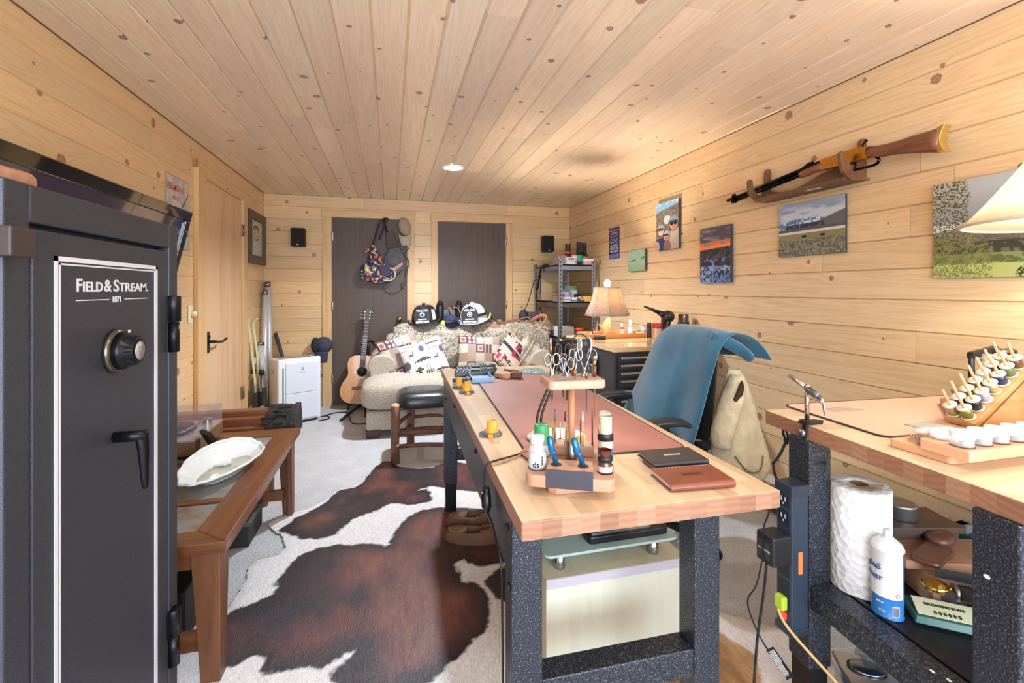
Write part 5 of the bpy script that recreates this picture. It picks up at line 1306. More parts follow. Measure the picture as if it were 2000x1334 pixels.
bottle('powder_bottle', 'black bottle with a green label on the top shelf', (1.925, 4.56, z), (cyl_prof(.043, .115, .026, .125), cap_prof(.03, .125, .02)), (mat('26282C', .4), PK), label_band=(.0434, .035, .10), band_mat=mat('2E9A84', .5))
bottle('powder_bottle', 'black bottle with an orange label on the top shelf', (2.01, 4.62, z), (cyl_prof(.045, .115, .026, .127), cap_prof(.03, .127, .02)), (mat('26282C', .4), PK), label_band=(.0454, .02, .092), band_mat=mat('C98A3C', .5))
z = 1.127
for i, (x, y, dx, dy, h_, c, lb, bd) in enumerate((
    (1.75, 4.50, .09, .07, .05, 'C9C8D6', 'lilac grey box at the front left of the middle shelf', ((.3, .6, '8E8FB0'),)),
    (1.835, 4.50, .055, .07, .045, 'D6D6DC', 'pale box with a dark corner next to the lilac box on the middle shelf', ((.1, .35, '5A5E70'),)),
    (1.72, 4.62, .10, .09, .085, '8E6E58', 'brown box behind the lilac box on the middle shelf', ((.7, .8, '5E4636'),)),
    (1.81, 4.62, .09, .08, .10, 'A9A6C0', 'blue and tan box stacked at the middle shelf centre', ((0, .5, 'B39470'),)),
    (2.0, 4.495, .10, .06, .055, 'E3B56A', 'orange yellow box at the front right of the middle shelf', ()),
    (1.985, 4.64, .13, .10, .035, 'B9B2AE', 'flat grey box under the yellow box on the middle shelf', ()),
    (1.93, 4.80, .10, .10, .165, 'D6D2B4', 'tall cream and green box at the back of the middle shelf', ((.72, 1.0, '6E9A74'),)),
    (1.85, 4.78, .07, .10, .13, '77708A', 'purple grey box left of the tall green topped box', ()),
    (1.95, 4.66, .05, .08, .075, '2C3450', 'navy box behind the bag of cartridges on the middle shelf', ()))):
    zz = z if not lb.startswith('orange') else z
    carton(lb, (x, y, zz), (dx, dy, h_), c, bands=bd)
rr = random.Random(12); t = Solo((1.905, 4.50, z))
for k in range(60):
    x, y, zz = 1.905 + rr.uniform(-.045, .045), 4.50 + rr.uniform(-.03, .03), z + .006 + rr.random() * .045 * (1)
    a = rr.uniform(0, PI); t.tube([(x - .012 * math.cos(a), y - .012 * math.sin(a), zz), (x + .012 * math.cos(a), y + .012 * math.sin(a), zz + rr.uniform(-.004, .004))], [.004, .0025], 6, rr.choice((0, 0, 1, 2)))
t.fin('cartridge_heap', 'heap of loose cartridges in the middle of the middle shelf', 'cartridges', [mat('CFBFA8', .4), mat('8E6E58', .5), mat('E4DED6', .4)], kind='stuff')
z = .762
carton('white box at the left of the lower shelf', (1.77, 4.60, z), (.17, .14, .10), 'D9D8D8', bands=((.5, .54, 'B4B2B4'),))
carton('flat yellow edged box on the lower shelf', (1.90, 4.62, z), (.09, .10, .085), 'B9A49A', bands=((.85, 1.0, 'C9A83C'),))
bottle('canister', 'bright red lidded canister on the lower shelf', (1.915, 4.52, z), (cyl_prof(.042, .055), cap_prof(.045, .055, .035)), (mat('B03C38', .4), mat('C8483C', .4)), cat='canister', capname='lid')
# strap and camera hanging from the shelf
t = thing('sling_strap', 'black padded strap hanging from the left back post of the shelf', 'strap', (1.64, 5.0, 1.45))
b = wb(t); b.tube(smooth_path([(1.70, 4.98, 1.518), (1.655, 4.99, 1.522), (1.635, 5.0, 1.46), (1.60, 5.02, 1.26), (1.595, 5.02, 1.12), (1.612, 5.0, 1.03), (1.645, 4.99, 1.06), (1.64, 5.0, 1.25), (1.645, 5.0, 1.40)], 6), .013, 8, flat=(1, .35)); b.tube(smooth_path([(1.645, 4.99, 1.5), (1.628, 5.0, 1.40), (1.608, 5.02, 1.25)], 5), .022, 8, flat=(1, .4)); b.o('webbing', mat('17171B', .7), t)
b = wb(t); b.cbox((1.70, 4.98, 1.53), (.07, .04, .03)); b.o('buckle', mat('2A2622', .6), t, bevel=.008)
t = thing('camera_bag', 'dark camera in a netted case on the sheepskin by the shelf', 'camera', (1.47, 5.0, .875))
b = wb(t); b.box(1.46, 1.62, 4.97, 5.07, .90, 1.0); b.o('body', mat('4A4650', .6, var=.4, scale=40), t, bevel=.02, seg=3)
b = wb(t); b.ball((1.44, 4.99, .955), (.055, .05, .075), 16, 12); b.o('lens_pouch', mat('2C2D3C', .7), t)
b = wb(t); b.tube(smooth_path([(1.45, 4.99, 1.02), (1.50, 5.0, 1.12), (1.56, 5.01, 1.32), (1.585, 5.02, 1.36)], 5), .005, 6); b.tube(smooth_path([(1.66, 4.99, .90), (1.635, 4.98, 1.05), (1.62, 4.99, 1.0)], 5), .011, 8, flat=(1, .5)); b.o('strap', mat('17171B', .7), t)
# ---------------------------------------------------------------- bags and cap on the dark door
PAT = NT('patterned_cloth'); tc = PAT.n('TexCoord'); nz = PAT.n('TexNoise', i_Scale=9.); PAT.l(tc.outputs['Object'], nz.inputs['Vector'])
ad = PAT.n('VectorMath', operation='MULTIPLY_ADD'); PAT.l(nz.outputs[1], ad.inputs[0]); ad.inputs[1].default_value = (.06, .06, .06); PAT.l(tc.outputs['Object'], ad.inputs[2])
vo = PAT.n('TexVoronoi', i_Scale=46.); PAT.l(ad.outputs[0], vo.inputs['Vector']); sx_ = PAT.n('SeparateXYZ'); PAT.l(vo.outputs['Color'], sx_.inputs[0])
rp = PAT.ramp(sx_.outputs[0], [(0, lin('2C2E44')), (.36, lin('C98C6A')), (.5, lin('5F86A4')), (.62, lin('D8C9B8')), (.74, lin('3A3450')), (.88, lin('A05A48'))])
for n_ in PAT.t.nodes:
    if n_.type == 'VALTORGB': n_.color_ramp.interpolation = 'CONSTANT'
PAT.set(Base_Color=rp, Roughness=.85); PAT = PAT.m
GREYC = mat('5C5650', .85, var=.15, scale=30); NAVYC = mat('3C3C52', .8, var=.15, scale=40)
yb = YF - .02
t = thing('sling_bag', 'colourful patterned sling bag hanging on the left dark door', 'bag', (-.15, yb, 1.45))
b = wb(t)
b.tube(smooth_path([(-.07, yb - .015, 2.04), (-.115, yb - .03, 1.99), (-.155, yb - .035, 1.86), (-.195, yb - .04, 1.72), (-.215, yb - .05, 1.62)], 5), .028, 10, flat=(1, .28)); b.tube(smooth_path([(-.07, yb - .015, 2.04), (-.03, yb - .02, 2.035), (-.06, yb - .025, 1.98), (-.12, yb - .03, 1.8)], 5), .026, 8, flat=(1, .25))
b.o('shoulder_strap', mat('4A3C38', .8, var=.5, scale=90), t)
b = wb(t); b.prism([(-.205, 1.74), (-.165, 1.735), (-.03, 1.50), (-.05, 1.40), (-.20, 1.46), (-.245, 1.56)], yb - .085, yb - .012, plane='xz'); b.o('upper_pouch', PAT, t, bevel=.025, seg=4)
b = wb(t); b.at(); b.T = t.matrix_basis.inverted(); b.ball((-.125, yb - .075, 1.42), (.15, .065, .105), 22, 14, e=.8); b.o('main_pouch', PAT, t)
b = wb(t); b.ball((-.245, yb - .115, 1.44), (.07, .045, .095), 18, 12, e=.75); b.o('front_pocket', PAT, t)
b = wb(t); b.prism([(-.13, 1.51), (-.02, 1.51), (.01, 1.44), (-.02, 1.385), (-.10, 1.41)], yb - .148, yb - .125, plane='xz'); b.o('navy_panel', NAVYC, t, bevel=.01, label='plain navy side panel')
b = wb(t); b.cyl((-.255, yb - .165, 1.455), (-.225, yb - .175, 1.47), .035, n=16); b.o('patch', mat('D9C078', .6), t, label='round yellow and white patch')
b = wb(t); b.ball((-.235, yb - .05, 1.685), (.022, .015, .02), 10, 8); b.ball((-.26, yb - .05, 1.665), (.018, .014, .016), 10, 8); b.o('bead_charm', mat('C0824A', .35), t)
b = wb(t); b.tube(smooth_path([(-.05, yb - .14, 1.49), (.03, yb - .135, 1.47), (.045, yb - .13, 1.40), (.0, yb - .135, 1.352), (-.08, yb - .14, 1.352)], 6), .006, 6); b.o('cord_trim', mat('D9CDBA', .8), t)
t = thing('hip_pack', 'grey pack with dangling straps hanging behind the patterned sling bag', 'bag', (.05, yb, 1.5))
b = wb(t); b.tube(smooth_path([(-.075, yb - .008, 2.03), (-.06, yb - .012, 1.95), (-.03, yb - .015, 1.86)], 5), .022, 8, flat=(1, .3)); b.o('webbing', mat('2E2A28', .8), t)
b = wb(t); b.prism([(-.055, 1.88), (.035, 1.90), (.085, 1.74), (.02, 1.68), (-.045, 1.72)], yb - .035, yb - .006, plane='xz'); b.o('padded_yoke', mat('5E554C', .85), t, bevel=.012, seg=3)
b = wb(t); b.prism([(-.03, 1.70), (.09, 1.73), (.155, 1.60), (.12, 1.46), (.04, 1.40), (-.06, 1.46), (-.07, 1.58)], yb - .09, yb - .008, plane='xz'); b.ball((.03, yb - .07, 1.56), (.085, .05, .07), 16, 10); b.o('body', mat('5A5860', .8, var=.12, scale=30), t, bevel=.025, seg=3)
b = wb(t); b.prism([(.02, 1.48), (.12, 1.55), (.135, 1.53), (.04, 1.455)], yb - .10, yb - .088, plane='xz'); b.o('logo_patch', mat('C98A6A', .7), t)
b = wb(t)
b.tube(smooth_path([(.07, yb - .03, 1.74), (.13, yb - .03, 1.66), (.19, yb - .03, 1.58), (.20, yb - .03, 1.50)], 5), .016, 8, flat=(1, .3)); b.tube(smooth_path([(.20, yb - .03, 1.72), (.13, yb - .035, 1.62), (.09, yb - .04, 1.57)], 5), .016, 8, flat=(1, .3)); b.tube(smooth_path([(.175, yb - .02, 1.52), (.165, yb - .02, 1.40), (.13, yb - .02, 1.27), (.12, yb - .02, 1.33)], 5), .016, 8, flat=(1, .3)); b.tube(smooth_path([(.13, yb - .012, 1.28), (.06, yb - .012, 1.215), (-.03, yb - .012, 1.215), (-.075, yb - .012, 1.27)], 5), .011, 8, flat=(1, .3)); b.o('straps', GREYC, t)
t = thing('baseball_cap', 'tan baseball cap hanging on the corner of the left dark door', 'cap', (.14, YF - .03, 1.90))
TANC = mat('A89A86', .85, var=.1, scale=40)
b = wb(t); b.at(); b.T = t.matrix_basis.inverted() @ Matrix.Translation((.15, YF - .085, 1.945)) @ Matrix.Rotation(R(-14), 4, 'Y'); b.ball((0, 0, 0), (.068, .055, .105), 20, 14); b.o('crown', TANC, t)
b = wb(t); b.T = t.matrix_basis.inverted() @ Matrix.Translation((.150, YF - .085, 1.835)) @ Matrix.Rotation(R(-8), 4, 'Y')
b.grid(lambda u, v: ((u - .5) * .125 * (1 - .25 * v * v), -.02 - .02 * math.sin(PI * u), -.10 * v + .035 * abs(2 * u - 1) ** 2 * (1 - v) - .0), 14, 8); b.o('brim', mat('B8AE9C', .85), t, solid=.004)
# ---------------------------------------------------------------- guitar on its stand
G = (-.32, 5.06, .06)
t = thing('acoustic_guitar', 'acoustic guitar with natural spruce top on a stand by the dark door', 'guitar', G, (R(-6), R(5), 0))
out = [(0, 0), (.10, .006), (.165, .04), (.197, .10), (.20, .15), (.18, .215), (.148, .27), (.136, .31), (.143, .36), (.150, .41), (.138, .46), (.10, .495), (.03, .505), (0, .505)]
pl = [tuple(q)[:2] for q in smooth_path([(x, z, 0) for x, z in out], 5)]
poly = pl + [(-x, z) for x, z in pl[::-1][1:-1]]
b = B(); b.prism(poly, .004, .10, plane='xz'); b.o('body', mat('7A4A30', .3, coat=.4), t, bevel=.004)
b = B(); b.prism([(x * .995, z * .995 + .001) for x, z in poly], -.001, .004, plane='xz'); b.o('top', woodmat('spruce_top', 'D99C62', 'C07E48', 'z', .8, .28, coat=.4), t)
b = B(); b.at((0, -.0025, .335), (R(90), 0, 0)); b.lathe([(0, 0), (.049, 0), (.049, .001), (0, .001)], 30); b.o('sound_hole', mat('17100C', .8), t)
b = B(); b.tube([(.055 * math.cos(2 * PI * k / 36), -.002, .335 + .055 * math.sin(2 * PI * k / 36)) for k in range(36)], .004, 6, closed=True, flat=(1, .3)); b.o('rosette', mat('8A6A4A', .4), t)
b = B(); b.prism([(.03, .20), (.075, .195), (.085, .24), (.07, .30), (.05, .30), (.035, .285)], -.003, -.001, plane='xz'); b.o('pick_guard', mat('1C1614', .25), t)
b = B(); b.prism([(-.085, .150), (.085, .150), (.08, .176), (.03, .184), (-.03, .184), (-.08, .176)], -.012, -.001, plane='xz'); br = b.o('bridge', mat('5A3A28', .45), t, bevel=.002)
b = B()
for k in range(6): b.ball((-.03 + .012 * k, -.013, .166), .004, 8, 6)
b.o('bridge_pins', mat('EDE6DA', .4), br)
b = B(); b.hexa([(-.028, -.012, .385), (.028, -.012, .385), (.028, .012, .385), (-.028, .012, .385), (-.0215, -.012, .855), (.0215, -.012, .855), (.0215, .012, .855), (-.0215, .012, .855)]); fb = b.o('neck', mat('5A4038', .45, var=.15, scale=20), t)
b = B()
for k in range(19):
    zf = .855 - .62 * (1 - 2 ** (-k / 12)) * 1.0
    if zf > .385: b.box(-.023, .023, -.0135, -.0118, zf - .001, zf + .001)
b.o('frets', STEEL, fb)
b = B()
for k in (3, 5, 7, 9, 12):
    zf = .855 - .62 * (1 - 2 ** (-(k - .5) / 12)); b.ball((0, -.012, zf), (.004, .001, .004), 8, 6)
b.o('fret_dots', mat('E6DED2', .4), fb)
b = B(); b.prism([(-.024, .856), (.024, .856), (.036, .90), (.038, .985), (.02, 1.0), (-.02, 1.0), (-.038, .985), (-.036, .90)], -.004, .010, plane='xz'); hd = b.o('headstock', mat('3E2A24', .35), t, bevel=.002)
for s in (-1, 1):
    for k in range(3):
        b = B(); zz = .895 + .034 * k; b.cyl((s * .028, -.012, zz), (s * .028, -.004, zz), .005, n=8); b.cyl((s * .036, .003, zz), (s * .058, .003, zz), .003, n=8); b.ball((s * .062, .003, zz), (.008, .005, .007), 8, 6); b.o('tuning_peg', CHROME, hd)
b = B()
for k in range(6):
    x = -.03 + .012 * k; b.tube([(x, -.0145, .168), (x * .62, -.0145, .856)], .0006, 4)
b.o('strings', STEEL, t)
t = thing('guitar_stand', 'black tubular guitar stand holding the guitar', 'stand', (-.28, 5.15, 0))
b = wb(t); b.tube([(-.27, 5.20, .05), (-.235, 5.235, .62), (-.225, 5.24, .70)], .012, 8); b.tube(smooth_path([(-.30, 5.175, .66), (-.27, 5.20, .685), (-.225, 5.23, .70), (-.185, 5.21, .685), (-.165, 5.14, .66)], 4), .012, 8); b.o('neck_yoke', BLACK, t)
b = wb(t); b.tube([(-.27, 5.20, .055), (-.46, 4.66, .012)], .013, 8); b.o('leg', BLACK, t)
b = wb(t); b.tube([(-.27, 5.20, .055), (-.235, 4.74, .012)], .013, 8); b.o('leg', BLACK, t)
b = wb(t); b.tube([(-.27, 5.20, .055), (-.20, 5.30, .012)], .013, 8); b.o('leg', BLACK, t)
b = wb(t); b.tube([(-.45, 5.17, .045), (-.15, 5.17, .045)], .011, 8); b.tube([(-.42, 5.17, .045), (-.42, 4.98, .04), (-.42, 4.975, .08)], .009, 8); b.tube([(-.2, 5.17, .045), (-.2, 4.98, .04), (-.2, 4.975, .08)], .009, 8); b.o('cradle', BLACK, t)
# ---------------------------------------------------------------- white air purifier and the cap behind it
t = thing('air_purifier', 'white upright air purifier standing near the back left corner', 'purifier', (-.985, 4.60, 0), R(30))
PLW = mat('E6EAF0', .35); PLB = mat('D9D2C6', .5)
b = B(); b.box(.0, .383, .03, .26, .03, .60); b.o('housing', PLB, t, bevel=.012, seg=3)
b = B(); b.box(-.002, .385, .0, .05, .025, .612); b.o('front_frame', PLW, t, bevel=.012, seg=3)
b = B(); b.box(.06, .352, -.012, .0, .29, .575); b.o('front_panel', mat('DCE3EC', .3), t, bevel=.006)
b = B(); b.box(.06, .352, -.012, .0, .045, .286); b.o('front_panel', mat('DCE3EC', .3), t, bevel=.006)
b = B(); b.box(.035, .045, -.003, .0, .08, .53); b.o('side_slot', mat('4A4E54', .5), t)
b = B(); b.box(.05, .345, .085, .20, .6002, .603)
for k in range(9): b.box(.06 + k * .032, .064 + k * .032, .09, .195, .603, .608)
b.o('top_grille', mat('A9ADB0', .4), t)
b = B(); b.box(-.0012, .0, .12, .18, .47, .51); b.o('side_grip', mat('B0A99E', .5), t)
b = B(); b.tube([(.21 + .008 * math.cos(a), -.0125, .515 + .012 * math.sin(a)) for a in [2 * PI * k / 16 for k in range(16)]], .0016, 5, closed=True); b.box(.207, .213, -.0135, -.012, .498, .514); b.o('logo_mark', mat('6E747C', .4), t)
text('lettering', 'friedrich', .016, mat('8E949C', .4), t, (.21, -.0125, .475), (R(90), 0, 0), .0002)
b = B(); b.box(.02, .36, .02, .25, 0, .03); b.o('foot', mat('3A3C40', .6), t)
t = thing('baseball_cap', 'navy baseball cap hanging on the door casing behind the air purifier', 'cap', (-.69, 5.25, .62))
NV = mat('3A3C52', .8, var=.15, scale=40)
b = wb(t); b.ball((-.685, 5.235, .665), (.088, .075, .088), 22, 14); b.ball((-.685, 5.16, .70), (.008, .008, .008), 8, 6); b.o('crown', NV, t)
b = wb(t); b.ball((-.765, 5.24, .665), (.045, .06, .085), 14, 10); b.o('mesh_back', mat('2A2B36', .9, var=.4, scale=160), t)
b = wb(t); b.grid(lambda u, v: (-.70 + (u - .5) * .13 * (1 - .2 * v), 5.20 - .02 * math.sin(PI * u) + .02 * v, .60 - .115 * v), 12, 8); b.o('brim', NV, t, solid=.005)
# cord on the carpet
t = Solo((-.45, 4.75, .004)); t.tube(smooth_path([(-.66, 4.86, .006), (-.55, 4.98, .006), (-.44, 4.98, .006), (-.41, 4.88, .006), (-.38, 4.72, .006), (-.36, 4.60, .006), (-.30, 4.52, .006), (-.12, 4.52, .006), (.05, 4.55, .006)], 6), .006, 6); t.tube(smooth_path([(-.66, 4.72, .006), (-.58, 4.78, .006), (-.60, 4.88, .006), (-.66, 4.88, .006)], 6), .006, 6)
t.fin('power_cable', 'black power cord lying on the carpet between air purifier and sofa', 'cord', BLACK)
# ---------------------------------------------------------------- rod tubes, skis and poles in the corner
ALU = mat('D6D9DE', .32, .35); ALUD = mat('6E6A68', .5)
def rodtube(label, p0, p1, r, capc=STEEL):
    t = thing('rod_tube', label, 'rod tube', p0, 0, 'metal rod tubes in the corner')
    b = wb(t); b.tube([p0, p1], r, 18); b.o('tube', ALU, t)
    q = mixc(p1, p0, .035); b = wb(t); b.tube([q, tuple(Vector(p1) + (Vector(p1) - Vector(p0)) * .004)], r * 1.12, 18); b.o('cap', capc, t)
    return t
rodtube('tallest silver rod tube in the back left corner', (-1.17, 5.16, 0), (-1.235, 5.285, 1.325), .026)
rodtube('slightly shorter silver rod tube leaning left of the tallest one', (-1.20, 5.02, 0), (-1.238, 5.20, 1.24), .024)
t5 = rodtube('short wide silver rod tube with dark lower sleeve in the corner', (-1.165, 4.86, 0), (-1.235, 5.0, .73), .036)
b = wb(t5); b.tube([(-1.165, 4.86, .001), mixc((-1.165, 4.86, 0), (-1.235, 5.0, .73), .42)], .0375, 18); b.o('dark_sleeve', ALUD, t5)
t = Solo((-1.0, 5.2, 0)); t.tube([(-.93, 5.22, 0), (-1.165, 5.305, .80)], .020, 10, flat=(1, .7)); t.fin('dark_case', 'slim dark case leaning against the back wall behind the purifier', 'case', mat('3A3A3E', .6))
SKI = mat('D2CC96', .35, coat=.4); SKID = mat('2A2A2E', .5)
for i, (x, lb) in enumerate(((-1.235, 'left yellow cross country ski leaning in the back left corner'), (-1.21, 'right yellow cross country ski leaning in the back left corner'))):
    y = 4.72 + .06 * i
    t = thing('ski', lb, 'ski', (x, y, 0), 0, 'cross country skis')
    pts = smooth_path([(x + .05, y, .0), (x + .03, y + .01, .35), (x - .01, y + .02, .75), (x - .03, y + .02, .92), (x - .022 + .03 * i, y + .02, .985)], 6)
    b = wb(t); b.tube(pts, .012, 8, flat=(1, .4)); b.o('ski_body', SKI, t)
    b = wb(t); b.box(x + .012, x + .055, y - .03, y + .012, .10, .30); b.o('binding', SKID, t, bevel=.004)
for i, (x, y, lb) in enumerate(((-1.245, 4.80, 'left ski pole with pale grip in the back left corner'), (-1.165, 4.74, 'right ski pole with pale grip beside the short rod tube'))):
    t = thing('ski_pole', lb, 'ski pole', (x, y, 0), 0, 'ski poles')
    b = wb(t); b.tube([(x, y, .01), (x - .005, y + .05, .50)], .008, 8); b.o('shaft', STEEL, t)
    b = wb(t); b.tube([(x - .005, y + .05, .50), (x - .006, y + .06, .60)], [.018, .02], 12); b.ball((x - .006, y + .06, .60), (.021, .021, .012), 12, 8); b.o('grip', mat('B9BCC4', .4), t)
    b = wb(t); b.tube([(x - .004, y + .045, .455), (x - .005, y + .05, .50)], .021, 12); b.o('grip_collar', BLACK, t)
    b = wb(t); b.T = t.matrix_basis.inverted() @ Matrix.Translation((x + (.02 if i else -.0), y - .035, .135)) @ Matrix.Rotation(R(90), 4, 'X'); b.lathe([(.010, 0), (.028, .004), (.034, .002), (.028, .008), (.010, .006)], 18, sc=(1, 1.5)); b.o('basket', mat('D6D8DE', .4), t)
# ---------------------------------------------------------------- things lying on the sofa back
def helmet(label, loc, col, rz, s, tx, dec):
    t = thing('fire_helmet', label, 'helmet', loc, (R(6), R(-4), rz))
    m_ = mat(col, .28, coat=.4)
    def dome(u, v):
        a = 2 * PI * u; ph = PI / 2 * v
        r = math.cos(ph) ** .7 if v < 1 else 0
        rib = 1 + .035 * max(0, math.cos(4 * a)) ** 12 * (1 - v)
        return (.098 * s * r * math.cos(a) * rib, .118 * s * r * math.sin(a) * rib, .02 + .125 * s * math.sin(ph))
    b = B(); b.grid(dome, 48, 14, cu=True); b.tube([(0, -.11 * s, .075 * s), (0, -.08 * s, .125 * s), (0, -.02 * s, .148 * s), (0, .05 * s, .14 * s), (0, .1 * s, .09 * s)], [.006, .011, .012, .011, .006], 8); b.o('dome', m_, t)
    def brim(u, v):
        a = 2 * PI * u; back = max(0, math.sin(a)); r0 = 1
        ex = .030 + .05 * back * back
        return ((.096 * s + ex * v * s) * math.cos(a), (.116 * s + (ex + .012) * v * s) * math.sin(a), .024 - .012 * v - .02 * back * v + .02 * abs(math.cos(a)) ** 3 * v)
    b = B(); b.grid(brim, 56, 5, cu=True); b.o('brim', m_, t, solid=.005)
    b = B(); b.tube([brim(k / 56, 1.02) for k in range(56)], .004, 6, closed=True); b.o('brim_edge', mat('1A1A1C', .6), t)
    rot = (R(72), 0, 0)
    sh = B(); sh.prism([(-.052, 0), (.052, 0), (.062, .07), (.045, .105), (.0, .128), (-.045, .105), (-.062, .07)], -.003, .0)
    sho = sh.o('front_shield', mat('23252B', .5), t, loc=(0, -.137 * s, .022), rot=rot); sho.scale = (s, s, s)
    LM = mat('D9D9DC', .5)
    text('lettering', tx, .022, LM, sho, (0, .088, .001), (0, 0, 0), .0008, sx=.82)
    b = B(); b.lathe([(0, .0005), (.019, .0005), (.019, .002), (0, .002)], 24, c=(0, .063, 0)); e_ = b.o('emblem', LM, sho)
    b = B()
    if dec:
        for k in range(4): a = PI / 2 * k + PI / 4; b.prism([(.003 * math.cos(a), .063 + .003 * math.sin(a)), (.015 * math.cos(a - .35), .063 + .015 * math.sin(a - .35)), (.015 * math.cos(a + .35), .063 + .015 * math.sin(a + .35))], .002, .003)
        b.o('cross_mark', mat('7A2A2E', .5), e_)
    else:
        b.prism([(-.012, .056), (.012, .054), (.004, .078), (-.004, .07)], .002, .003); b.o('bird_mark', mat('23252B', .5), e_)
    for y, st in ((.026, 'FIREFIGHTER'), (.006, 'F. D. No. 1')):
        b = B(); b.box(-.047, .047, y - .003, y + .013, .0004, .0012); pl_ = b.o('name_bar', mat('34363C' if y > .02 else 'C9C9CE', .5), sho)
        text('lettering', st, .013, LM if y > .02 else mat('23252B', .5), sho, (0, y, .0013), (0, 0, 0), .0004, sx=.85)
    b = B(); b.ball((0, -.122 * s, .155 * s), (.006, .01, .006), 8, 6); b.o('shield_holder', BRASS if not dec else STEEL, t)
    return t
h1 = helmet('black fire helmet with a white lettered front shield on the sofa back', (.345, 4.85, .905), '24262C', R(-12), 1.0, 'WELLAND', 0)
h1.scale = (1.36,) * 3
b = B(); b.prism([(.0, 0), (.03, .002), (.034, .075), (.008, .08)], 0, .002); b.o('reflective_patch', mat('D8CFCF', .4), h1, loc=(.070, -.088, .035), rot=(R(75), 0, R(45)))
h2 = helmet('white fire helmet with a dark front shield on the sofa back', (.85, 4.83, .900), 'DFE0E0', R(-22), 1.12, 'MIDLAND', 1)
h2.scale = (1.30,) * 3
b = B(); b.grid(lambda u, v: (.1125 * math.cos(-1.2 + 3.6 * u), .135 * math.sin(-1.2 + 3.6 * u), .066 + .022 * v), 24, 3); b.o('black_band', mat('2A2A2C', .6), h2, solid=.003)
b = B(); b.tube([(.125, .02, .03), (.13, .07, .06), (.12, .1, .02)], .008, 6); b.o('yellow_strap', mat('C9C860', .6), h2)
def cap(label, loc, rot, colc, colb, name='baseball_cap', up=False):
    t = thing(name, label, 'cap', loc, rot)
    b = B(); b.ball((0, 0, .02), (.085, .10, .085), 20, 14); b.o('crown', mat(colc, .85, var=.1, scale=40), t)
    b = B()
    if up: b.grid(lambda u, v: ((u - .5) * .16 * (1 - .2 * v * v), -.085 - .012 * v - .01 * math.sin(PI * u), .02 + .12 * v * (1 - .25 * abs(2 * u - 1) ** 3)), 16, 8)
    else: b.grid(lambda u, v: ((u - .5) * .165 * (1 - .25 * v * v), -.085 - .07 * v + .03 * abs(2 * u - 1) ** 2, .035 - .0 * v + .018 * math.sin(PI * u)), 16, 8)
    b.o('brim', mat(colb, .8), t, solid=.005); return t
cap('grey cap standing on its back behind the white fire helmet', (.835, 5.06, 1.0), (R(14), 0, R(0)), '4A4C56', '4C4F5A', up=True)
t = cap('navy blue cap with a yellow back between the two helmets', (.60, 4.80, .892), (R(4), 0, R(10)), '2E3258', '4A443F')
b = B(); b.ball((-.085, -.02, .01), (.032, .035, .038), 12, 8); b.o('yellow_band', mat('C9C860', .6), t)
b = B(); b.box(-.03, .03, -.1, -.096, .045, .053); b.o('red_tag', mat('A84A52', .6), t)
b = B(); b.tube(smooth_path([(-.06, -.1, .06), (-.02, -.115, .085), (.04, -.11, .082), (.075, -.09, .06)], 5), .008, 8, flat=(1.5, .5)); b.o('brim_edge', mat('4A3A30', .5), t)
t = thing('binocular_case', 'pair of black binoculars with tan leather straps on the sofa back', 'binoculars', (.61, 4.99, .90))
BLK = mat('201A18', .35)
for x in (-.10, .10):
    b = B(); b.tube([(x, 0, .0), (x, 0, .17), (x, 0, .215)], [.045, .042, .030], 16); b.tube([(x, -.01, .20), (x, -.02, .222)], [.032, .030], 16); b.o('barrel', BLK, t, bevel=.004)
b = B(); b.box(-.06, .06, -.02, .02, .06, .14); b.cyl((0, 0, .04), (0, 0, .16), .014); b.o('bridge', mat('5A6068', .4, .5), t)
LEA = mat('B9785A', .45, var=.1, scale=30)
b = B(); b.tube(smooth_path([(-.02, -.05, .16), (.0, -.055, .15), (.02, -.055, .06), (.03, -.06, .0)], 5), .026, 8, flat=(1, .25)); b.tube(smooth_path([(.04, -.04, .165), (.085, -.05, .15), (.12, -.06, .08), (.16, -.065, .03)], 5), .022, 8, flat=(1, .25)); b.o('leather_strap', LEA, t, label='tan leather strap')
# leather holster and belt
t = thing('leather_holster', 'tan leather holster and belt draped over the sofa back', 'holster', (1.10, 4.82, .88))
b = wb(t); b.prism([(.985, .80), (1.0, .875), (1.06, .90), (1.10, .87), (1.095, .78), (1.05, .755), (1.01, .765)], 4.715, 4.735, plane='xz'); b.o('pouch', mat('C07A58', .4, var=.15, scale=60), t, bevel=.008)
b = wb(t); b.tube(smooth_path([(1.05, 4.76, .885), (1.18, 4.84, .905), (1.34, 4.90, .925), (1.46, 4.86, .955)], 6), .022, 8, flat=(1, .3)); b.tube(smooth_path([(1.08, 4.80, .89), (1.22, 4.80, .90), (1.40, 4.83, .92)], 6), .014, 8, flat=(1, .3)); b.o('belt', mat('8E5A42', .5, var=.2, scale=50), t)
t = Solo((1.50, 4.76, .9))
t.tube(smooth_path([(1.40, 4.78, .955), (1.45, 4.76, .94), (1.475, 4.72, .86), (1.50, 4.70, .825), (1.56, 4.72, .87), (1.63, 4.76, .955), (1.58, 4.80, .965), (1.50, 4.80, .93), (1.47, 4.78, .90)], 6), .022, 8, flat=(1, .22))
t.fin('leather_strap', 'loop of tan leather strap at the right end of the sofa back', 'strap', LEA)
t = thing('camera_harness', 'tangled dark leather straps right of the white fire helmet', 'straps', (1.06, 4.87, .885))
b = wb(t); b.tube(smooth_path([(.99, 4.90, .90), (1.04, 4.90, .945), (1.10, 4.88, .94), (1.15, 4.86, .90), (1.08, 4.84, .89), (1.02, 4.86, .905), (1.12, 4.90, .915)], 6), .010, 8, flat=(1, .5)); b.o('straps', mat('3A2A24', .5), t)
b = wb(t); b.cbox((1.13, 4.86, .915), (.05, .04, .03)); b.o('buckle', mat('8E7A70', .4, .4), t, bevel=.006)
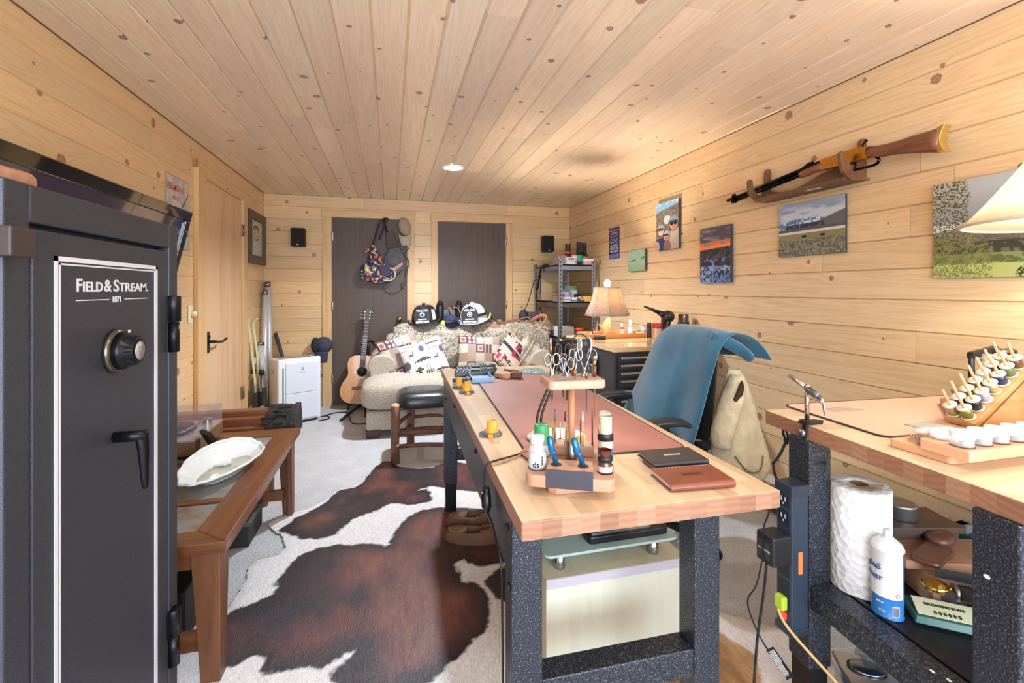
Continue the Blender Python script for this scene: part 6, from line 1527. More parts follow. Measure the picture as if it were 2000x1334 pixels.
# ---------------------------------------------------------------- office chair with blanket and jacket
t = thing('office_chair', 'black office chair at the bench under a teal fleece blanket', 'chair', (1.30, 2.13, 0))
BP = mat('1E1F23', .4); 
b = wb(t); b.grid(slabc(1.06, 1.50, 1.90, 2.36, .42, .50, .02), 48, 18, cu=True); b.o('seat', mat('1B1C20', .8), t)
b = wb(t)
b.grid(lambda u, v: (1.47 + .10 * v + .02 * math.cos(2 * PI * u) , 2.13 + .225 * (1 - .25 * v * v) * math.sin(2 * PI * u), .52 + .50 * v), 32, 12, cu=True); b.o('backrest', mat('1B1C20', .8), t)
for y, x0, x1 in ((1.85, 1.085, 1.325), (2.42, 1.13, 1.36)):
    b = wb(t); b.tube(smooth_path([(x0, y, .635), (x0 + .05, y, .648), ((x0 + x1) / 2, y, .652), (x1 - .05, y, .645), (x1, y, .625)], 4), [.02, .026, .03, .032, .034, .035, .035, .035, .035, .035, .034, .032, .03, .028, .026, .024, .018], 12, flat=(1.25, .6)); b.o('armrest', mat('2A2D32', .3), t)
    b = wb(t); b.tube(smooth_path([(x1 - .12, y, .62), (x1 - .11, y, .50), (x1 - .06, y + (.05 if y < 2 else -.05), .43)], 4), .018, 8, flat=(1.5, .8)); b.o('arm_post', BP, t)
b = wb(t); b.cyl((1.28, 2.13, .08), (1.28, 2.13, .43), .028); b.box(1.16, 1.42, 2.03, 2.23, .385, .42); b.o('gas_column', BP, t)
for k in range(5):
    a = R(-72 * k - 62); x, y = 1.28 + .345 * math.cos(a), 2.13 + .345 * math.sin(a)
    b = wb(t); b.tube([(1.28, 2.13, .105), (x, y, .075)], [.035, .018], 8, flat=(1, .7)); lg = b.o('base_arm', BP, t)
    b = wb(t)
    for s in (-.016, .016): b.cyl((x + s * math.sin(a) - .008 * math.sin(a), y - s * math.cos(a) + .008 * math.cos(a), .028), (x + s * math.sin(a) + .008 * math.sin(a), y - s * math.cos(a) - .008 * math.cos(a), .028), .027, n=16)
    b.cyl((x, y, .03), (x, y, .08), .01); b.o('caster', BP, lg)
# fleece blanket over the back
TEAL = NT('teal_fleece'); tc = TEAL.n('TexCoord'); nz = TEAL.n('TexNoise', i_Scale=5., i_Detail=6.0); TEAL.l(tc.outputs['Object'], nz.inputs['Vector'])
nf = TEAL.n('TexNoise', i_Scale=350., i_Detail=2.0); TEAL.l(tc.outputs['Object'], nf.inputs['Vector'])
TEAL.set(Base_Color=TEAL.ramp(nz.outputs[0], [(.3, lin('18465F')), (.7, lin('256884'))]), Roughness=1.0, Sheen_Weight=.6); TEAL.bump(nf.outputs[0], .5, .003); TEAL = TEAL.m
prof = [(1.315, .545), (1.345, .63), (1.375, .72), (1.405, .82), (1.435, .91), (1.462, .98), (1.495, 1.03), (1.54, 1.058), (1.59, 1.055), (1.635, 1.02), (1.665, .965), (1.68, .90)]
P3d = smooth_path([(x, 0, z) for x, z in prof], 4)
def blanket(u, v):
    """u runs from the far side to the near side, v from the lap up and over the back"""
    k = v * (len(P3d) - 1); i = min(int(k), len(P3d) - 2); f = k - i
    p = P3d[i] * (1 - f) + P3d[i + 1] * f
    x, z = p.x, p.z
    q = 2 * u - 1
    y = 2.135 - q * (.30 - .035 * v)
    z -= .17 * max(0, -q) ** 4 * min(1, v * 1.6) + .03 * max(0, q) ** 3 * v
    x -= .05 * max(0, -q) ** 2 * (1 - v) - .05 * abs(q) ** 3
    x += .010 * math.sin(11 * u + 3 * v) * (1 - v * .6) + .03 * max(0, math.sin(9 * (u - .62))) * (u > .62) * (1 - v)
    if v > .72 and u > .45:
        w_ = (v - .72) / .28 * (u - .45) / .55
        x += .04 * w_; y -= .05 * w_; z += .045 * w_
    return (x - .02, y, z)
t = thing('fleece_blanket', 'teal fleece blanket draped over the back of the office chair', 'blanket', (1.45, 2.13, .9))
b = wb(t); b.grid(blanket, 60, 60); b.o('draped_cloth', TEAL, t, solid=.008)
b = wb(t); b.tube(smooth_path([(1.50, 1.93, 1.03), (1.585, 1.885, .985), (1.635, 1.855, .945), (1.66, 1.84, .915)], 5), [.03, .032, .034, .035, .036, .036, .036, .036, .035, .034, .033, .032, .031, .03, .026, .02], 12, flat=(1, .8)); b.o('folded_corner', TEAL, t)
# jacket
JK = NT('khaki_canvas'); tc = JK.n('TexCoord'); nz = JK.n('TexNoise', i_Scale=14., i_Detail=5.0); JK.l(tc.outputs['Object'], nz.inputs['Vector'])
JK.set(Base_Color=JK.ramp(nz.outputs[0], [(.3, lin('B7AA8C')), (.7, lin('D2C8AE'))]), Roughness=.9); JK.bump(nz.outputs[0], .5, .03); JK = JK.m
t = thing('canvas_jacket', 'beige canvas jacket hanging off the near side of the office chair', 'jacket', (1.62, 1.86, .6))
def jack(u, v):
    """u around, v from shoulder to hem"""
    a = 2 * PI * u
    pts = [(1.635, 1.93, .86, .030, .02), (1.625, 1.91, .80, .06, .035), (1.61, 1.89, .70, .10, .05), (1.60, 1.875, .60, .125, .065), (1.605, 1.86, .50, .145, .075), (1.61, 1.85, .42, .15, .08), (1.61, 1.85, .375, .13, .07), (1.61, 1.85, .355, .09, .045)]
    k = v * (len(pts) - 1); i = min(int(k), len(pts) - 2); f = k - i
    x, y, z, rx, ry = [pts[i][j] * (1 - f) + pts[i + 1][j] * f for j in range(5)]
    wr = 1 + .05 * math.sin(5 * a + 9 * v) * v + .03 * math.sin(13 * v + 3 * a)
    return (x + rx * wr * math.cos(a), y + ry * wr * math.sin(a), z + .012 * math.sin(3 * a + 1) * v)
b = wb(t); b.grid(jack, 56, 40, cu=True); b.o('body', JK, t)
def on_j(u, v, o=.004):
    p = Vector(jack(u, v)); c = Vector((1.61, 1.88, p.z)); n = (p - c); n.z = 0; n.normalize(); return tuple(p + n * o)
b = wb(t)
b.tube([on_j(.60 + .02 * math.sin(6 * k / 20), .10 + .42 * k / 20) for k in range(21)], .004, 6)
b.tube([on_j(.66 + .17 * k / 14, .60 + .16 * math.sin(PI * k / 14)) for k in range(15)], .0035, 6)
b.tube([on_j(.58 + .3 * k / 14, .93) for k in range(15)], .004, 6)
b.o('seams', mat('7C7058', .9), t)
b = wb(t); b.grid(lambda u, v: on_j(.62 + .05 * u, .16 + .26 * v, .004), 6, 10); b.o('mesh_lining', mat('C9C9C4', .9, var=.9, scale=130), t)
b = wb(t); b.tube(smooth_path([(1.60, 1.865, .84), (1.565, 1.85, .76), (1.51, 1.83, .66), (1.475, 1.82, .58), (1.47, 1.815, .52)], 4), [.035, .04, .045, .05, .052, .055, .056, .056, .056, .056, .055, .054, .053, .052, .05, .046, .04], 14, flat=(1, .6)); b.o('sleeve', JK, t)
b = wb(t); b.prism([(1.53, .74), (1.575, .83), (1.585, .80), (1.56, .70)], 1.80, 1.815, plane='xz'); b.o('dark_collar', mat('3A2620', .9), t, bevel=.004)
# ---------------------------------------------------------------- things on the middle bench
Z1 = .7805
MATF = NT('mat_fabric'); tc = MATF.n('TexCoord'); nz = MATF.n('TexNoise', i_Scale=4., i_Detail=4.0); MATF.l(tc.outputs['Object'], nz.inputs['Vector'])
MATF.set(Base_Color=MATF.ramp(nz.outputs[0], [(.35, lin('94625A')), (.7, lin('A67268'))]), Roughness=.55); MATF = MATF.m
def desk_mat(label, loc, rz, w_, l_, fab, r=.03):
    t = thing('desk_mat', label, 'mat', loc, rz)
    b = B(); b.prism(rrect(-w_ / 2, w_ / 2, -l_ / 2, l_ / 2, r, 8), 0, .0035); b.o('mat_surface', fab, t)
    P_ = rrect(-w_ / 2 + .001, w_ / 2 - .001, -l_ / 2 + .001, l_ / 2 - .001, r, 8)
    b = B(); b.tube([(x, y, .0022) for x, y in P_], .0024, 6, closed=True, flat=(1.5, 1)); b.o('stitched_edge', mat('33302F', .7), t)
    return t
desk_mat('pinkish brown work mat with black stitched edge on the middle workbench', (.643, 1.84, Z1), R(-2.9), .475, 1.27, MATF)
ZM = Z1 + .0037
# rotary caddy
t = thing('tool_caddy', 'rotating wooden fly tying tool caddy with post and upper tool plate', 'caddy', (.432, 1.0695, Z1), R(-25))
BEE = woodmat('beech', 'C4967A', 'A0705A', 'x', .9, .45)
b = B(); b.at((0, 0, 0), (0, 0, R(21))); b.prism([(-.075, -.06), (-.06, -.075), (.075, -.075), (.075, .075), (-.075, .075)], 0, .018); b.o('base', BEE, t, bevel=.002)
b = B(); b.prism(rrect(-.102, .102, -.102, .102, .022), .018, .046); b.o('tray', BEE, t, bevel=.003)
b = B(); b.box(-.053, .053, -.101, -.035, .046, .062); b.box(-.053, .053, .035, .085, .046, .072); b.o('holder_block', BEE, t, bevel=.002)
b = B(); b.box(-.053, .053, -.1035, -.1015, .020, .062); b.o('magnet_plate', mat('3A3844', .5), t, label='dark flat magnet on the front')
for x, y in ((-.078, -.055), (-.078, .03), (.080, -.055), (.082, .0), (.082, .05)):
    b = B(); b.lathe([(0, .0462), (.021 if x < 0 else .017, .0462), (.0225 if x < 0 else .0185, .0466)], 20, 0, (x, y, 0)); b.o('bottle_hole', mat('7A4C36', .7), t)
for x in (-.032, .03):
    b = B(); b.lathe([(0, .0622), (.012, .0622), (.013, .0626)], 16, 0, (x, -.07, 0)); b.o('pen_hole', mat('5A3424', .7), t)
b = B(); b.cyl((0, 0, .046), (0, 0, .232), .0085); b.o('post', woodmat('dowel', 'B98462', '9A6848', 'z', 1.2, .45), t)
b = B(); b.lathe([(.0125, .046), (.0125, .082), (.0118, .084), (.0118, .092), (.009, .094)], 20); b.o('ferrule', STEEL, t)
b = B(); b.at((.0, .022, 0), (0, 0, R(21))); b.prism(rrect(-.073, .073, -.05, .05, .014), .228, .250); b.o('tool_plate', woodmat('beech_top', 'C9A088', 'AC8068', 'x', .9, .45), t, bevel=.006, seg=3)
cad = t.matrix_basis.copy()
def cw(x, y, z): return tuple(cad @ Vector((x, y, z)))
GLS = NT('clear_glass'); GLS.set(Base_Color=(.92, .95, .95), Roughness=.03, Alpha=.35); GLS = GLS.m
# bottles in the caddy
bottle('glass_bottle', 'clear glass bottle with white cap and paper label in the caddy', cw(-.078, -.055, .047), ([(0, 0), (.020, 0), (.021, .003), (.021, .042), (.017, .052), (.015, .056), (0, .056)], cap_prof(.0175, .056, .020)), (GLS, mat('D9D9DC', .4)), label_band=(.0214, .006, .038), band_mat=mat('CFCED6', .6), rot=R(-10))
tl = bpy.data.objects['glass_bottle']
text('lettering', 'ds', .019, mat('1A1A1E', .5), tl, (-.006, -.0208, .007), (R(90), 0, R(-18)), .0004)
text('lettering', 'MADE IN', .005, mat('3A3A3E', .5), tl, (.010, -.0196, .022), (R(90), R(-90), R(25)), .0003)
bottle('glue_bottle', 'clear bottle with a tall green cap behind the white capped bottle', cw(-.078, .03, .047), ([(0, 0), (.020, 0), (.0215, .003), (.0215, .030), (.0205, .034), (0, .034)], [(.0225, .030), (.0225, .046), (.019, .048), (.0185, .076), (.017, .078), (0, .078)]), (GLS, mat('3FA066', .4)))
bottle('jar', 'small jar of dark red liquid with black lid at the front right of the caddy', cw(.080, -.055, .047), (cyl_prof(.0165, .024, .014, .028), cap_prof(.0172, .026, .012)), (mat('5A2620', .12, coat=.6), PK), cat='jar', capname='lid', label_band=(.0168, .003, .016), band_mat=mat('C9BEBE', .6))
bottle('jar', 'glass jar with blue label and black lid at the right of the caddy', cw(.082, .0, .047), (cyl_prof(.0185, .056, .016, .060), cap_prof(.0195, .058, .016)), (mat('C9C4A6', .1, coat=.6), PK), cat='jar', capname='lid', label_band=(.0188, .010, .040), band_mat=mat('3E5A8E', .5))
bottle('jar', 'jar with slate blue lid half hidden behind the blue labelled jar', cw(.082, .05, .047), (cyl_prof(.0175, .054, .015, .058), cap_prof(.018, .056, .012)), (GLS, mat('4A5468', .4)), cat='jar', capname='lid')
for x, dx, lb in ((-.032, -.010, 'blue pen standing in the left hole of the caddy front'), (.03, -.014, 'blue pen leaning in the right hole of the caddy front')):
    t = thing('pen', lb, 'pen', cw(x, -.07, .063), R(-25))
    BL = mat('1F6FA8', .2, .5)
    b = B(); b.tube([(0, 0, 0), (dx * .6, -.004, .028), (dx, -.006, .034), (dx * 1.4, -.006, .060), (dx * 1.45, -.006, .066)], [.0062, .0062, .0082, .0078, .004], 12); b.o('barrel', BL, t)
    b = B(); b.cyl((dx * .62, -.004, .0285), (dx * .66, -.0042, .0305), .0072, n=12); b.o('ring', CHROME, t)
# tools standing through the upper plate
PT = (0, .022); ZP = .2505
def pl(u, v): # plate coordinates (rotated 21 degrees in the caddy frame)
    a = R(21); return (PT[0] + u * math.cos(a) - v * math.sin(a), PT[1] + u * math.sin(a) + v * math.cos(a))
def tool(name, label, u, v, cat, group=None):
    x, y = pl(u, v); return thing(name, label, cat, cw(x, y, ZP), R(-4), group)
def scissors(label, u, v, h_, metal, sp=.011, loopc=None, tilt=0.):
    t = tool('scissors', label, u, v, 'scissors', 'scissors in the tool plate'); t.rotation_euler[1] = tilt
    for s in (-1, 1):
        c = (s * sp, 0, h_ * .72)
        b = B(); b.tube([(c[0] + .0085 * math.cos(a) , 0, c[2] + .0145 * math.sin(a)) for a in [2 * PI * k / 20 for k in range(20)]], .0017, 7, closed=True); b.o('finger_loop', loopc or metal, t)
        b = B(); b.tube([(c[0] - s * .004, 0, c[2] - .013), (s * .003, 0, h_ * .30), (-s * .0025, 0, .0), (-s * .001, 0, -.055)], [.002, .0028, .0026, .0008], 8); b.o('blade', metal, t)
    b = B(); b.cyl((0, -.004, h_ * .16), (0, .004, h_ * .16), .0035, n=10); b.o('pivot', metal, t)
scissors('steel scissors with oval loops at the left end of the tool plate', -.050, .006, .062, CHROME)
scissors('steel scissors with crossed loops in the middle of the tool plate', -.018, -.014, .050, STEEL, .010)
scissors('tall dark handled scissors behind the middle of the tool plate', -.016, .022, .092, STEEL, .013, mat('3A3A40', .3, .6))
scissors('curved steel scissors standing just left of the thread spool', .008, .008, .075, CHROME, .009, tilt=.08)
def rod_tool(name, label, u, v, segs, cat, below=.06, tip=STEEL):
    t = tool(name, label, u, v, cat); z = 0
    for k, (L, r, m_) in enumerate(segs):
        b = B(); b.tube([(0, 0, z), (0, 0, z + L)], [r, r * .92], 10); b.o(('handle', 'collar', 'tip', 'point')[min(k, 3)], m_, t); z += L
    b = B(); b.tube([(0, 0, 0), (0, 0, -.0215), (0, 0, -below)], [.002, .0019, .0006], 8); b.o('needle', tip, t)
    return t
TEALM = mat('2A4A5A', .3, .4); BRS = mat('C9A15A', .25, 1)
rod_tool('bodkin', 'brass and dark teal bodkin with white tip at the left of the plate', -.048, .026, [(.045, .003, STEEL), (.012, .0042, TEALM), (.022, .004, BRS), (.016, .0018, WHITE)], 'tool', .075)
rod_tool('bodkin', 'copper handled bodkin in the centre of the tool plate', .004, -.008, [(.02, .0035, mat('B5623A', .35, .6)), (.05, .0024, STEEL)], 'tool', .05)
rod_tool('half_hitch_tool', 'brass and walnut hitch tool at the right end of the tool plate', .058, -.004, [(.028, .0055, mat('6A3E28', .4)), (.014, .005, BRS), (.01, .0058, CHROME)], 'tool', .105, mat('8A5A3C', .4))
rod_tool('dubbing_needle', 'dark green needle tool hanging through the plate right of the post', .030, -.022, [(.014, .003, STEEL)], 'tool', .085, mat('2C3E44', .3, .5))
t = tool('bobbin', 'thread bobbin with big black spool and thin steel arms', .034, .004, 'bobbin')
b = B(); b.cyl((-.0115, 0, .082), (.0115, 0, .082), .0125, n=24); b.o('thread', mat('24262C', .5), t)
for s in (-1, 1):
    b = B(); b.cyl((s * .0115, 0, .082), (s * .0145, 0, .082), .0165, n=24); b.o('spool_flange', WHITE, t)
    b = B(); b.tube(smooth_path([(0, 0, .012), (s * .006, 0, .03), (s * .014, 0, .052), (s * .019, 0, .075), (s * .017, 0, .086)], 4), .0011, 6); b.o('arm', CHROME, t)
b = B(); b.cyl((0, 0, -.005), (0, 0, .016), .0035, n=10); b.ball((0, 0, .018), .0055, 10, 8); b.ball((.006, 0, .006), .005, 10, 8); b.ball((-.004, -.004, .002), .006, 10, 8); b.o('tube', CHROME, t)
b = B()
for k in range(40): pass
b.tube([(.012 + .0035 * math.cos(k), .006 + .0035 * math.sin(k), .016 + .0012 * k) for k in range(36)], .0008, 5); b.o('spring', STEEL, t)
t = tool('hackle_pliers', 'black ringed hackle pliers behind the right end of the tool plate', .062, .024, 'pliers')
b = B(); b.tube([(.013 * math.cos(2 * PI * k / 24), 0, .045 + .021 * math.sin(2 * PI * k / 24)) for k in range(24)], .0016, 6, closed=True); b.o('ring', STEEL, t)
b = B(); b.at((0, .001, .045), (R(90), 0, 0)); b.lathe([(0, 0), (.0115, 0), (.0115, .002), (0, .002)], 20, sc=(1, 1.6)); b.o('pad', mat('1C1C20', .5), t)
b = B(); b.tube([(0, 0, .025), (0, 0, -.03)], .0014, 6); b.o('jaw', STEEL, t)
t = tool('whip_finisher', 'bent wire whip finisher with dark wire loop over the plate', .012, .030, 'tool')
b = B(); b.tube(smooth_path([(0, 0, -.04), (0, 0, .04), (-.004, 0, .07), (.006, 0, .098), (.02, 0, .104), (.034, 0, .098), (.04, 0, .088)], 6), .0016, 6); b.o('wire', mat('3A3A3E', .25, .9), t)
b = B(); b.cyl((0, 0, .0), (0, 0, .035), .004, n=10); b.o('handle', BRS, t)
t = tool('hook_threader', 'thin steel wire threader arching left of the scissors', -.062, .018, 'tool')
b = B(); b.tube(smooth_path([(0, 0, -.01), (-.004, 0, .03), (-.008, 0, .06), (-.010, 0, .082), (-.014, 0, .092)], 5), .0011, 6); b.o('wire', STEEL, t)
t = Solo(cw(*pl(-.03, -.038), ZP))
t.T = Matrix.Translation(t.loc).inverted()
pA, pB, pC = cw(*pl(-.06, -.036), ZP + .003), cw(*pl(-.03, -.034), ZP + .004), cw(*pl(.02, -.024), ZP + .006)
t.tube(smooth_path([pA, pB, pC], 6), .0016, 6, flat=(1.6, .6)); t.tube(smooth_path([mixc(pA, pB, .05), tuple(Vector(pB) + Vector((0, .004, .001))), pC], 6), .0014, 6)
t.fin('tweezers', 'steel tweezers lying flat along the front of the tool plate', 'tweezers', STEEL)
# tools standing in the lower block of the caddy
for i, (x, y, h_, r, c, tipc, lb) in enumerate(((-.046, .06, .085, .0032, 'B08A4A', '5A6A6E', 'brass brush with grey tip at the left back of the caddy'), (-.050, .048, .055, .0030, 'B5904E', 'B5904E', 'short brass rod at the left back of the caddy'), (-.020, .064, .080, .0024, 'C9C2B8', '3A2A22', 'thin pale tool with dark tip left of the caddy post'), (-.008, .052, .090, .0028, '8A4A3A', '3A2420', 'reddish brush left of the caddy post'), (-.014, .040, .050, .0030, 'B08A52', 'B08A52', 'short brass bodkin close by the caddy post'), (.020, .06, .062, .0022, '7A4A34', '7A4A34', 'thin walnut stick right of the caddy post'), (.026, .048, .086, .0026, 'C2B49A', 'E0D8C8', 'tall pale stick with white tip right of the caddy post'), (.050, .055, .088, .0024, '6A3E2A', '8A5A3C', 'dark walnut needle at the right back of the caddy'))):
    t = thing('tying_tool', lb, 'tool', cw(x, y, .0725))
    b = B(); b.tube([(0, 0, -.01), (0, 0, h_ * .66)], [r, r * .85], 8); b.o('handle', mat(c, .35, .4 if c.startswith(('B0', 'B5')) else 0), t)
    b = B(); b.tube([(0, 0, h_ * .66), (0, 0, h_ * .72), (0, 0, h_)], [r * .6, r * 1.1, r * .5], 8); b.o('tip', mat(tipc, .5), t)
bottle('vial', 'small black vial with a pale stick standing behind the caddy', (.475, 1.262, ZM), (cyl_prof(.012, .034), [(0, .034), (.0022, .034), (.0018, .08), (0, .08)]), (PK, mat('B9B4AE', .4)), capname='stick')
t = Solo((.545, 1.275, ZM)); t.cbox((.545, 1.275, ZM + .018), (.028, .012, .036)); t.fin('wax_block', 'small yellow block standing behind the caddy', 'block', mat('C9BE5A', .5), bevel=.003)
# lamp
t = thing('desk_lamp', 'small gooseneck lamp with white base and dark double arm behind the caddy', 'lamp', (.50, 1.375, ZM))
b = B(); b.lathe([(0, 0), (.085, 0), (.092, .005), (.088, .012), (.04, .022), (0, .024)], 40, sc=(1, .75)); b.o('base', mat('E4E4E4', .3), t)
DG = mat('2F2C2B', .3, .6)
for dx in (-.007, .007):
    b = B(); b.tube(smooth_path([(-.045 + dx, .015, .018), (-.046 + dx, .02, .06), (-.025 + dx, .03, .11), (.02 + dx, .035, .20), (.04 + dx * .6, .035, .26)], 6), .0042, 8); b.o('arm', DG, t)
b = B(); b.at((.075, .02, .285), (R(0), R(12), 0)); b.lathe([(.058, -.012), (.06, 0), (.05, .014), (.02, .022), (0, .023)], 32); b.cyl((-.05, .0, .01), (-.02, 0, .015), .008); b.o('lamp_head', DG, t)
b = B(); b.at((.075, .02, .285), (R(0), R(12), 0)); b.lathe([(0, -.010), (.054, -.010)], 32); b.o('led_panel', mat('FFF6EA', .4, emit=9.), t)
light('desk_lamp_light', 'SPOT', (.077, .02, .265), 3.5, (1, .92, .84), .045, (0, R(6), 0), spot=140, blend=.5, parent=t)
t = Solo((.39, 1.30, ZM)); t.prism([(.355, 1.27), (.40, 1.335), (.46, 1.30), (.45, 1.22), (.40, 1.19), (.365, 1.21)], ZM, ZM + .004); t.fin('leather_scrap', 'scrap of brown leather on the mat left of the caddy', 'leather', mat('9A5A48', .5), bevel=.001)
# lamp cord with switch hanging over the bench edge
t = thing('lamp_cord', 'black lamp cord with inline switch hanging over the left bench edge', 'cord', (.25, 1.22, .72))
b = wb(t); b.tube(smooth_path([(.44, 1.36, .790), (.41, 1.29, .788), (.33, 1.252, .786), (.275, 1.226, .787), (.248, 1.222, .778), (.243, 1.222, .74), (.245, 1.22, .715)], 6), .0028, 8); b.tube(smooth_path([(.246, 1.205, .665), (.25, 1.16, .655), (.248, 1.10, .640), (.2515, 1.06, .60), (.252, 1.05, .45), (.27, 1.10, .2), (.33, 1.2, .06), (.36, 1.19, .03)], 6), .0028, 8); b.o('cable', BLACK, t)
b = wb(t); b.tube([(.247, 1.2205, .722), (.246, 1.214, .70), (.246, 1.207, .675), (.246, 1.2045, .662)], [.009, .014, .014, .009], 12, flat=(.8, 1)); sw = b.o('inline_switch', mat('15161A', .25), t)
b = wb(t); b.ball((.235, 1.208, .712), .0025, 8, 6); b.ball((.235, 1.198, .674), .0025, 8, 6); b.o('switch_screw', CHROME, sw)
t = thing('lamp_cord', 'thin tan cord hanging from the bench top to the floor on the left', 'cord', (.262, 1.24, .78))
b = wb(t); b.tube(smooth_path([(.43, 1.345, .7885), (.37, 1.27, .7865), (.30, 1.222, .7835), (.262, 1.208, .783)], 5), .0016, 6); b.o('cable', mat('B98A5A', .5), t)
# yellow clips
YEL = mat('E3A63A', .4); GRB = mat('5A6672', .45)
for x, y, rz, lb in ((.318, 1.47, 0, 'nearest yellow cone clip on a grey ring base on the left bench edge'), (.338, 2.10, .3, 'front of the two yellow clips near the far bench end'), (.318, 2.22, .9, 'rear of the two yellow clips near the far bench end')):
    t = thing('cone_clip', lb, 'clip', (x, y, Z1), rz, 'yellow cone clips')
    b = B(); b.lathe([(.016, 0), (.033, 0), (.033, .004), (.028, .010), (.016, .010)], 32); b.cyl((-.032, .0, .006), (-.036, -.008, .006), .009, n=12); b.o('ring_base', GRB, t)
    b = B(); b.lathe([(.023, .004), (.021, .012), (.014, .048), (.011, .048), (.011, .044)], 28, sc=(1, .85)); b.hexa([(-.024, -.004, .005), (-.012, -.004, .005), (-.012, .004, .005), (-.024, .004, .005), (-.012, -.003, .046), (-.008, -.003, .046), (-.008, .003, .046), (-.012, .003, .046)]); b.cbox((-.012, -.031, .005), (.014, .010, .010)); b.o('cone', YEL, t)
t = thing('hand_clamp', 'small dark clamp with steel ends lying by the phones', 'clamp', (.345, 2.33, Z1), .2)
b = B(); b.cbox((0, 0, .012), (.05, .028, .024)); b.cyl((-.045, 0, .016), (-.02, 0, .016), .012, n=12); b.o('body', mat('3A4250', .4), t, bevel=.004)
b = B(); b.cyl((.02, -.01, .016), (.052, -.012, .02), .007, n=10); b.cyl((.02, .01, .016), (.05, .016, .022), .007, n=10); b.o('jaws', STEEL, t)
# phones
for i, (x, y, rz, lb) in enumerate(((.45, 2.50, -.02, 'front dark grey cordless phone lying at the far end of the bench'), (.47, 2.61, .08, 'rear dark grey cordless phone lying behind the first phone'))):
    t = thing('phone', lb, 'phone', (x, y, Z1), rz, 'cordless phones')
    PH = mat('33393F', .35)
    b = B(); b.hexa([(-.115, -.028, 0), (.115, -.028, 0), (.115, .028, 0), (-.115, .028, 0), (-.112, -.022, .030), (.112, -.026, .032), (.112, .026, .040), (-.112, .024, .034)]); b.ball((.085, 0, .034), (.035, .024, .010), 14, 8); b.o('body', PH, t, bevel=.006)
    b = B(); b.at((0, 0, .002), (R(6), 0, 0)); b.box(-.03, .02, -.014, .016, .034, .0365); b.o('display', mat('8FA6A0', .2), t)
    b = B(); b.at((0, 0, .0025), (R(6), 0, 0))
    for r_ in range(3):
        for k in range(4): b.cbox((-.095 + .016 * k, -.014 + .014 * r_, .0355), (.010, .008, .004))
        for k in range(3): b.cbox((.032 + .014 * k, -.014 + .014 * r_, .037), (.009, .008, .004))
    b.o('keypad', mat('5A646C', .4), t)
t = thing('plastic_tray', 'light blue shallow square tray on the bench mat', 'tray', (.455, 2.39, ZM), R(-3))
LBL = mat('8FB2DC', .4)
b = B(); b.box(-.055, .055, -.10, .10, 0, .004); b.o('tray_floor', LBL, t)
for q in ((-.055, .055, -.10, -.095, .004, .022), (-.055, .055, .095, .10, .004, .022), (-.055, -.05, -.095, .095, .004, .022), (.05, .055, -.095, .095, .004, .022)):
    b = B(); b.box(*q); b.o('tray_wall', LBL, t, bevel=.001)
t = thing('caliper_case', 'tan and brown folding knife pouch lying on the far end of the mat', 'pouch', (.60, 2.39, ZM), R(-18))
b = B(); b.prism([(-.065, .05), (-.07, -.01), (-.02, -.055), (.015, -.05), (.03, -.01), (.0, .05), (-.03, .065)], 0, .028); b.o('pouch', mat('B08E70', .6, var=.12), t, bevel=.008, seg=3)
b = B(); b.tube([(-.02, .055, .03), (.06, .0, .03)], .008, 8); b.o('handle', mat('7A5040', .5), t)
b = B(); b.cbox((.05, -.02, .018), (.055, .045, .034)); b.o('flap', mat('5A342A', .5), t, bevel=.006)
def f_card(U, V):
    rgb = flat_rgb(U, '6F9298'); rgb = lay(rgb, (noise2(U, V, 7, 7, 3) > .62) & (np.abs(U - .4) < .3) & (np.abs(V - .45) < .28), 'D5DCDC'); rgb = lay(rgb, (noise2(U, V, 9, 9, 5) > .66) & (np.abs(U - .5) < .3), '2A3A40'); return rgb
t = thing('postcard', 'teal blue printed card at the far end of the mat', 'card', (.785, 2.525, ZM + .0005), R(-12))
b = B(); b.box(-.065, .065, -.085, .085, 0, .0012); b.o('card_stock', mat('6F8A8E', .6), t)
colgrid('print', f_card, .13, .17, 40, 50, PRINT, t, fn=lambda u, v: ((u - .5) * .13, (v - .5) * .17, .0016))
# wallets
def wallet(label, loc, rz, w_, d_, h_, hexc, inner, mark):
    t = thing('notebook_wallet', label, 'wallet', loc, rz)
    LM = mat(hexc, .33, var=.1, scale=14, coat=.15)
    b = B()
    pr = [(-d_ / 2 + h_ / 2 + h_ / 2 * math.cos(a), h_ / 2 + h_ / 2 * math.sin(a)) for a in [R(270 - 180 * k / 10) for k in range(11)]]
    poly = [(d_ / 2, 0)] + pr + [(d_ / 2, h_), (d_ / 2, h_ - .003), (-d_ / 2 + .008, h_ - .0035), (-d_ / 2 + .005, h_ / 2), (-d_ / 2 + .008, .0035), (d_ / 2, .003)]
    b.prism(poly, -w_ / 2, w_ / 2, plane='yz'); b.o('cover', LM, t, bevel=.0008)
    b = B(); b.box(-w_ / 2 + .004, w_ / 2 - .004, -d_ / 2 + .010, d_ / 2 - .004, .0042, h_ - .0045); b.o('pages', mat(inner, .6), t)
    b = B(); b.prism(rrect(-.030, .030, -.010, .012, .008), h_, h_ + .0003); b.o('stamped_oval', mat(mark, .35), t)
    text('lettering', 'OUTDOORS', .0085, mat('D9CFC4' if hexc[0] < '5' else '4A2018', .4), t, (0, -.002, h_ + .0004), (0, 0, 0), .0003)
    b = B()
    for k in range(16): b.box(-w_ / 2 + .008 + k * (w_ - .016) / 16, -w_ / 2 + .013 + k * (w_ - .016) / 16, d_ / 2 - .004, d_ / 2 - .0032, h_, h_ + .0004)
    b.o('stitching', mat('D9B49A' if hexc[0] > '5' else '5A5A60', .6), t)
wallet('brown leather notebook wallet at the near end of the bench', (.713, .985, Z1), R(-5), .165, .105, .019, '7E4230', 'C9C0BC', '6A3426')
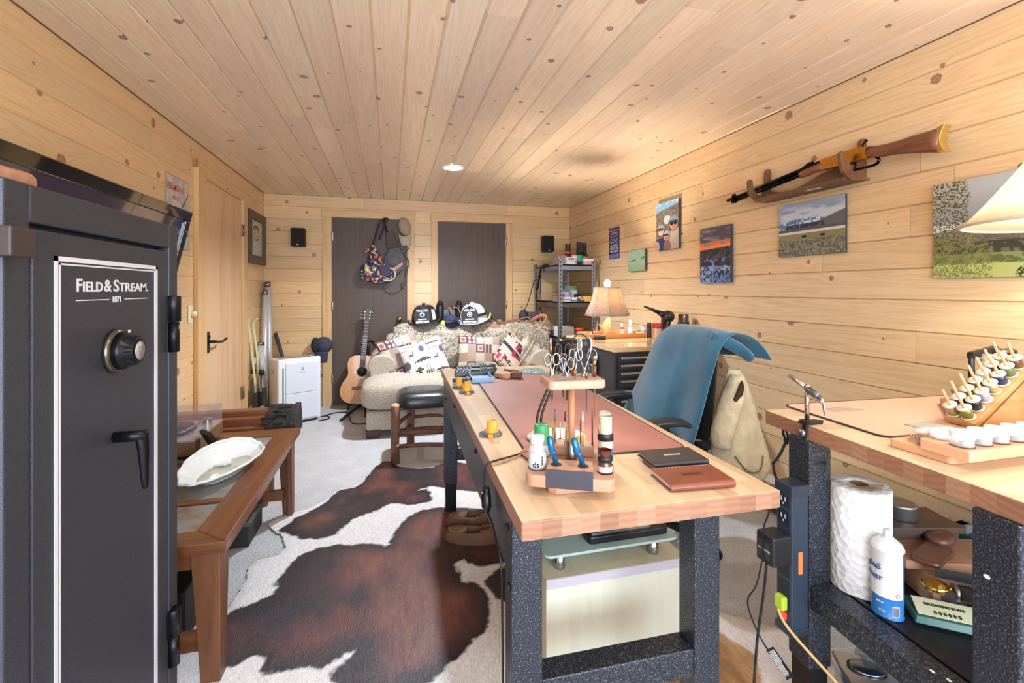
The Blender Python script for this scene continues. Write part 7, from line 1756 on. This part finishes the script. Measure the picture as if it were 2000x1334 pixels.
wallet('black leather notebook wallet stacked behind the brown one', (.735, 1.100, Z1 + .0105), R(-4), .155, .10, .014, '2A2A30', '9A928C', '3A3A42')
t = thing('passport_cover', 'navy and brown booklet under the black wallet', 'booklet', (.733, 1.082, Z1), R(-3))
b = B(); b.box(-.072, .080, -.055, .045, 0, .010); b.o('cover', mat('1F2A48', .35), t, bevel=.002)
b = B(); b.box(-.074, -.0725, -.05, .04, .001, .009); b.o('spine', mat('5A3A30', .5), t)
# ---------------------------------------------------------------- things on and under the right bench
Z2 = T2 + .0005
TANM = mat('D8AE98', .75, bump=.25, bscale=420.)
t = desk_mat('pale tan work mat with dark edge on the right bench', (1.545, 1.04, Z2), R(-3.5), .66, .34, TANM, .03)
b = B(); 
for k in range(5): b.box(-.25 + .002 * k, -.13 - .008 * k, .06 + .009 * k, .064 + .009 * k, .0036, .0039)
b.o('printed_logo', mat('8E8088', .7), t)
# fly tying vise clamped on the edge
t = thing('tying_vise', 'chrome fly tying vise clamped to the front edge of the right bench', 'vise', (1.125, 1.035, Z2))
vx, vy = 1.1265, 1.045
b = wb(t); b.cyl((vx, vy, .735), (vx, vy, .832), .0085, n=16); b.o('lower_stem', STEEL, t)
b = wb(t); b.cyl((vx, vy, Z2 + .0), (vx, vy, .985), .0062, n=16); b.o('upper_stem', CHROME, t)
DKM = mat('2C2A2C', .4, .4)
b = wb(t); b.lathe([(.011, 0), (.016, .003), (.012, .006), (.0115, .05), (.014, .058), (.020, .062), (.0, .064)], 16, 0, (vx, vy, .822)); b.prism([(1.110, 1.03), (1.165, 1.03), (1.185, 1.045), (1.165, 1.06), (1.110, 1.06)], Z2 + .0, Z2 + .006); b.o('clamp_body', DKM, t, bevel=.001)
b = wb(t); b.cyl((1.155, 1.03, .775), (1.155, 1.03, .832), .005, n=12); b.lathe([(0, 0), (.016, .002), (.014, .007), (0, .009)], 16, 0, (1.155, 1.03, .766)); b.o('clamp_screw', DKM, t)
b = wb(t); b.T = t.matrix_basis.inverted() @ Matrix.Translation((vx - .012, vy, .850)) @ Matrix.Rotation(R(-80), 4, 'Y'); b.lathe([(0, 0), (.011, 0), (.011, .010), (0, .011)], 20); b.o('thumb_knob', STEEL, t)
A_, B_ = Vector((vx, 1.105, 1.000)), Vector((vx, 1.008, .958))
b = wb(t); b.tube([tuple(A_), tuple(A_ + (B_ - A_) * .05), tuple(A_ + (B_ - A_) * .62)], [.004, .0058, .0062], 14); b.ball((vx, vy, .978), .008, 12, 8); b.o('rotary_arm', CHROME, t)
b = wb(t); b.tube([tuple(A_ + (B_ - A_) * .62), tuple(A_ + (B_ - A_) * .92), tuple(B_)], [.0095, .0098, .0075], 16); b.o('collet', mat('6A6E74', .35, .7), t)
b = wb(t); b.tube([tuple(B_), (vx, .998, .950), (vx, .993, .938), (vx, .992, .925), (vx, .990, .912)], [.006, .006, .0042, .0032, .0012], 10, flat=(.7, 1)); b.ball((vx - .004, .998, .948), .005, 10, 8); b.o('jaws', CHROME, t)
# jar rack
WR = woodmat('rack_wood', 'E0B08C', 'BF8A64', 'y', 1.0, .45)
t = thing('jar_rack', 'stepped pale wood rack holding a row of white lidded jars', 'rack', (1.25, .77, Z2), R(-3))
b = wb(t); b.prism(rrect(1.158, 1.62, .718, .850, .012), Z2, .893, mi=0); b.o('lower_board', WR, t, bevel=.002)
b = wb(t); b.box(1.150, 1.62, .682, .775, .8935, .916); b.o('upper_board', WR, t, bevel=.002)
rk = t.matrix_basis.copy()
for k in range(7):
    x = 1.182 + .0525 * k
    b = wb(t); b.lathe([(0, .9162), (.0195, .9162), (.021, .9166)], 20, 0, (x, .714, 0)); b.o('jar_hole', mat('8A5A3A', .7), t)
CLR = NT('clear_plastic'); CLR.set(Base_Color=(.95, .95, .95), Roughness=.05, Alpha=.28); CLR = CLR.m
WH2 = mat('F4F5F8', .35)
for k in range(7):
    x = 1.182 + .0525 * k
    ords = ('first', 'second', 'third', 'fourth', 'fifth', 'sixth', 'seventh')[k]
    t = thing('sample_jar', f'{ords} clear jar with white lid from the near end of the rack', 'jar', (x, .714, .9168), 0, 'white lidded jars on the rack')
    b = B(); b.lathe([(0, .001), (.0185, .001), (.019, .003), (.019, .022), (.0175, .022)], 24); b.o('cup', CLR, t)
    b = B(); b.lathe([(.0215, .019), (.0215, .0305), (.020, .032), (0, .0325)], 28); b.o('lid', WH2, t)
    b = B(); rr = random.Random(k); 
    for q in range(4): b.ball((rr.uniform(-.008, .008), rr.uniform(-.008, .008), .005), (.006, .005, .0035), 8, 6)
    b.o('contents', mat(('B9A48E', '6A6258', '8E8A86', '7A5A44')[k % 4], .6), t)
for k, (x, y, lb) in enumerate(((1.205, .765, 'loose white lid lying at the near back corner of the rack'), (1.262, .79, 'white lidded low jar lying behind the first jar'), (1.33, .79, 'white lid behind the second jar of the rack'))):
    t = Solo((x, y, .917)); z0 = .917 if y < .775 else .894
    t.lathe([(0, z0), (.026, z0), (.026, z0 + .011), (.024, z0 + .013), (0, z0 + .0135)], 28, 0, (x, y, 0)); t.fin('screw_cap', lb, 'lid', WH2)
t = Solo((1.195, .815, .894)); rr = random.Random(3)
for k in range(5): t.tube(smooth_path([(1.172 + .006 * k, .79 + .004 * k, .897), (1.185 + .01 * k, .815, .903 + .002 * (k % 2)), (1.215 + .008 * k, .838, .899)], 4), .0016, 6)
t.ball((1.178, .79, .9), (.008, .006, .005), 8, 6); t.ball((1.19, .797, .901), (.007, .006, .005), 8, 6)
t.fin('hook_clip', 'small bunch of chrome clips at the front of the jar rack', 'clips', CHROME)
t = Solo((1.31, .845, .894)); t.ball((1.29, .845, .902), (.05, .022, .009), 16, 8); t.ball((1.34, .85, .90), (.04, .02, .008), 14, 8); t.fin('hook_packet', 'crumpled clear packet behind the white lids', 'packet', mat('E4E6EA', .15, alpha=.55))
t = Solo((1.40, .915, Z2)); t.box(1.365, 1.45, .90, .96, Z2 + .0036, Z2 + .006); t.fin('hook_card', 'grey flat card on the mat in front of the spool rack', 'card', mat('A9AEB0', .3), bevel=.0008)
# spool rack
sx0, sy0 = 1.50, .885
t = thing('spool_rack', 'sloping wooden thread rack with rows of wooden dowels', 'rack', (sx0, sy0, Z2))
SW_ = woodmat('spool_wood', 'D2A06C', 'AE7A48', 'x', .8, .45); al = R(33); Lr = .30
ux, uz = math.cos(al), math.sin(al)
b = B(); b.hexa([(0, -.01, .006), (0, .062, .006), (Lr * ux, .062, .006 + Lr * uz), (Lr * ux, -.01, .006 + Lr * uz), (-.010 * uz, -.01, .006 + .016 * ux), (-.010 * uz, .062, .006 + .016 * ux), (Lr * ux - .010 * uz, .062, .006 + Lr * uz + .016 * ux), (Lr * ux - .010 * uz, -.01, .006 + Lr * uz + .016 * ux)]); b.o('sloping_board', SW_, t, bevel=.001)
for y in (-.008, .050):
    b = B(); b.prism([(.02, 0), (Lr * ux, 0), (Lr * ux, Lr * uz - .001), (.02, .006)], y, y + .010, plane='xz'); b.o('side_board', SW_, t)
b = B()
spots = []
for r_ in range(2):
    for k in range(7):
        s = .020 + k * .039; y = .014 + .033 * r_
        p = Vector((s * ux - .010 * uz, y, .006 + s * uz + .016 * ux)); n = Vector((-uz, 0, ux)); spots.append((p, n, r_, k))
for p, n, r_, k in spots:
    b = B(); b.tube([tuple(p), tuple(p + n * .080), tuple(p + n * .083)], [.0034, .0034, .002], 10); b.o('dowel', mat('DDB58E', .5), t)
cols = ('8E8A3A', '1F242C', 'B9BCC4', 'B5A56A', '2E3454', '6E7A40', '7A5A3A', 'D8CFA8', '3A3A3E', 'C9A04A')
names = ('olive gold', 'black', 'silver', 'pale gold', 'navy', 'green', 'brown', 'cream', 'charcoal', 'amber')
rows = ('front', 'back'); posn = ('lowest', 'second lowest', 'third lowest', 'middle', 'third highest', 'second highest', 'highest')
for i, (p, n, r_, k) in enumerate(spots):
    ci = (k + r_ * 3) % 10
    s = thing('thread_spool', f'{names[ci]} thread spool, {posn[k]} in the {rows[r_]} row of the sloping rack', 'spool', tuple(Vector((sx0, sy0, Z2)) + p + n * .0012), (0, -al, 0), 'thread spools on the sloping rack')
    b = B(); b.lathe([(.004, .002), (.0130, .002), (.0130, .030), (.004, .030)], 20); b.o('thread', mat(cols[ci], .3, .3 if ci in (0, 2, 3) else 0), s)
    for z in (0, .030): b = B(); b.lathe([(.004, z), (.0162, z), (.0162, z + .0022), (.004, z + .0022)], 22); b.o('flange', mat('E6E0D0', .4), s)
# plaque with a little stand
t = thing('carved_plaque', 'brown wooden block with black drawing and a small curved stand behind the spool rack', 'plaque', (1.66, 1.0, Z2))
b = wb(t); b.prism([(1.72, 1.10), (1.555, .975), (1.585, .935), (1.70, .945), (1.82, 1.06)][::-1], Z2 + .0036, Z2 + .026); b.o('block', woodmat('plaque_wood', 'A9805E', '7E5A3E', 'x', .8, .45), t, bevel=.002)
b = wb(t); rr = random.Random(2)
for k in range(22):
    x, y = rr.uniform(1.60, 1.72), rr.uniform(.965, 1.03); a = rr.uniform(-.4, .9); L = rr.uniform(.008, .03); b.tube([(x, y, Z2 + .0264), (x + L * math.cos(a), y + L * math.sin(a), Z2 + .0264)], .0012, 5)
b.o('drawing', mat('2A221C', .7), t)
b = wb(t); b.lathe([(.024, 0), (.014, .012), (.012, .022), (.02, .04), (.018, .04), (.0, .036)], 20, 0, (1.70, 1.04, Z2 + .026), sc=(1.2, .7)); b.o('curved_stand', mat('9A7656', .5), t)
t = thing('parallel_arm', 'black bracket with horizontal arm standing at the back of the right bench', 'bracket', (1.86, 1.10, Z2))
b = wb(t); b.tube([(1.862, 1.10, Z2), (1.862, 1.10, 1.037)], .0085, 8); b.lathe([(0, 0), (.03, 0), (.03, .008), (0, .010)], 20, 0, (1.862, 1.10, Z2)); b.o('post', mat('2A2C32', .35, .5), t)
b = wb(t); b.hexa([(1.855, 1.09, 1.022), (1.975, 1.09, 1.034), (1.975, 1.11, 1.034), (1.855, 1.11, 1.022), (1.855, 1.09, 1.043), (1.975, 1.09, 1.062), (1.975, 1.11, 1.062), (1.855, 1.11, 1.043)]); b.o('arm', mat('2A2C32', .3, .5), t, bevel=.004)
b = wb(t); b.tube([(1.965, 1.085, 1.04), (2.005, 1.075, 1.048)], .010, 12); b.lathe([(.004, 0), (.016, .006), (.004, .012)], 12, 0, (1.925, 1.10, 1.008)); b.o('thumbscrew', mat('8A7A6A', .3, .8), t)
bottle('tube', 'tall glossy black cylinder at the back of the right bench', (2.02, 1.10, Z2), ([(0, 0), (.034, 0), (.036, .02), (.028, .04), (.028, .15), (0, .15)], cap_prof(.030, .15, .022)), (mat('15161A', .12, coat=.8), mat('1C1D22', .3)), cat='canister')
bottle('jar', 'square glass jar with white lid behind the plaque', (1.885, 1.06, Z2), (cyl_prof(.030, .080, .022, .085), cap_prof(.027, .082, .020)), (GLS, WH2), cat='jar', capname='lid', n=4, label_band=(.0304, .015, .062), band_mat=mat('D5D8DC', .5), rot=R(40))
k = carton('orange kraft box with black sketches at the back of the right bench', (2.065, 1.03, Z2), (.07, .09, .095), 'D98A52', group=None, bands=((.97, 1.0, '9A9EA2'),))
b = B(); rr = random.Random(6)
for q in range(9):
    y, z = rr.uniform(-.03, .03), rr.uniform(.02, .08); b.tube([(-.0355, y, z), (-.0355, y + rr.uniform(-.015, .015), z + rr.uniform(-.015, .015))], .001, 5)
b.o('sketch', mat('2A1E16', .7), k)
bottle('dropper', 'small bottle with bright red cap beside the orange box', (2.07, .955, Z2), (cyl_prof(.018, .07), cap_prof(.016, .07, .045)), (WH2, mat('D8482E', .35)))
# ---------------------------------------------------------------- under the right bench
ZS = .4375
t = thing('paper_towel_roll', 'white quilted paper towel roll standing on the lower shelf', 'paper towel', (1.245, .988, ZS))
PT_ = NT('paper_towel'); tc = PT_.n('TexCoord'); vo = PT_.n('TexVoronoi', i_Scale=55.); PT_.l(tc.outputs['Object'], vo.inputs['Vector']); PT_.set(Base_Color=lin('EDEFF4'), Roughness=.95); PT_.bump(vo.outputs['Distance'], .7, .006)
b = B(); b.lathe([(.0, 0), (.068, 0), (.070, .004), (.070, .276), (.068, .28), (.021, .28), (.021, .2)], 56); b.o('roll', PT_.m, t)
b = B(); b.lathe([(.0205, .15), (.0205, .281), (.019, .281), (.019, .15)], 28); b.lathe([(0, .15), (.019, .15)], 20); b.o('cardboard_core', mat('8A6A4E', .8), t)
t = thing('spray_can', 'white and blue glass cleaner spray can on the lower shelf', 'spray can', (1.208, .888, ZS), R(-62))
BLU = mat('2A7AC8', .3); CANW = mat('EEF2F8', .25)
b = B(); b.lathe([(0, 0), (.033, 0), (.034, .002), (.0325, .004), (.0325, .052)], 40); b.o('blue_bottom', BLU, t)
b = B(); b.lathe([(.0325, .052), (.0325, .162), (.0345, .164), (.0345, .168), (.030, .178), (.018, .188), (.013, .190)], 40); b.o('body', CANW, t)
b = B(); b.lathe([(.0135, .188), (.0135, .193), (.009, .194), (.009, .208), (.0075, .211), (0, .211)], 20); b.o('nozzle', mat('E6E9F0', .35), t)
b = B(); b.grid(lambda u, v: (.0327 * math.cos(R(-15) + R(75) * u), .0327 * math.sin(R(-15) + R(75) * u), .052 + .110 * v), 12, 2); b.o('blue_stripe', BLU, t)
def on_can(o, ang, r=.0328): o.location = (r * math.cos(R(ang)), r * math.sin(R(ang)), o.location[2]); o.rotation_euler = (R(90), 0, R(ang + 90)); return o
for s_, a, z, sz, m_ in (("S", -112, .118, .020, mat('3A5A9A', .4)), ('er', -114, .092, .022, mat('3A5A9A', .4)), ('glass', -140, .118, .018, mat('3A5A9A', .4)), ('19 oz', -100, .018, .006, WHITE), ('net wt', -108, .038, .006, WHITE), ('clean', -150, .092, .018, mat('3A5A9A', .4))):
    on_can(text('lettering', s_, sz, m_, t, (0, 0, z), (0, 0, 0), .0004), a)
b = B()
for k in range(18):
    a = R(-62 + 24 * k / 18); b.hexa([(.0326 * math.cos(a), .0326 * math.sin(a), .012), (.0331 * math.cos(a), .0331 * math.sin(a), .012), (.0331 * math.cos(a + .011), .0331 * math.sin(a + .011), .012), (.0326 * math.cos(a + .011), .0326 * math.sin(a + .011), .012), (.0326 * math.cos(a), .0326 * math.sin(a), .034), (.0331 * math.cos(a), .0331 * math.sin(a), .034), (.0331 * math.cos(a + .011), .0331 * math.sin(a + .011), .034), (.0326 * math.cos(a + .011), .0326 * math.sin(a + .011), .034)])
b.o('barcode', mat('8A8E9A', .5), t)
b = B(); b.grid(lambda u, v: (.0327 * math.cos(R(-64) + R(28) * u), .0327 * math.sin(R(-64) + R(28) * u), .010 + .026 * v), 8, 2); b.o('barcode_field', WHITE, t)
b = B(); b.grid(lambda u, v: ((.0328 + 0) * math.cos(R(-44) + R(1) * 9 * math.cos(2 * PI * u) * (1 - .25 * v)), .0328 * math.sin(R(-44) + R(1) * 9 * math.cos(2 * PI * u) * (1 - .25 * v)), .062 + .0052 * math.sin(2 * PI * u) * (1 - .25 * v)), 24, 2, cu=True); b.o('round_mark', mat('3A5A9A', .4), t)
# stacked things at the back of the shelf
KR = mat('B48E72', .7, var=.06)
t = thing('cardboard_box', 'tan cardboard box with dark printed shapes on the lower shelf', 'box', (1.46, .90, ZS), R(-22))
b = B(); b.box(-.10, .14, -.07, .08, 0, .075); b.o('box_body', KR, t, bevel=.002)
b = B(); b.prism([(-.08, .012), (-.02, .012), (-.015, .045), (-.05, .06), (-.085, .045)], -.0708, -.0702, plane='xz'); b.o('printed_shape', mat('5A4A48', .7), t); b = B(); b.prism([(.04, .012), (.12, .012), (.12, .05), (.05, .05)], -.0708, -.0702, plane='xz'); b.o('printed_shape', mat('5A4A48', .7), t)
b = B(); b.box(-.06, .06, -.03, .01, .0752, .0757); b.o('paper_tape', mat('D6D2D6', .5), t)
t = Solo((1.45, .93, ZS + .076)); t.T = Matrix.Translation((1.45, .93, ZS + .076)).inverted() @ Matrix.Translation((1.45, .93, ZS + .076)) @ Matrix.Rotation(R(-22), 4, 'Z'); t.box(-.12, .15, -.06, .08, 0, .022); t.fin('kraft_carton', 'flat kraft carton on top of the cardboard box under the bench', 'box', mat('A97E62', .7), bevel=.002)
t = thing('leather_sheath', 'dark brown leather sheath lying on the flat kraft carton', 'sheath', (1.42, .92, ZS + .0985), R(18))
LB_ = mat('5E3A2E', .35, var=.15, scale=40)
b = B(); b.prism(rrect(-.09, .05, -.032, .032, .018), 0, .014); b.o('sleeve', LB_, t, bevel=.005)
b = B(); b.ball((.085, .012, .016), (.045, .032, .018), 16, 10, e=.8); b.o('pouch_end', LB_, t)
t = thing('wooden_board', 'dark walnut board lying behind the sheath on a box', 'board', (1.46, 1.04, ZS), R(-14))
b = B(); b.box(-.13, .14, -.06, .065, .118, .136); b.o('board', woodmat('dark_walnut', '5A4234', '3A2A22', 'x', 1.0, .5), t, bevel=.001)
b = B(); b.box(-.12, .13, -.05, .06, 0, .117); b.o('support_box', mat('4A3A32', .7), t)
t = thing('round_tin', 'round silver tin with brown printed lid on the walnut board', 'tin', (1.472, 1.045, ZS + .1365))
b = B(); b.lathe([(0, 0), (.038, 0), (.040, .003), (.040, .034), (.041, .036), (.041, .042), (.038, .044), (0, .044)], 36); b.o('can', mat('A9ACB0', .3, .9), t)
b = B(); b.lathe([(0, .0445), (.031, .0445), (.033, .0442)], 32); b.o('lid_print', mat('7A6454', .4, var=.4, scale=80), t)
t = thing('loading_press', 'green cast reloading scale base with lettered plate', 'scale', (1.365, .80, ZS), R(-38))
GRN = mat('1F5A50', .35, bump=.1)
b = B(); b.hexa([(-.13, -.05, .004), (.12, -.05, .004), (.12, .05, .004), (-.13, .05, .004), (-.125, -.042, .020), (.115, -.042, .020), (.115, .042, .020), (-.125, .042, .020)]); b.box(-.125, .115, -.04, .04, 0, .004); b.o('base', GRN, t, bevel=.003)
b = B(); b.prism([(.01, .020), (.10, .020), (.09, .06), (.05, .065)], -.042, -.03, plane='xz'); b.prism([(.01, .020), (.10, .020), (.09, .06), (.05, .065)], .03, .042, plane='xz'); b.o('support_web', GRN, t, bevel=.002)
b = B(); b.hexa([(-.12, -.036, .021), (.0, -.036, .021), (.0, .01, .036), (-.12, .01, .036), (-.12, -.036, .023), (.0, -.036, .023), (.0, .01, .038), (-.12, .01, .038)]); plate = b.o('number_plate', mat('C9C9A8', .4), t)
text('lettering', '0 0 0 0 0 0', .012, mat('1C2420', .5), plate, (-.06, -.031, .0255), (R(18), 0, 0), .0004)
text('lettering', 'RELOADING SCALE', .009, mat('1C2420', .5), plate, (-.06, -.010, .0325), (R(18), 0, 0), .0003)
b = B(); b.tube([(-.03, .0, .072), (.13, .0, .072)], [.018, .02], 16); b.o('black_handle', mat('1C1B1C', .45), t)
b = B(); b.cyl((-.032, 0, .072), (-.040, 0, .072), .0195, n=18); b.o('collar', STEEL, t)
b = B(); b.lathe([(.004, 0), (.02, .008), (.028, .024), (.026, .024), (.018, .010), (0, .004)], 24, 0, (-.075, .0, .060)); b.tube([(-.05, 0, .08), (-.04, 0, .076)], .004, 8); b.o('brass_pan', mat('C9A04E', .2, 1), t)
t = Solo((1.44, .79, .53)); t.hexa([(1.33, .86, .525), (1.52, .70, .525), (1.522, .702, .525), (1.332, .862, .525), (1.33, .86, .548), (1.52, .70, .548), (1.522, .702, .548), (1.332, .862, .548)]); t.fin('steel_ruler', 'black ruler balanced across the green scale', 'ruler', mat('1A1A1C', .35))
k = bottle('powder_bottle', 'squat black powder bottle with white label behind the near leg', (1.515, .80, ZS), ([(0, 0), (.046, 0), (.048, .004), (.048, .08), (.040, .096), (.022, .102), (.022, .11), (0, .11)], cap_prof(.024, .108, .02)), (mat('2C2A26', .4), PK), label_band=(.0484, .006, .074), band_mat=mat('D8D6D2', .5))
b = B()
for q in range(9):
    zz = .03 + .0045 * q; b.grid(lambda u, v: (.0487 * math.cos(R(195) + R(30) * u), .0487 * math.sin(R(195) + R(30) * u), zz + .0022 * v), 6, 2)
b.o('barcode', mat('2A2A2E', .6), k)
t = Solo((1.66, .98, ZS)); t.box(1.62, 1.76, .92, 1.06, ZS, ZS + .09); t.fin('teal_tool_case', 'dark teal case at the back of the lower shelf', 'case', mat('2A5A58', .4), bevel=.02)
t = Solo((1.66, .97, ZS + .0905)); rr = random.Random(9)
for q in range(7): t.cbox((1.64 + rr.uniform(-.02, .05), .98 + rr.uniform(-.03, .04), ZS + .102 + .008 * (q % 3)), (.035, .03, .022))
t.tube([(1.68 + .03 * math.cos(a), .95, ZS + .14 + .02 * math.sin(a)) for a in [2 * PI * k / 16 for k in range(16)]], .002, 5, closed=True)
t.fin('clamp_parts', 'little heap of clear and steel clamp parts on the teal case', 'parts', mat('8E949C', .2, .6), kind='stuff')
# power strip
t = thing('power_strip', 'dark slate upright power strip mounted beside the far leg of the right bench', 'power strip', (1.075, 1.045, .50))
PS = mat('2F3A4A', .4)
b = wb(t); b.box(1.050, 1.108, 1.022, 1.074, .315, .700); b.o('housing', PS, t, bevel=.005)
b = wb(t); b.box(1.047, 1.111, 1.019, 1.077, .685, .717); b.o('end_cap', mat('2A3342', .35), t, bevel=.003)
b = wb(t); b.box(1.047, 1.111, 1.019, 1.077, .305, .325); b.o('end_cap', mat('2A3342', .35), t, bevel=.003)
for z in (.672, .625, .48, .432, .39):
    b = wb(t); b.box(1.0485, 1.050, 1.030, 1.066, z - .018, z + .018); oz = b.o('outlet', mat('1C222C', .4), t)
    b = wb(t); b.box(1.0478, 1.0486, 1.040, 1.043, z - .004, z + .008).box(1.0478, 1.0486, 1.053, 1.056, z - .004, z + .008).box(1.0478, 1.0486, 1.0465, 1.0495, z - .013, z - .008); b.o('slots', mat('C9CCD2' if z > .6 else '0E1014', .4), oz)
b = wb(t); b.box(1.072, 1.086, 1.0205, 1.022, .475, .535); b.o('orange_label', mat('E0824A', .4), t, bevel=.002)
b = wb(t); b.box(1.044, 1.050, 1.038, 1.058, .345, .362); b.o('power_switch', mat('C83A30', .3, emit=1.2), t)
t = thing('power_adapter', 'chunky black power adapter plugged into the upright power strip', 'adapter', (1.015, 1.048, .55))
b = wb(t); b.box(.985, 1.0475, 1.018, 1.078, .505, .585); b.o('body', mat('1E1E21', .5), t, bevel=.006)
b = wb(t); b.box(.9842, .985, 1.03, 1.068, .52, .565); b.o('rating_plate', mat('3A3A3E', .5), t)
text('lettering', 'AC ADAPTER', .007, mat('B9B9BC', .5), t, (.9838 - 1.015, .0, -.01), (R(90), 0, R(-90)), .0002)
b = wb(t); b.tube(smooth_path([(.995, 1.05, .504), (.99, 1.055, .42), (.975, 1.06, .30), (.955, 1.05, .20), (.93, 1.03, .10), (.90, .99, .02)], 6), .0035, 8); b.o('cable', BLACK, t)
t = thing('charging_cable', 'thin black cable hanging from the bench edge past the power adapter', 'cable', (1.0, 1.05, .4))
b = wb(t); b.tube(smooth_path([(.93, .96, .76), (.975, 1.02, .66), (.980, 1.045, .60), (.981, 1.05, .52), (.970, 1.06, .44), (.955, 1.075, .39), (.97, 1.07, .33), (.985, 1.05, .285), (1.0, 1.045, .262)], 6), .0022, 6); b.tube([(1.0, 1.045, .262), (1.008, 1.04, .248)], .004, 8); b.o('cable', BLACK, t)
t = thing('extension_cord', 'tan cord with clear yellow plug in the lowest outlet of the power strip', 'cord', (1.03, 1.045, .37))
b = wb(t); b.tube(smooth_path([(1.040, 1.045, .388), (1.030, 1.045, .37), (1.035, 1.02, .34), (1.07, .98, .29), (1.12, .93, .225), (1.17, .88, .15), (1.22, .83, .06), (1.25, .80, .006)], 6), .004, 8); b.o('cable', mat('C9A26A', .4), t)
pg = NT('clear_yellow'); pg.set(Base_Color=lin('B9C43A'), Roughness=.15, Alpha=.8); pg.p.inputs['Emission Color'].default_value = (*lin('6AC83A'), 1); pg.p.inputs['Emission Strength'].default_value = .25
b = wb(t); b.box(1.028, 1.0475, 1.030, 1.060, .374, .412); b.o('plug', pg.m, t, bevel=.006)
t = thing('warning_tag', 'black cord tag with white lines of print hanging from the adapter cord', 'tag', (1.0, 1.04, .27), (0, R(40), R(-70)))
b = B(); b.box(-.005, .065, -.0006, .0006, -.014, .014); b.o('tag_sheet', mat('17171A', .5), t)
b = B()
for k in range(5): b.box(.0 + (0 if k else .0), .060 - (.03 if k == 0 else .004 * (k % 2)), -.0012, -.0006, .0075 - .0048 * k, .0098 - .0048 * k); b.box(.0, .060 - .004 * (k % 2), .0006, .0012, .0075 - .0048 * k, .0098 - .0048 * k)
b.o('printed_lines', mat('D9D9D9', .5), t)
t = thing('metal_toolbox', 'silver and white metal toolbox on the floor under the right bench', 'toolbox', (1.275, .87, 0), R(-30))
b = B(); b.box(-.14, .16, -.10, .11, 0, .20); b.o('body', mat('C9CCD0', .35, .4), t, bevel=.006)
b = B(); b.box(-.145, .165, -.105, .115, .2005, .232); b.o('lid', mat('A9B0B8', .2, .9), t, bevel=.006)
b = B(); b.lathe([(0, .2325), (.035, .2325), (.038, .236), (.03, .239), (0, .239)], 24, 0, (-.08, .06, 0), sc=(1.2, .8)); b.o('lid_badge', mat('6E7A88', .2, .9), t)
b = B(); b.tube(smooth_path([(-.02, 0, .233), (-.01, 0, .25), (.05, 0, .25), (.06, 0, .233)], 4), .006, 8); b.o('handle', CHROME, t)
t = Solo((1.5, .95, 0)); t.grid(lambda u, v: (1.42 + .22 * math.cos(2 * PI * u) * (1 - .5 * v) * (1 + .06 * math.sin(7 * u * 6.28)), 1.0 + .10 * math.sin(2 * PI * u) * (1 - .3 * v), .005 + .30 * v + .012 * math.sin(9 * u * 6.28)), 48, 12, cu=True); t.fin('plastic_bag', 'crumpled grey clear plastic bag on the floor behind the toolbox', 'bag', mat('A8A6AE', .25, var=.25, scale=8, alpha=.75))
t = thing('hanging_strap', 'black strap with clip hanging behind the far leg of the right bench', 'strap', (1.30, 1.215, .80))
b = wb(t); b.tube(smooth_path([(1.235, 1.225, .83), (1.225, 1.225, .79), (1.235, 1.225, .76), (1.215, 1.23, .715), (1.195, 1.235, .69)], 5), .0045, 6); b.tube([(1.235, 1.225, .80), (1.245, 1.225, .775), (1.24, 1.225, .75)], .004, 6); b.o('cord', BLACK, t)
b = wb(t); b.tube([(1.195, 1.235, .69), (1.200, 1.235, .66), (1.225, 1.235, .60)], .008, 8, flat=(1, .5)); b.o('clip', mat('2A3038', .4), t)
